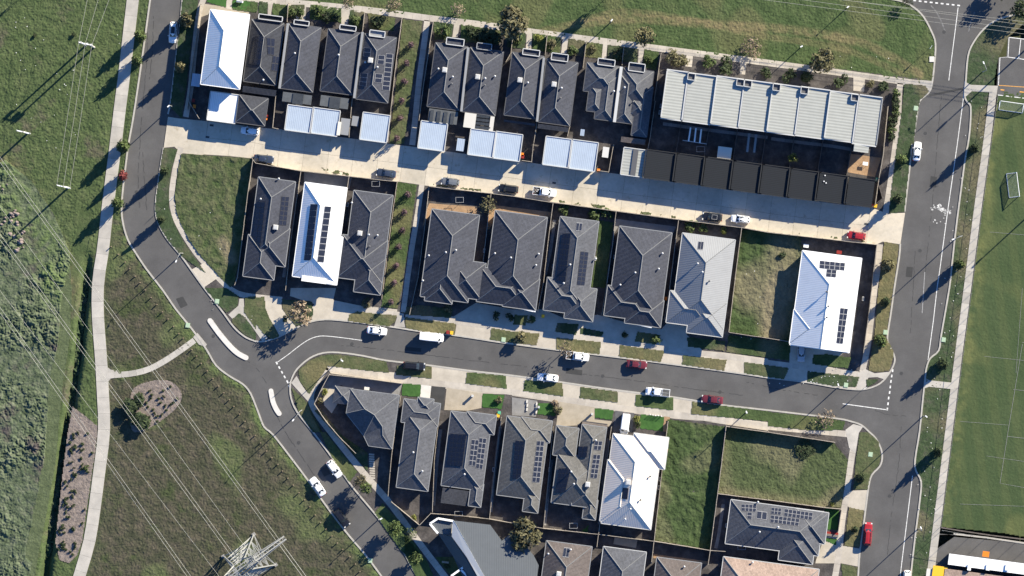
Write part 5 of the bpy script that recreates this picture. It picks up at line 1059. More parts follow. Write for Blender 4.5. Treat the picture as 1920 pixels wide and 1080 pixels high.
def make_car(kind, tray=False):
    k = KINDS_[kind]; Lh, W = k['L']/2, k['W']/2; P_ = {}
    xr = -Lh if kind != 'ute' else -.95
    st = [(Lh, .62, .62), (Lh-.10, .80, .72), (Lh-.45, .93, k['hood']-.05), (Lh-.9, .98, k['hood']), (k['g'][0], 1.0, k['belt']), (0, 1.0, k['belt'])]
    if kind == 'ute': st += [(-.85, 1.0, k['belt']), (xr, .98, k['belt']-.02)]
    else: st += [(-Lh+.9, .99, k['tail']), (-Lh+.35, .93, k['tail']-.02), (-Lh+.06, .82, k['tail']-.16), (-Lh, .70, .60)]
    def prof(s):
        x, w, zt = s; w *= W
        h = [(x, -w*.90, .22), (x, -w, .45), (x, -w*.985, zt-.16), (x, -w*.92, zt-.03), (x, -w*.55, zt+.02), (x, 0, zt+.035)]
        return h+[(p[0], -p[1], p[2]) for p in h[-2::-1]]
    mb = MB(); loft(mb, st, prof)
    x0, x1, x2, x3 = k['g']; wb, wt = W*.90, W*.70; zb, zr = k['belt']-.02, k['roof']
    if kind == 'van': wt = W*.86
    B = [(x0, wb*.93), (x3, wb*.93)]; n = len(mb.v)
    xm = (x1+x2)/2
    mb.v += [(x0, -wb*.92, zb), (x0, wb*.92, zb), (x1, wt*.95, zr-.03), (x1, -wt*.95, zr-.03), (x3, -wb*.92, zb), (x3, wb*.92, zb), (x2, wt*.95, zr-.04), (x2, -wt*.95, zr-.04), (xm, -wt, zr+.0), (xm, wt, zr+.0), (x1, 0, zr+.02), (xm, 0, zr+.04), (x2, 0, zr+.01), (xm, -wb*.97, zb), (xm, wb*.97, zb), (x0+.06, 0, zb+.03), (x3-.06, 0, zb+.03)]
    for f in ((0, 15, 10, 3), (15, 1, 2, 10), (3, 10, 11, 8), (10, 2, 9, 11), (8, 11, 12, 7), (11, 9, 6, 12), (7, 12, 16, 4), (12, 6, 5, 16), (0, 3, 8, 13), (13, 8, 7, 4), (1, 14, 9, 2), (14, 5, 6, 9)):
        mb.f.append(tuple(n+i for i in f)); mb.m.append(0)
    P_['body'] = mb
    V = mb.v
    def pane(ids, ins=.10, lift=.014, bias=None):
        p = [Vector(V[n+i]) for i in ids]; c = sum(p, Vector())/len(p); nr = (p[1]-p[0]).cross(p[-1]-p[0]).normalized()
        if nr.dot(c-Vector((0, 0, .6))) < 0: nr = -nr
        q = [c+(t-c)*(1-ins)+nr*lift for t in p]; b = MB(); b.quad(q); b.quad([t-nr*.01 for t in q][::-1])
        for i in range(len(q)): j = (i+1) % len(q); b.quad([q[i], q[j], q[j]-nr*.01, q[i]-nr*.01])
        return b
    ws = pane((0, 15, 10, 3), .0); 
    def pair(a, ins): 
        p = [Vector(V[n+i]) for i in a]; c = sum(p, Vector())/len(p); nr = (p[1]-p[0]).cross(p[2]-p[0]).normalized()
        if nr.z < 0: nr = -nr
        q = [c+(t-c)*(1-ins)+nr*.03 for t in p]; b = MB(); b.quad(q)
        for i in range(len(q)): j = (i+1) % len(q); b.quad([q[i], q[j], q[j]-nr*.03, q[i]-nr*.03])
        return b
    P_['windscreen'] = pair((0, 15, 1, 2, 10, 3), .10); P_['rear_window'] = pair((7, 12, 6, 5, 16, 4), .14)
    P_['side'] = [pane((0, 3, 8, 13), .16), pane((13, 8, 7, 4), .16), pane((1, 14, 9, 2), .16), pane((14, 5, 6, 9), .16)]
    if kind == 'van': P_['side'] = [pane((0, 3, 8, 13), .3), pane((1, 14, 9, 2), .3)]
    return P_, k
WHEEL = MB(); WHEEL.tube([(0, -.11, 0), (0, .11, 0)], [.33, .33], 14); RIM = MB(); RIM.tube([(0, -.118, 0), (0, .118, 0)], [.21, .21], 10)
WHEEL_ME, RIM_ME = WHEEL.mesh('wheel', M['tyre']), RIM.mesh('rim', M['rim'])
CARS = {}
def car_proto(kind, extra=None):
    P_, k = make_car(kind); d = []; Lh, W = k['L']/2, k['W']/2
    d.append(('body', P_['body'].mesh('body', PAINT['white']), (0, 0, 0), 1)); d.append(('windscreen', P_['windscreen'].mesh('windscreen', M['glass']), (0, 0, 0), 0)); d.append(('rear_window', P_['rear_window'].mesh('rear_window', M['glass']), (0, 0, 0), 0))
    for s in P_['side']: d.append(('side_window', s.mesh('side_window', M['glass']), (0, 0, 0), 0))
    for x in (Lh-.95, -Lh+.95):
        for y in (-W+.10, W-.10): d.append(('wheel', WHEEL_ME, (x, y, .33), 2))
    a = MB(); a.box((0, 0, 0), .24, .36, .14); hl = a.mesh('headlight', M['lamp']); a = MB(); a.box((0, 0, 0), .14, .30, .18); tl = a.mesh('tail_light', M['tail']); a = MB(); a.box((0, 0, 0), .16, .22, .16); mr = a.mesh('mirror', PAINT['white']); 
    for y in (-1, 1):
        d.append(('headlight', hl, (Lh-.20, y*(W*.72), k['hood']-.19), 0)); d.append(('tail_light', tl, (-Lh+.08, y*W*.70, k['tail']-.25), 0)); d.append(('mirror', mr, (k['g'][0]-.22, y*(W+.10), k['belt']+.08), 1))
    if kind == 'ute':
        t = MB(); z0, z1 = .62, 1.10; x0, x1, w = -Lh, -.98, W*.98
        t.box(((x0+x1)/2, 0, z0-.05), x1-x0, 2*w, .10)
        for y in (-w+.04, w-.04): t.box(((x0+x1)/2, y, (z0+z1)/2), x1-x0, .09, z1-z0)
        for x in (x0+.04, x1-.04): t.box((x, 0, (z0+z1)/2), .09, 2*w-.19, z1-z0)
        d.append(('tray', t.mesh('tray', PAINT['white']), (0, 0, 0), 1)); t = MB(); t.box(((x0+x1)/2, 0, z0+.04), x1-x0-.2, 2*w-.25, .05); d.append(('tray_floor', t.mesh('tray_floor', M['blackplastic']), (0, 0, 0), 0))
    if kind == 'suv':
        for y in (-.52, .52): t = MB(); t.box((-.6, y*W*1.08, k['roof']+.04), 1.9, .05, .06); d.append(('roof_rail', t.mesh('roof_rail', M['blackplastic']), (0, 0, 0), 0))
    return d
def place_car(kind, x, y, ang, paint_, label, cat='car', extras=(), z=.012, length=None):
    """ang: plan angle the car faces, degrees clockwise from plan east"""
    if kind not in CARS: CARS[kind] = car_proto(kind)
    p = P(x, y); root = empty({'ute': 'pickup_truck', 'van': 'van'}.get(kind, 'parked_car'), (p.x, p.y, z), label, cat, 'vehicles parked along the streets and lane', None, -R(ang))
    sc = 1.0 if not length else length/KINDS_[kind]['L']; root.scale = (sc, 1, 1)
    for nm, me, loc, pt in CARS[kind]:
        o = bpy.data.objects.new(nm, me); COL.objects.link(o); o.parent = root; o.location = loc
        if pt == 1: o.material_slots[0].link = 'OBJECT'; o.material_slots[0].material = PAINT[paint_]
        if pt == 2: q = bpy.data.objects.new('rim', RIM_ME); COL.objects.link(q); q.parent = o
    for e in extras: e(root)
    return root
def part_local(root, nm, mb, m):
    o = bpy.data.objects.new(nm, mb.mesh(nm, m)); COL.objects.link(o); o.parent = root; return o
def sunroof(r): mb = MB(); mb.box((-.45, 0, 1.765), 1.5, .85, .03); part_local(r, 'sunroof', mb, M['glass'])
def load(r):
    rn = random.Random(4)
    for i in range(9): mb = MB(); mb.box((rn.uniform(-2.4, -1.3), rn.uniform(-.6, .6), .85), rn.uniform(.2, .6), rn.uniform(.1, .5), rn.uniform(.2, .5), rn.uniform(0, 3)); part_local(r, 'tool_box', mb, M[rn.choice(['trim_light', 'trim_dark', 'brickwall', 'trim_grey'])])
def rack(r):
    for i in range(7): mb = MB(); mb.box((-2.5+i*.24, 0, 1.16), .05, 1.6, .05); part_local(r, 'rack_bar', mb, M['trim_light'])
    for y in (-.75, 0, .75): mb = MB(); mb.box((-1.8, y, 1.20), 1.6, .05, .05); part_local(r, 'rack_bar', mb, M['trim_light'])
def basket(r):
    for y in (-.5, .5): mb = MB(); mb.box((-.5, y, 1.86), 1.2, .05, .08); part_local(r, 'roof_rack', mb, M['trim_light'])
    for x in (-1.1, .1): mb = MB(); mb.box((x, 0, 1.86), .05, 1.05, .08); part_local(r, 'roof_rack', mb, M['trim_light'])
def blackroof(r): mb = MB(); mb.box((-.35, 0, 1.47), 1.0, 1.0, .05); part_local(r, 'sunroof', mb, M['glass'])
place_car('suv', 325, 61, 94, 'white', 'white car with a long dark sunroof parked beside the verge', extras=(sunroof,), length=5.0)
place_car('hatch', 469, 246, 187, 'white', 'white hatchback in the lane outside the dark pyramid garage', z=.11)
place_car('sedan', 495, 298, 6, 'navy', 'dark blue car parked along the fence at the lane entrance', z=.11); place_car('sedan', 724, 325, 188, 'navy', 'dark grey sedan parked by the lower corridor lane fence', z=.11)
place_car('hatch', 844, 341, 187, 'grey', 'grey hatchback parked west of the black car in the lane', z=.11); place_car('suv', 953, 354, 187, 'black', 'black car parked in the lane beside the white pickup', z=.11)
place_car('ute', 1021, 360, 7, 'white', 'white pickup truck with a loaded dark tray in the lane', 'pickup truck', (load,), .11, 5.5); place_car('suv', 1335, 407, 186, 'black', 'black wagon with a roof rack parked in the lane', extras=(basket,), z=.11)
place_car('hatch', 1388, 411, 186, 'white', 'white car with a dark sunroof behind the black wagon', extras=(blackroof,), z=.11, length=4.5); place_car('hatch', 1605, 442, 188, 'red', 'bright red hatchback near the lane entrance', z=.11, length=4.4)
place_car('sedan', 1719, 284, -84, 'white', 'white car parked alone on the wide road', length=4.5); place_car('sedan', 707, 620, 7, 'white', 'white sedan parked under the corridor path on the street')
place_car('van', 809, 632, 6, 'white', 'large white van parked on the street beside two bins', 'van', length=5.8); place_car('suv', 777, 686, 4, 'black', 'black car parked half on the verge opposite the white van', length=5.2)
place_car('ute', 1083, 668, 7, 'white', 'white pickup truck on the street with dark tray, by the bare tree', 'pickup truck', (load,), .012, 5.4); place_car('sedan', 1194, 683, 6, 'maroon', 'maroon sedan parked outside the wide charcoal house', length=4.8)
place_car('sedan', 1027, 708, 186, 'white', 'white sedan parked in front of dark green verge', length=5.0); place_car('ute', 1233, 735, 186, 'white', 'white pickup truck with a ladder rack tray', 'pickup truck', (rack,), .012, 5.7)
place_car('sedan', 1335, 749, 186, 'maroon', 'dark red sedan parked beside the long verge of the vacant lots', length=5.1); place_car('hatch', 1502, 661, 92, 'silver', 'silver hatchback in the driveway of the white corner house', z=.13)
place_car('van', 1172, 794, 98, 'white', 'white van parked in the dark driveway of the cream roofed house', 'van', z=.13, length=4.9); place_car('hatch', 627, 879, 53, 'white', 'white hatchback on the curving road beside the shaded verge', length=4.6)
place_car('sedan', 596, 912, 235, 'white', 'white sedan on the field side of the curving road', length=4.9); place_car('suv', 641, 971, 53, 'black', 'black car on the field side of the curving road')
place_car('suv', 1627, 1001, -86, 'red', 'dark red car parked at the southeast corner house', length=5.5); place_car('hatch', 1700, 1086, 92, 'white', 'white car cut off at the bottom of the wide road')

# ------------------------------------------------------------------ bins and small things
def bin_(x, y, lid, label, body='plastic_dark'):
    p = P(x, y); r = empty('wheelie_bin', (p.x, p.y, .1), label, 'bin', 'household bins'); mb = MB(); mb.prism([(p.x-.27, p.y-.3), (p.x+.27, p.y-.3), (p.x+.30, p.y+.33), (p.x-.30, p.y+.33)], .12, 1.0); mb.build('bin_body', M[body], r)
    mb = MB(); mb.box((p.x, p.y+.02, 1.04), .72, .82, .08, -TH); mb.build('lid', M[lid], r); mb = MB(); mb.bar((p.x-.25, p.y+.42, .98), (p.x+.25, p.y+.42, .98), .05); mb.build('handle', M['trim_dark'], r)
for x, y, c, l in ((499, 222, 'plastic_orange', 'orange lidded bin beside the dark pyramid garage'), (501, 219, 'plastic_red', 'red lidded bin behind the orange one at the pyramid garage'), (363, 189, 'plastic_red', 'red lidded bin in the shade beside the white garage'), (365, 200, 'plastic_orange', 'small orange lidded bin near the white garage'),
                   (979, 290, 'plastic_orange', 'orange lidded bin in the lane beside a pale blue garage'), (980, 294, 'plastic_red', 'red lidded bin below the orange one in the lane'), (840, 623, 'plastic_red', 'red lidded bin in front of the white van'), (847, 624, 'plastic_yellow', 'yellow lidded bin in front of the white van'),
                   (719, 505, 'plastic_yellow', 'yellow lidded bin beside the lower corridor fence'), (718, 500, 'plastic_red', 'red lidded bin beside the lower corridor fence'), (934, 779, 'plastic_yellow', 'yellow lidded bin beside the third south house'), (936, 774, 'plastic_green', 'green lidded bin beside the third south house'),
                   (1641, 386, 'plastic_yellow', 'yellow lidded bin at the end of the dark garages'), (1634, 386, 'plastic_red', 'red lidded bin at the end of the dark garages'), (1018, 593, 'plastic_yellow', 'yellow lidded bin in the shaded front of the narrow house'), (1248, 560, 'plastic_orange', 'orange lidded bin in the side passage of the wide house'),
                   (1644, 337, 'plastic_green', 'pale green lidded bin at the corner of the garage row'), (1122, 320, 'plastic_orange', 'faded orange lidded bin beside the large pale blue garage'), (1031, 798, 'plastic_red', 'red lidded bin between the grey roofs'), (1249, 845, 'plastic_orange', 'orange lidded bin beside the cream metal roof')): bin_(x, y, c, l)
def pit(x, y, w, l, label, m='pit_green', th=TH, z=.24):
    p = P(x, y); r = empty('pit_cover', (p.x, p.y, .0), label, 'pit cover'); mb = MB(); mb.box((p.x, p.y, z/2), w, l, z, -th); mb.build('collar', M['kerb' if m == 'iron' else m], r)
    mb = MB(); mb.box((p.x, p.y, z+.01), w-.16, l-.16, .03, -th); mb.build('lid', M[m], r)
for x, y, l in ((1660, 623, 'beside the wide road near the white corner house'), (1769, 637, 'on the thin grass beside the sports field path'), (1586, 722, 'on the flowering verge at the corner'), (407, 565, 'on the weedy verge near the median island'), (1632, 852, 'on the rounded southeast verge'), (352, 610, 'beside the branch path at the road'), (1717, 203, 'beside the bend below the townhouses'), (694, 1051, 'on the field side at the bottom of the road'), (944, 637, 'on the shaded verge before the twin houses')):
    pit(x, y, 1.0, 1.1, 'pale green pit cover '+l)
for x, y, l in ((397, 235, 'near the white garage'), (389, 257, 'in the middle of the lane entrance'), (1039, 343, 'in the shaded lane above the white pickup'), (1624, 420, 'at the lane end near the red hatchback')): pit(x, y, 1.0, .6, 'dark iron drain grate in the lane '+l, 'iron', z=.112)
mb = MB(); mb.box((*P(1747, 111)[:2], .18), 1.1, 1.3, .12); thing_mesh(mb, 'pit_cover', M['pale_conc'], 'pale square drain pit by the top street corner', 'pit cover')
# litter
mb = MB(); rn = random.Random(11)
for a, n in (((1745, 1810, 180, 1040), 60), ((210, 225, 60, 140), 3), ((1500, 1600, 690, 720), 22), ((1375, 1440, 500, 640), 16), ((20, 150, 20, 280), 26), ((1440, 1480, 712, 724), 4), ((300, 440, 300, 500), 10), ((1560, 1700, 100, 130), 4), ((380, 400, 540, 600), 3)):
    for i in range(n):
        x, y = rn.uniform(*a[:2]), rn.uniform(*a[2:])
        if a[0] == 1745: x = 1853-(y-180)*.1235+rn.uniform(-42, -4)
        p = P(x, y); mb.box((p.x, p.y, .22), rn.uniform(.08, .22), rn.uniform(.08, .18), .05, rn.uniform(0, 3))
tag(mb.build('litter', M['litter']), 'scattered flecks of white litter and pebbles on the grass', 'litter', None, 'stuff')

# ------------------------------------------------------------------ poles, lights, wires
def street_light(base, tip, h, label, head=1.0):
    b, t = P(*base), P(*tip, h); r = empty('street_light', (b.x, b.y, .1), label, 'street light', 'street lights')
    mb = MB(); mb.tube([(b.x, b.y, 0), (b.x, b.y, h*.5), (b.x, b.y, h-.9)], [.13, .10, .08], 8); mb.build('post', M['steel'], r)
    d = Vector((t.x-b.x, t.y-b.y, 0)); e = Vector((b.x, b.y, h))
    mb = MB(); mb.tube([(b.x, b.y, h-.9), tuple(e+d*.12+Vector((0, 0, -.25))), tuple(e+d*.45+Vector((0, 0, 0))), tuple(e+d+Vector((0, 0, .1)))], [.08, .07, .06, .05], 8); mb.build('arm', M['steel'], r)
    mb = MB(); mb.box(tuple(e+d*1.12+Vector((0, 0, .08))), .60*head, .26*head, .14, math.atan2(d.y, d.x)); o = mb.build('lamp_head', M['white'], r); mb = MB(); mb.box(tuple(e+d*1.12+Vector((0, 0, -.02))), .42*head, .18*head, .06, math.atan2(d.y, d.x)); mb.build('lens', M['lamp'], o)
for b, t, h, l in (((343, 475), (331, 488), 9.6, 'street light whose arm hangs over the first bend of the road'), ((323, 200), (316, 199), 8, 'street light beside the white two-storey house'), ((566, 769), (551, 786), 9.4, 'street light below the shorter median island'), ((1842, 135), (1845, 119), 9.6, 'street light at the top of the sports field path'),
                   ((1797, 443), (1789, 448), 9.6, 'street light beside the white paint spill'), ((1731, 780), (1737, 781), 9.6, 'street light near the side street junction on the field side'), ((1722, 991), (1727, 990), 9.4, 'street light opposite the dark red parked car'), ((640, 673), (641, 676), 6.5, 'small post top light on the northwest street corner verge'),
                   ((1145, 42), (1147, 38), 6, 'small post top light in the reserve above the dark duplex'), ((1501, 89), (1503, 87), 6, 'small post top light in the reserve above the townhouses'), ((1398, 774), (1400, 773), 7, 'small post top light on the long verge of the vacant lots'), ((711, 973), (714, 973), 7, 'street light behind the black car at the shaded verge'), ((1570, 727), (1572, 722), 6.5, 'street light by the flowering verge at the corner'), ((1589, 14), (1590, 13), 4, 'small light in the reserve near the top corner')):
    street_light(b, t, h, l)
def sign(base, h, label, w=.75, ang=0.0, m='white'):
    b = P(*base); r = empty('road_sign', (b.x, b.y, .1), label, 'sign'); mb = MB(); mb.tube([(b.x, b.y, 0), (b.x, b.y, h)], [.04, .04], 6); mb.build('post', M['steel'], r); mb = MB(); mb.box((b.x, b.y, h-.35), w, .05, w*.9, ang); mb.build('sign_plate', M[m], r)
sign((1743, 90), 3.6, 'road sign on a post before the top street corner', .9, 1.0); sign((1621, 727), 3.0, 'road sign on a post at the white house corner', .9, .5); sign((543, 717), 2.4, 'road sign on a post at the western street junction', .8, .6); sign((323, 373), 3.4, 'white board sign on a post beside the weedy verge', 1.2, .8); sign((1838, 258), 2.6, 'small road sign beside the sports field path', .6, .4)
def utility(px, py, h, label, span=27, twin=False):
    p = P(px, py); r = empty('power_pole', (p.x, p.y, 0), label, 'power pole'); u = Vector((math.cos(R(-13)), math.sin(R(-13)), 0))
    for s in ((-.95, .95) if twin else (0,)): q = p+u*s*1.05; mb = MB(); mb.tube([(q.x, q.y, 0), (q.x, q.y, h)], [.25, .18], 8); mb.build('post', M['pole'], r)
    mb = MB(); a = p+u*span*S/2; b = p-u*span*S/2; mb.bar((a.x, a.y, h-.5), (b.x, b.y, h-.5), .24); mb.build('cross_arm', M['white'], r)
    for s in (-.46, 0, .46): q = p+u*span*S*s; mb = MB(); mb.tube([(q.x, q.y, h-.4), (q.x, q.y, h+.1)], [.09, .06], 6); mb.build('insulator', M['trim_dark'], r)
    if twin:
        for s in (-.5, .1, .5): q = p+u*s*2.6; mb = MB(); mb.box((q.x, q.y, h-1.2), .6, .6, .9, .2); mb.build('switch', M['trim_grey'], r)
    return [p+u*span*S*s+Vector((0, 0, h+.1)) for s in (-.46, 0, .46)]
a3 = utility(169, 87, 11.4, 'twin timber power pole with white cross arm and switches', 27, True); b3 = utility(52, 250, 9.5, 'timber power pole with a white cross arm beside the rough grass'); c3 = utility(128, 352, 11, 'timber power pole with a white cross arm where the wires end')
def wire(a, b, label, grp, r=.035, sag=.4):
    pts = [Vector(a).lerp(Vector(b), t/16)-Vector((0, 0, sag*4*(t/16)*(1-t/16))) for t in range(17)]; mb = MB(); mb.tube(pts, [r]*17, 5); thing_mesh(mb, 'power_line', M['wire'], label, 'power line', grp)
for p, q, i in zip(a3, c3, range(3)): wire(p, q, ('west','middle','east')[i]+' thin wire strung between the twin pole and the last pole', 'local power wires'); wire(p, P(171+i*24, -40, 11.5), ('west','middle','east')[i]+' thin wire running from the twin pole to the top edge', 'local power wires top')
for i, (y0, y1) in enumerate(((-14, 44), (-6, 52), (0, 60), (-20, 36))): wire(P(1300, y0-26+i*4, 9.5), P(2000, y1+14, 9.5), ('highest','upper','lower','lowest')[(0,1,2,3).index({0:1,1:2,2:3,3:0}[i])]+' thin wire crossing above the top street corner', 'street wires at the top corner', .03, .3)
# transmission tower
TC = (468, 1051); tc = P(*TC); u = Vector((.81, .586, 0)).normalized(); v = Vector((.586, -.81, 0)).normalized()
tw = empty('transmission_tower', (tc.x, tc.y, 0), 'tall galvanised lattice transmission tower at the bottom edge', 'transmission tower'); st = M['steel']
def tp(a, b, z): return tc+u*a+v*b+Vector((0, 0, z))
lev = [(0, 4.4), (7, 3.5), (13, 2.8), (18, 2.2), (22, 1.75), (26, 1.5)]
for sa, sb in ((1, 1), (1, -1), (-1, 1), (-1, -1)):
    mb = MB()
    for (z0, w0), (z1, w1) in zip(lev, lev[1:]): mb.bar(tp(sa*w0, sb*w0, z0), tp(sa*w1, sb*w1, z1), .24)
    mb.bar(tp(sa*1.5, sb*1.5, 26), tp(sa*4.2, sb*.9, 32), .26); mb.bar(tp(sa*4.2, sb*.9, 32), tp(sa*4.3, 0, 38), .22); mb.build('leg', st, tw)
    mb = MB(); mb.box(tp(sa*4.4, sb*4.4, .2), .8, .8, .4, .6); mb.build('footing', M['greypave'], tw)
cr = [(1, 1), (1, -1), (-1, -1), (-1, 1)]
for k in range(4):
    (a0, b0), (a1, b1) = cr[k], cr[(k+1) % 4]
    for (z0, w0), (z1, w1) in zip(lev, lev[1:]):
        mb = MB(); mb.bar(tp(a0*w0, b0*w0, z0), tp(a1*w1, b1*w1, z1), .15); mb.bar(tp(a1*w0, b1*w0, z0), tp(a0*w1, b0*w1, z1), .15); mb.bar(tp(a0*w1, b0*w1, z1), tp(a1*w1, b1*w1, z1), .17); mb.build('brace', st, tw)
        if z0 < 14: mb = MB(); m0 = tp((a0+a1)/2*w1, (b0+b1)/2*w1, z1); mb.bar(tp(a0*w0, b0*w0, z0), m0, .12); mb.bar(tp(a1*w0, b1*w0, z0), m0, .12); mb.build('brace', st, tw)
arm = MB()
for b in (-.9, .9):
    arm.bar(tp(-12.4, b*.35, 32.6), tp(12.4, b*.35, 32.6), .24) if False else None
    arm.bar(tp(-12.4, b*.5, 32.6), tp(-4.2, b, 32), .26); arm.bar(tp(-4.2, b, 32), tp(4.2, b, 32), .26); arm.bar(tp(4.2, b, 32), tp(12.4, b*.5, 32.6), .26); arm.bar(tp(-4.3, b*.3, 34.5), tp(4.3, b*.3, 34.5), .2)
    arm.bar(tp(-12.4, b*.4, 32.7), tp(-4.25, b*.4, 34.5), .2); arm.bar(tp(12.4, b*.4, 32.7), tp(4.25, b*.4, 34.5), .2)
arm.build('cross_arm', st, tw)
mb = MB()
for i in range(16):
    x0, x1 = -12.4+i*1.55, -12.4+(i+1)*1.55; w0 = .45+.45*min(1, (12.4-abs(x0))/8.2); w1 = .45+.45*min(1, (12.4-abs(x1))/8.2); s = 1 if i % 2 else -1
    mb.bar(tp(x0, s*w0, 32.3), tp(x1, -s*w1, 32.3), .13); mb.bar(tp(x0, w0, 32.3), tp(x0, -w0, 32.3), .12); mb.bar(tp(x0, s*w0, 32.3), tp(x1, 0, 33.6), .12)
mb.build('arm_lacing', st, tw)
for a in (-4.3, 4.3):
    mb = MB()
    for i in range(4): z0, z1 = 32+i*1.5, 33.5+i*1.5; w0, w1 = .9*(1-i/4)+.05, .9*(1-(i+1)/4)+.05; mb.bar(tp(a, w0, z0), tp(a, -w1, z1), .12); mb.bar(tp(a, -w0, z0), tp(a, w1, z1), .12)
    mb.build('peak', st, tw)
for k, (s, pa, pb) in enumerate(((10.6, (0, 300), (531, 1030)), (.3, (0, 445), (425, 1026)), (-10.6, (0, 582), (317, 1024)))):
    for e in (-.35, .35):
        end = tp(s+e, 0, 31.2); far = P(*pa, 31)+u*e; d = (far-end); wire(end, far+d*.25, ('eastern','middle','western')[k]+' bundle, '+('west' if e < 0 else 'east')+' conductor, of the transmission line over the field', 'transmission conductors', .040, .5); wire(end, end-d*.25, ('eastern','middle','western')[k]+' bundle, '+('west' if e < 0 else 'east')+' conductor, running past the tower', 'transmission conductors beyond', .06, .3)
    mb = MB(); mb.tube([tuple(tp(s, 0, 32.3)), tuple(tp(s, 0, 31.2))], [.14, .14], 6); mb.build('insulator', M['trim_dark'], tw)
for s, pa in ((4.3, (0, 388)), (-4.3, (0, 545))): end = tp(s, 0, 38); far = P(*pa, 36); d = far-end; wire(end, far+d*.25, 'thin earth wires above the transmission conductors', 'transmission earth wires', .03, .3)
# flood light poles of the field, just outside the view to the east
for x, y, h in ((1946, 72, 13), (2010, 330, 13), (1890, 1180, 13)):
    p = P(x, y); r = empty('floodlight', (p.x, p.y, 0), 'tall floodlight mast beside the sports field', 'floodlight', 'floodlights of the sports field'); mb = MB(); mb.tube([(p.x, p.y, 0), (p.x, p.y, h)], [.2, .12], 8); mb.build('post', M['steel'], r); mb = MB(); mb.box((p.x, p.y, h), 1.8, .4, .7, .8); mb.build('lamp_head', M['white'], r)
# chain-wire fence posts along the sports path and apron
def rail_fence(label, pts, h, step, m='steel'):
    pts = resample(L(pts), step); r = empty('rail_fence', (*P(*pts[0])[:2], 0), label, 'fence')
    for p in pts: q = P(*p); mb = MB(); mb.tube([(q.x, q.y, 0), (q.x, q.y, h)], [.04, .04], 5); mb.build('post', M[m], r)
    mb = MB()
    for a, b in zip(pts, pts[1:]): mb.bar(P(*a, h), P(*b, h), .05)
    mb.build('rail', M[m], r)
rail_fence('thin steel rail fence along the sports field path', '1871,180 1858,275 1840,405 1822,545 1804,680 1787,815 1769,955 1764,990', 2.4, 22); rail_fence('tall thin posts and rail along the clubhouse apron', '1766,994 1850,1009 1960,1026', 4.2, 28)
def goal(c, ang, w, dpt, h, label):
    p = P(*c); r = empty('goal', (p.x, p.y, .08), label, 'goal', None, None, R(ang)); r['org'] = (0, 0, 0); mt = M['white']; t = .12
    def b(nm, *segs, m=mt, k=t):
        mb = MB()
        for s in segs: mb.bar(s[0], s[1], k)
        mb.build(nm, m, r, True)
    b('post', ((-w/2, 0, 0), (-w/2, 0, h))); b('post', ((w/2, 0, 0), (w/2, 0, h))); b('crossbar', ((-w/2-t/2, 0, h), (w/2+t/2, 0, h)))
    b('base_bar', ((-w/2, 0, .06), (-w/2, dpt, .06)), ((w/2, 0, .06), (w/2, dpt, .06)), ((-w/2, dpt, .06), (w/2, dpt, .06))); b('stay', ((-w/2, 0, h), (-w/2, dpt, .1)), ((w/2, 0, h), (w/2, dpt, .1)), k=.08)
    ns = [((-w/2+i*.28, 0, h), (-w/2+i*.28, dpt, .1)) for i in range(int(w/.28)+1)]+[((-w/2, dpt*i/8, h*(1-i/8)), (w/2, dpt*i/8, h*(1-i/8))) for i in range(9)]
    b('net', *ns, m=M['net'], k=.03)
goal((1897, 193), 172, 5.6, 2.0, 2.1, 'large white goal with net near the top of the sports field'); goal((1907, 346), 97, 5.6, 2.2, 2.1, 'white goal with net standing mid-field beside the path')
# timber bollards between the road and the field
BO = T(0, 1, '835,770 890,828 940,885 975,935 1015,992 1052,1040')+T(0, 2, '1092,15 1135,72 1178,124 1220,180 1262,233 1302,288 1342,343 1375,376 1440,462 1475,510 1510,565 1555,622 1597,678 1640,735 1680,785 1722,838 1755,888 1798,945 1838,1000')+T(1, 3, '-45,-30 -5,25 35,82 80,142 120,192 165,242 200,292 240,346 280,398 323,455 365,508 405,560 445,622 485,678 525,728 570,780 610,832 650,880 705,935 745,990 780,1045')
bp = MB(); bp.box((0, 0, .40), .22, .22, .8); bp.v = [tuple(x) for x in bp.v]; bme = bp.mesh('bollard', M['timber'])
for x, y in BO:
    p = P(x, y); o = bpy.data.objects.new('bollard', bme); COL.objects.link(o); o.location = (p.x, p.y, .0); o.rotation_euler = (0, 0, .5); tag(o, 'short squared timber bollard in the row along the field edge', 'bollard', 'bollards along the field edge of the road')

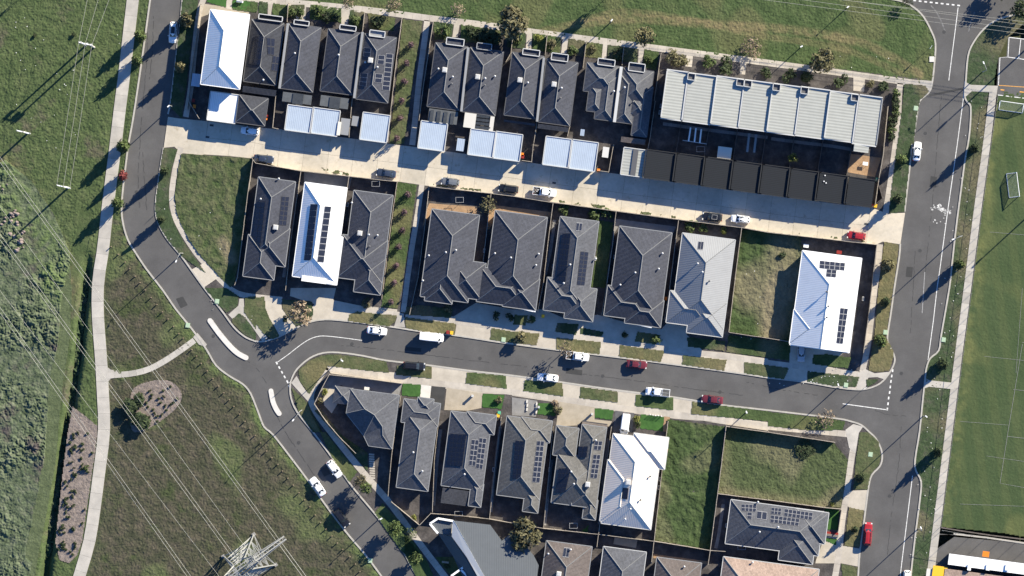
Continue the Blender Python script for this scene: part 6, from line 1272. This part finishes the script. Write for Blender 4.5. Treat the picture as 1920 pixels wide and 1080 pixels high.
# ------------------------------------------------------------------ trees and shrubs
def crown_mesh(kind, seed, n, m, size=.34):
    rn = random.Random(seed); mb = MB(); lobes = []
    if kind == 'cone': lobes = [((rn.uniform(-.10, .10), rn.uniform(-.10, .10), .15+.80*t), .50*(1-t)**.8*min(1, .55+t*3)+.04) for t in [i/9 for i in range(10)]]
    elif kind == 'round': lobes = [((0, 0, .62), .33)]+[((.30*math.cos(a)+rn.uniform(-.08, .08), .30*math.sin(a)+rn.uniform(-.08, .08), rn.uniform(.45, .72)), rn.uniform(.16, .25)) for a in [i*2*math.pi/8 for i in range(8)]]
    elif kind == 'shrub': lobes = [((rn.uniform(-.28, .28), rn.uniform(-.28, .28), rn.uniform(.3, .6)), rn.uniform(.18, .32)) for i in range(7)]
    elif kind == 'tuft': lobes = [((rn.uniform(-.2, .2), rn.uniform(-.2, .2), rn.uniform(.2, .55)), rn.uniform(.2, .3)) for i in range(4)]
    wt = [l[1]**2 for l in lobes]
    for i in range(n):
        (cx, cy, cz), r = rn.choices(lobes, wt)[0]
        d = Vector((rn.gauss(0, 1), rn.gauss(0, 1), rn.gauss(0, .85))); d.normalize(); rr = r*(rn.random()**.4)*(1.12 if rn.random() < .2 else 1.0)
        c = Vector((cx, cy, cz))+d*rr; s = size*rn.uniform(.55, 1.2)*.1
        ax = Vector((rn.gauss(0, 1), rn.gauss(0, 1), rn.gauss(0, .5))); ax.normalize(); nn = (d+Vector((rn.gauss(0, .6), rn.gauss(0, .6), rn.gauss(.3, .6)))).normalized(); ax = (ax-nn*ax.dot(nn)).normalized(); bx = nn.cross(ax)
        mb.quad([c-ax*s*1.3, c-bx*s*.55, c+ax*s*1.3, c+bx*s*.7])
    return mb.mesh('crown', M[m])
def trunk_mesh(kind, seed):
    rn = random.Random(seed); mb = MB(); top = .9 if kind == 'cone' else .62
    mb.tube([(0, 0, 0), (rn.uniform(-.02, .02), .01, top*.4), (rn.uniform(-.04, .04), rn.uniform(-.04, .04), top)], [.028, .020, .006], 6)
    for i in range(9 if kind != 'cone' else 6):
        a = rn.uniform(0, 6.28); z = rn.uniform(.25, top*.9); l = rn.uniform(.18, .36)*(1 if kind != 'cone' else .5)
        mb.tube([(0, 0, z), (l*.6*math.cos(a), l*.6*math.sin(a), z+.10), (l*math.cos(a+.2), l*math.sin(a+.2), z+.2)], [.012, .008, .003], 5)
    return mb.mesh('trunk', M['bark'])
CM = {}
def tree(x, y, kind, m, h, w, label, cat='tree', grp=None, n=None, name=None, seed=None, z=.05, size=None):
    """h and w are the height and crown width in metres"""
    var = (seed if seed is not None else hash((int(x), int(y)))) % 3
    n = n or {'cone': 750, 'round': 800, 'shrub': 300, 'tuft': 60}[kind]; key = (kind, m, var, n, size)
    if key not in CM: CM[key] = (crown_mesh(kind, var*7+len(m), n, m, size or {'cone': .8, 'round': .62, 'shrub': .95, 'tuft': 1.7}[kind]), trunk_mesh(kind, var))
    p = P(x, y); rn = random.Random(int(x*31+y)); r = empty(name or {'cone': 'street_tree', 'round': 'tree', 'shrub': 'shrub', 'tuft': 'small_shrub'}[kind], (p.x, p.y, z), label, cat, grp, None, rn.uniform(0, 6.28)); r.scale = (w*1.0, w*1.0, h)
    o = bpy.data.objects.new('crown', CM[key][0]); COL.objects.link(o); o.parent = r
    if kind != 'tuft': o = bpy.data.objects.new('trunk', CM[key][1]); COL.objects.link(o); o.parent = r
    return r
for x, y, h, w, m, l in ((263, 67, 5.6, 2.7, 'leaf_green', 'street tree beside the shared path nearest the top edge'), (258, 115, 5.4, 2.7, 'leaf_green', 'street tree beside the shared path, second from the top edge'), (234, 276, 5.8, 3.0, 'leaf_green', 'street tree beside the shared path opposite the lane entrance'), (231, 329, 4.6, 2.2, 'leaf_red', 'red leaved street tree beside the shared path'), (223, 381, 5.6, 2.8, 'leaf_green', 'street tree beside the shared path below the red tree'),
                        (351, 37, 6.0, 3.2, 'leaf_olive', 'street tree on the verge behind the white car'), (341, 127, 5.6, 2.6, 'leaf_olive', 'street tree on the dark verge beside the white two-storey house'), (309, 322, 5.4, 2.0, 'leaf_dark', 'dark slender street tree on the weedy verge, upper'), (303, 412, 5.2, 1.8, 'leaf_dark', 'dark slender street tree on the weedy verge, lower'),
                        (1826, 279, 5.4, 2.3, 'leaf_dark', 'dark street tree on the field verge opposite the lone white car'), (1799, 497, 5.4, 2.3, 'leaf_green', 'street tree on the field verge below the paint spill'), (1766, 682, 5.0, 2.6, 'leaf_dark', 'dark street tree at the field verge bulge'), (1757, 846, 5.6, 2.2, 'leaf_dark', 'dark street tree on the field verge opposite the corner bulge'),
                        (1690, 301, 4.2, 2.4, 'leaf_green', 'street tree on the green verge beside the last townhouse'), (1683, 374, 4.6, 2.2, 'leaf_dark', 'street tree on the green verge just above the lane end'), (1665, 498, 4.8, 3.0, 'leaf_olive', 'street tree on the dry verge just below the lane'), (1660, 565, 4.2, 2.2, 'leaf_dark', 'street tree on the dry verge beside the white corner house'), (1650, 641, 4.6, 3.0, 'leaf_green', 'street tree on the dry verge at the street bulge'),
                        (1613, 894, 4.4, 2.4, 'leaf_dark', 'street tree on the rounded southeast verge'), (1602, 992, 4.0, 1.6, 'leaf_dark', 'small street tree on the dry verge by the dark red car')): tree(x, y, 'cone', m, h*1.12, w*1.15, l, grp='young street trees')
for x, y, h, w, m, l, n in ((962, 44, 7.6, 7.4, 'leaf_olive', 'big olive tree over the top footpath between the duplexes', 1400), (1208, 71, 5.6, 4.8, 'leaf_olive', 'rounded tan tree over the top footpath', 620), (1407, 92, 3.2, 5.2, 'leaf_brown', 'pale brown bush tree on the top footpath above the townhouses', 380), (1541, 116, 6.0, 5.8, 'leaf_olive', 'dark olive tree over the top footpath before the townhouses', 1000),
                         (738, 10, 4.6, 3.6, 'leaf_brown', 'pale bare tree beside the top footpath above the panelled house', 340), (652, 6, 4.6, 3.0, 'leaf_brown', 'pale bare tree at the top edge beside the footpath', 340), (858, 20, 2.6, 3.6, 'leaf_brown', 'faint pale shrub in the reserve grass', 240), (564, 589, 6.0, 5.6, 'leaf_brown', 'pale brown tree at the corner of the wide driveway', 520), (914, 384, 4.2, 4.2, 'leaf_olive', 'sparse olive tree behind the twin houses', 360),
                         (677, 901, 4.6, 3.0, 'leaf_olive', 'olive street tree on the shaded verge, behind the next one', 420), (686, 915, 5.6, 3.0, 'leaf_green', 'bright green street tree on the shaded verge', 480), (742, 990, 5.4, 3.8, 'leaf_green', 'rounded street tree below the shaded driveway', 600), (985, 1000, 6.5, 7.5, 'leaf_olive', 'large olive tree behind the bottom slate roof', 900), (780, 1046, 4.0, 3.4, 'leaf_green', 'green street tree at the bottom of the curving road', 480),
                         (1061, 656, 6.2, 4.4, 'leaf_brown', 'bare brown tree overhanging the white pickup truck', 200), (1548, 784, 2.6, 4.6, 'leaf_brown', 'bare brown bush tree at the street corner before the fenced lot', 260), (1876, -18, 5.5, 5.0, 'leaf_dark', 'dark tree beyond the top edge of the upper court', 600), (1912, 18, 5.0, 5.0, 'leaf_dark', 'dark tree at the top east corner', 600), (1146, -12, 9.0, 2.4, 'leaf_dark', 'tall dark tree just past the top edge of the reserve', 420), (1700, 4, 3.0, 3.0, 'leaf_dark', 'dark low tree at the top street corner', 260),
                         (66, -30, 8.0, .8, 'leaf_dark', 'thin leafy stand-in for an unseen pole beyond the top edge of the field', 200), (1485, 297, 4.4, 2.4, 'leaf_yellow', 'yellow green tree in the shaded townhouse courts', 420), (1510, 842, 1.2, 5.0, 'leaf_dark', 'dark low bush patch in the fenced vacant lot', 500), (770, 1000, 2.2, 3.0, 'leaf_green', 'green bush at the fence corner beside the white parapet', 300)):  # thin leafy column past the top edge is added for a pole's shadow
    tree(x, y, 'round', m, h, w, l, n=n, size=.5 if n < 400 else None)
UC = [(771, 85), (763, 119), (759, 153), (753, 189), (750, 222), (744, 260)]; LC = [(765, 365), (758, 398), (754, 432), (748, 463), (743, 498), (739, 530), (733, 566)]
for x, y in UC: tree(x, y, 'cone', 'leaf_purple', 3.3, 1.9, 'purple leaved sapling in the row up the upper planted corridor', grp='purple saplings of the upper corridor', n=300, name='sapling', size=.75)
for x, y in LC: tree(x, y, 'cone', 'leaf_purple', 3.3, 1.9, 'purple leaved sapling in the row down the lower planted corridor', grp='purple saplings of the lower corridor', n=300, name='sapling', size=.75)
SH = [(1055, 391, 2.2, 3.0, 'leaf_green', 'rounded shrub at the lane fence behind the narrow charcoal house'), (1118, 400, 2.2, 3.6, 'leaf_green', 'long leafy shrub beside the lane fence, west'), (1138, 402, 2.0, 3.0, 'leaf_green', 'long leafy shrub beside the lane fence, east'), (1298, 424, 1.8, 3.4, 'leaf_green', 'leafy shrub behind the smooth grey roof, west'), (1320, 425, 1.8, 2.6, 'leaf_green', 'leafy shrub behind the smooth grey roof, middle'), (1358, 432, 1.5, 1.9, 'leaf_yellow', 'small leafy shrub behind the smooth grey roof, east'),
      (975, 634, 3.2, 3.2, 'leaf_olive', 'pale round shrub on the verge before the twin houses'), (930, 592, 1.8, 2.2, 'leaf_dark', 'dark clipped ball shrub before the twin house, west'), (957, 594, 1.8, 2.2, 'leaf_dark', 'dark clipped ball shrub before the twin house, east'), (995, 599, 1.8, 2.2, 'leaf_green', 'round shrub in front of the white beam'), (1230, 636, 1.7, 2.4, 'leaf_green', 'round green shrub in the garden of the wide charcoal house'), (1172, 627, 1.8, 1.8, 'leaf_dark', 'dark ball shrub before the wide charcoal house'), (840, 578, 1.8, 2.2, 'leaf_olive', 'leafy shrub at the twin house driveway'), (688, 568, 1.4, 2.6, 'leaf_olive', 'low shrubs in front of the charcoal house by the corridor'),
      (1045, 772, 1.8, 2.4, 'leaf_olive', 'tall garden shrub at the square lawn of the fourth south house'), (1040, 758, 1.5, 2.0, 'leaf_brown', 'brownish garden shrub at the square lawn corner'), (936, 752, 1.4, 2.0, 'leaf_olive', 'garden shrub beside the square lawn of the third south house'), (1194, 785, 1.8, 1.9, 'leaf_yellow', 'rounded hedge shrub beside the parked white van, upper'), (1195, 796, 1.8, 1.9, 'leaf_green', 'rounded hedge shrub beside the parked white van, lower'), (608, 735, 1.4, 1.8, 'leaf_yellow', 'yellowish garden shrub at the angled corner house'), (601, 752, 1.5, 1.6, 'leaf_olive', 'olive garden shrub at the angled corner house'),
      (549, 26, 2.0, 2.6, 'leaf_green', 'front garden shrub of the third north house'), (561, 22, 1.8, 2.4, 'leaf_green', 'front garden bush beside the third north house fence'), (596, 22, 2.2, 3.0, 'leaf_green', 'front garden shrub of the fourth north house'), (612, 30, 2.2, 3.2, 'leaf_dark', 'dark front garden bush of the fourth north house'), (632, 34, 1.8, 2.6, 'leaf_dark', 'dark corner bush of the fourth north house'), (668, 38, 1.7, 2.6, 'leaf_green', 'front garden shrub beside the panelled grey house path'), (708, 40, 2.2, 3.6, 'leaf_dark', 'dark front garden bush of the panelled grey house'),
      (830, 58, 2.4, 3.6, 'leaf_green', 'leafy front garden shrub of the first duplex'), (884, 58, 2.0, 3.0, 'leaf_dark', 'dark hedge shrub of the first duplex, west'), (905, 66, 2.6, 4.2, 'leaf_dark', 'dark hedge shrub of the first duplex, east'), (930, 70, 2.6, 4.0, 'leaf_dark', 'dark bush under the big olive tree'), (972, 74, 1.5, 2.4, 'leaf_green', 'front garden shrub of the dark duplex, west'), (1010, 70, 1.6, 2.2, 'leaf_yellow', 'clipped yellow shrub of the dark duplex'), (1034, 84, 1.6, 2.6, 'leaf_olive', 'olive front garden shrub of the dark duplex'), (1074, 92, 1.7, 2.8, 'leaf_green', 'leafy front garden shrub of the dark duplex, east'),
      (1112, 92, 1.2, 2.0, 'leaf_olive', 'small speckled shrub of the many-gabled duplex'), (1160, 104, 2.0, 3.8, 'leaf_dark', 'dark bush between the many-gabled duplex gardens'), (1216, 112, 1.4, 2.2, 'leaf_green', 'front garden shrub of the many-gabled duplex, east'),
      (1262, 110, 2.2, 4.0, 'leaf_olive', 'broad olive hedge before the first townhouse, west'), (1278, 114, 2.0, 3.2, 'leaf_olive', 'broad olive hedge before the first townhouse, east'), (1325, 118, 2.2, 3.6, 'leaf_green', 'round garden bush before the second townhouse'), (1362, 124, 2.6, 4.4, 'leaf_dark', 'dark garden bush before the third townhouse'), (1435, 135, 2.0, 3.2, 'leaf_dark', 'dark garden bush before the fourth townhouse'), (1478, 142, 2.2, 3.6, 'leaf_dark', 'dark garden bush before the fifth townhouse'), (1513, 143, 2.0, 3.4, 'leaf_dark', 'dark garden bush under the dark olive tree'), (1577, 153, 2.2, 3.6, 'leaf_dark', 'dark garden bush before the seventh townhouse'), (1632, 158, 1.4, 2.0, 'leaf_olive', 'small garden shrub before the last townhouse'), (1656, 164, 2.0, 3.0, 'leaf_dark', 'dark bush at the hedge corner'),
      (66, 66, 0.9, 1.2, 'leaf_dark', 'dark lone bush in the open field, nearer the edge'), (138, 65, 1.0, 1.2, 'leaf_dark', 'dark lone bush in the open field near the twin pole'), (252, 758, 2.6, 5.0, 'leaf_dark', 'large dark bush at the west edge of the rounded mulch bed, upper'), (261, 786, 2.8, 5.2, 'leaf_dark', 'large rounded bush at the west edge of the rounded mulch bed, lower'), (163, 877, 1.3, 1.6, 'leaf_green', 'larger green bush in the long mulch bed'), (776, 970, 1.4, 1.6, 'leaf_yellow', 'bright green bush behind the shaded fence corner'), (838, 1062, .8, 1.6, 'leaf_dark', 'dark spiky bush on the bottom lawn'), (1560, 945, 1.0, 1.2, 'leaf_yellow', 'small yellow shrub at the fenced lot corner'), (535, 598, 1.0, 1.6, 'leaf_dark', 'dark bush beside the curved driveway'), (1468, 478, 1.2, 2.0, 'leaf_dark', 'dark weed clump in the vacant dirt lot')]
for x, y, h, w, m, l in SH: tree(x, y, 'shrub', m, h, w, l, 'shrub', n=900 if w > 4.5 else None)
for i in range(8): tree(1680-i*1.35+(i % 2)*1.5, 176+i*11.5, 'shrub', 'leaf_dark' if i % 3 else 'leaf_green', 2.2, 2.3, 'clipped green hedge plant in the row beside the last townhouse', 'hedge plant', 'hedge plants beside the townhouses', name='hedge_plant')
B1 = T(0, 2, '1045,790 1125,770 1065,800 1130,830 1225,770 1280,740 1230,815 1190,830 1205,860 1280,875 1110,890 1160,940 1215,950 1180,960 1250,915 1075,840 1300,860 1240,885 1140,800 1330,830 1100,860 1060,870 1180,1000 1120,970 1150,910')
for x, y in B1: tree(x, y, 'tuft', 'leaf_dark', .7, .95, 'small dark tussock in the rounded mulch bed', 'shrub', 'tussocks in the rounded mulch bed', z=.12)
rn = random.Random(5)
for i in range(75):
    y = rn.uniform(812, 1040); xl = 133-(y-812)*.10+rn.uniform(-4, 5); x = xl+abs(rn.gauss(0, 13)) if i % 5 else xl+rn.uniform(20, 48)
    if x > 186-(y-800)*.17: continue
    tree(x, y, 'tuft', 'leaf_dark', rn.uniform(.5, 1.0), rn.uniform(.7, 1.25), 'small dark tussock in the long mulch bed', 'shrub', 'tussocks in the long mulch bed', z=.12)
# rocks in the rough grass
for i in range(34):
    c = ((22, 398), (26, 418), (34, 438), (38, 462), (8, 345))[i % 5]; x, y = c[0]+rn.gauss(0, 8), c[1]+rn.gauss(0, 7); p = P(x, y); s = rn.uniform(.45, 1.3); mb = MB()
    for (a, b, c2) in ((0, 0, 1),): pass
    k = 7; base = [(p.x+s*.6*math.cos(6.28*j/k)*rn.uniform(.7, 1.1), p.y+s*.5*math.sin(6.28*j/k)*rn.uniform(.7, 1.1)) for j in range(k)]; n0 = len(mb.v)
    mb.v += [(q[0], q[1], 0.0) for q in base]+[(p.x+(q[0]-p.x)*.85, p.y+(q[1]-p.y)*.85, .3*s+.15) for q in base]+[(p.x+rn.uniform(-.1, .1), p.y, .5*s+.22)]
    for j in range(k): jj = (j+1) % k; mb.f += [(j, jj, k+jj, k+j), (k+j, k+jj, 2*k)]; mb.m += [0, 0]
    thing_mesh(mb, 'rock', M['rock'], 'pinkish rock in the scattered pile among rough grass', 'rock', 'rocks in the rough grass')
# odds and ends in yards
def small(name, cat, label, x, y, parts, z=.1):
    p = P(x, y); r = empty(name, (p.x, p.y, z), label, cat)
    for nm, m, (dx, dy, dz), (sx, sy, sz) in parts: mb = MB(); mb.box((p.x+dx, p.y+dy, z+dz), sx, sy, sz, -TH); mb.build(nm, M[m], r)
tbl = lambda c='trim_white': [('table_top', c, (0, 0, .74), (1.2, .8, .06)), ('leg', c, (-.5, -.3, .36), (.06, .06, .72)), ('leg', c, (.5, -.3, .36), (.06, .06, .72)), ('leg', c, (-.5, .3, .36), (.06, .06, .72)), ('leg', c, (.5, .3, .36), (.06, .06, .72))]
small('outdoor_table', 'table', 'white outdoor table behind the white corner house', 1511, 461, tbl()); small('outdoor_table', 'table', 'red outdoor table beside the white corner house roof', 1573, 473, tbl('plastic_red')); small('outdoor_table', 'table', 'pale table on the dirt yard of the last townhouse', 1622, 307, tbl()); small('outdoor_table', 'table', 'pale outdoor table on the grey court of the angled house', 688, 728, tbl('ac'))
small('outdoor_bench', 'bench', 'pale timber bench on the bottom lawn', 835, 1054, [('seat', 'fence', (0, 0, .45), (1.6, .4, .06)), ('backrest', 'fence', (0, .2, .75), (1.6, .06, .4)), ('leg', 'fence', (-.7, 0, .22), (.08, .4, .44)), ('leg', 'fence', (.7, 0, .22), (.08, .4, .44))])
small('outdoor_bench', 'bench', 'white bench on the lawn by the top west houses', 450, 3, [('seat', 'trim_white', (0, 0, .45), (1.6, .5, .06)), ('backrest', 'trim_white', (0, .2, .75), (1.6, .06, .4)), ('leg', 'trim_white', (-.7, 0, .22), (.08, .4, .44)), ('leg', 'trim_white', (.7, 0, .22), (.08, .4, .44))])
small('letter_box', 'letter box', 'pale letter box pillar before the fourth south house', 1010, 763, [('pillar', 'pale_conc', (0, 0, .55), (.4, .4, 1.1)), ('cap', 'trim_light', (0, 0, 1.12), (.5, .5, .06))]); small('letter_box', 'letter box', 'pale letter box pillar before the fifth south house', 1110, 776, [('pillar', 'pale_conc', (0, 0, .55), (.4, .4, 1.1)), ('cap', 'trim_light', (0, 0, 1.12), (.5, .5, .06))])
small('letter_box', 'letter box', 'pale letter box pillar on the beige driveway', 886, 742, [('pillar', 'pale_conc', (0, 0, .6), (.45, .45, 1.2)), ('cap', 'trim_light', (0, 0, 1.22), (.55, .55, .06))])
for x, y in T(2, 2, '112,850 115,880 112,910 185,870 183,900 183,930'): small('garden_edging', 'edging', 'pale rough edging stone '+('on the far west side' if x < 992 else 'on the lawn side')+' of the grey driveway, '+('highest' if y < 756 and x > 990 and y > 753 else 'upper' if y < 755 else 'middle' if y < 763 else 'second lowest' if x > 992 and y < 768 else 'lowest')+' one', x, y, [('stone', 'pale_conc', (0, 0, .15), (.35, .7, .3))])
small('planter', 'planter', 'brown planter wall behind the beige driveway of the fifth house', 1115, 796, [('planter_wall', 'brickwall', (0, 0, .3), (6.0, .9, .6)), ('coping', 'trim_dark', (0, .5, .62), (6.0, .15, .06))])
small('steps', 'steps', 'red brick steps of the southeast corner house', 1559, 1001, [('step', 'plastic_red', (0, .2, .1), (3.2, .5, .2)), ('step', 'brickwall', (0, -.3, .2), (3.2, .5, .4))])
for x, y in ((1219, 782), (1224, 783), (1229, 784), (1234, 784), (1240, 785)): small('garden_post', 'post', ('westmost','second','middle','fourth','eastmost')[(1219, 1224, 1229, 1234, 1240).index(x)]+' small white post of the row on the bright lawn', x, y-5, [('post', 'trim_white', (0, 0, .4), (.15, .15, .8)), ('cap', 'trim_white', (0, 0, .82), (.2, .2, .05))])
# concrete stepping strips and slabs beside the angled house
sl = empty('stepping_path', (0, 0, 0), 'pale stepping slabs leading from the shaded footpath to the angled house', kind='structure')
for i in range(11): x, y = 697-i*.0+i*.15, 850+i*4.4; panel(sl, [(x-5, y), (x+5, y+1), (x+4.6, y+4.2), (x-5.4, y+3.2)], 0, .14, M['path'], 'slab')

# condensers, clothes lines and paths in the side yards
for x, y, l in ((1024, 421, 'behind the twin house with white beam'), (1116, 485, 'beside the narrow charcoal house, lawn side'), (1152, 482, 'in the passage west of the wide charcoal house'), (1037, 499, 'in the passage west of the narrow charcoal house'), (1357, 604, 'at the front corner of the smooth grey roof'), (817, 807, 'between the second and third south houses'), (1237, 898, 'east of the cream roof, upper'), (1235, 914, 'east of the cream roof, lower'), (652, 384, 'beside the white hip house patio'), (1239, 199, 'on the west wall of the townhouses, upper'), (1237, 211, 'on the west wall of the townhouses, lower'), (925, 880, 'between the third and fourth south houses'), (1030, 880, 'between the fourth and fifth south houses'), (908, 470, 'in the gap between the broad twin houses'), (1362, 985, 'west of the southeast corner house'), (535, 470, 'east of the westernmost charcoal house'), (1618, 560, 'east of the white corner house')):
    p = P(x, y); r = empty('condenser', (p.x, p.y, .09), 'small pale air conditioner condenser '+l, 'condenser'); mb = MB(); mb.box((p.x, p.y, .55), .45, .95, .85, -TH); mb.build('casing', M['ac'], r); mb = MB(); mb.box((p.x, p.y, 1.0), .3, .7, .03, -TH); mb.build('fan_grille', M['trim_dark'], r)
for i, (x, y, l) in enumerate(((862, 375, 'behind the western broad twin house'), (860, 963, 'behind the third south house'), (1075, 985, 'behind the crossing gables'), (705, 345, 'behind the charcoal house by the lower corridor'), (1390, 1025, 'behind the southeast corner house'), (1313, 280, 'in the first shaded townhouse court'))):
    p = P(x, y); r = empty('clothes_line', (p.x, p.y, .09), 'folding clothes line frame '+l, 'clothes line')
    for dx in (-.9, .9): mb = MB(); mb.bar((p.x+dx, p.y, .09), (p.x+dx, p.y, 1.7), .06); mb.build('post', M['vent'], r)
    mb = MB(); mb.bar((p.x-.95, p.y-.6, 1.7), (p.x+.95, p.y-.6, 1.7), .05); mb.bar((p.x-.95, p.y+.6, 1.7), (p.x+.95, p.y+.6, 1.7), .05); mb.bar((p.x-.9, p.y-.6, 1.7), (p.x-.9, p.y+.6, 1.7), .05); mb.bar((p.x+.9, p.y-.6, 1.7), (p.x+.9, p.y+.6, 1.7), .05)
    mb.build('frame', M['vent'], r)
for l, s_ in (('beside the westernmost charcoal house', '556,345 549,400 541,460 532,520'), ('east of the broad twin house', '1026,412 1018,470 1010,540'), ('east of the narrow charcoal house', '1040,412 1032,470 1022,515'), ('between the wide charcoal house and grey roof', '1258,440 1250,500 1241,570'), ('west of the cream roof', '1141,822 1131,900 1124,985'), ('west of the fifth south house', '1034,862 1027,930 1021,985'), ('west of the fourth south house', '938,800 929,870 920,960'), ('between second and third south houses', '826,805 819,870 813,950'), ('behind the townhouses, west', '1243,232 1300,240 1370,249 1440,258'), ('behind the townhouses, east', '1446,260 1500,267 1560,274 1600,281'), ('west of the southeast corner house', '1356,945 1348,1000 1342,1028')):
    slab_path('narrow shaded side path '+l, L(s_), 6, 9, M['greypave'], .115, 'side_path', 2)
cr = empty('road_wear', (0, 0, 0), 'thin cracks, seals and covers in the asphalt roads', kind='structure')
rn = random.Random(21)
for s_ in ('277,60 275,120 269,180 263,260 259,330 262,390', '288,30 286,90 280,150', '268,285 272,350 276,400', '1765,180 1758,260 1752,340 1744,420 1736,500 1730,560', '1716,470 1711,560 1706,630', '640,648 720,655 820,668 920,680 1010,690', '1080,700 1180,712 1290,728 1400,742', '505,745 530,800 560,848 600,905', '1690,800 1684,880 1672,960 1664,1040', '1400,716 1460,730 1540,742', '1640,770 1668,778 1700,780', '440,660 480,690 500,720'):
    pts = [(x+rn.uniform(-.8, .8), y+rn.uniform(-.8, .8)) for x, y in resample(sm(L(s_), 3), 5)]; a, b = offs(pts, .45), offs(pts, -.45); mb = MB()
    for i in range(len(pts)-1):
        if rn.random() < .75: mb.quad([P(*a[i], .018), P(*b[i], .018), P(*b[i+1], .018), P(*a[i+1], .018)])
    mb.build('crack_seal', M['asphalt_new'], cr)
for x, y in ((1735, 250), (1725, 470), (1690, 700), (1668, 930), (900, 672), (1130, 705), (1350, 735), (660, 645), (282, 170), (256, 360), (400, 630), (560, 830), (1770, 60)):
    p = P(x, y); mb = MB(); mb.tube([(p.x, p.y, .0), (p.x, p.y, .022)], [.42, .42], 12); mb.build('manhole_cover', M['iron'], cr)
for s_ in ('1700,500 1712,501 1710,520 1698,519', '1062,690 1092,694 1091,704 1061,700', '330,560 343,556 352,572 339,578', '1745,330 1757,332 1755,352 1743,350', '760,650 790,653 789,660 759,657', '600,880 612,874 620,888 608,894'):
    mb = MB(); mb.quad([P(*p, .0165) for p in L(s_)][::-1]); mb.build('asphalt_patch', M['asphalt_new'], cr)
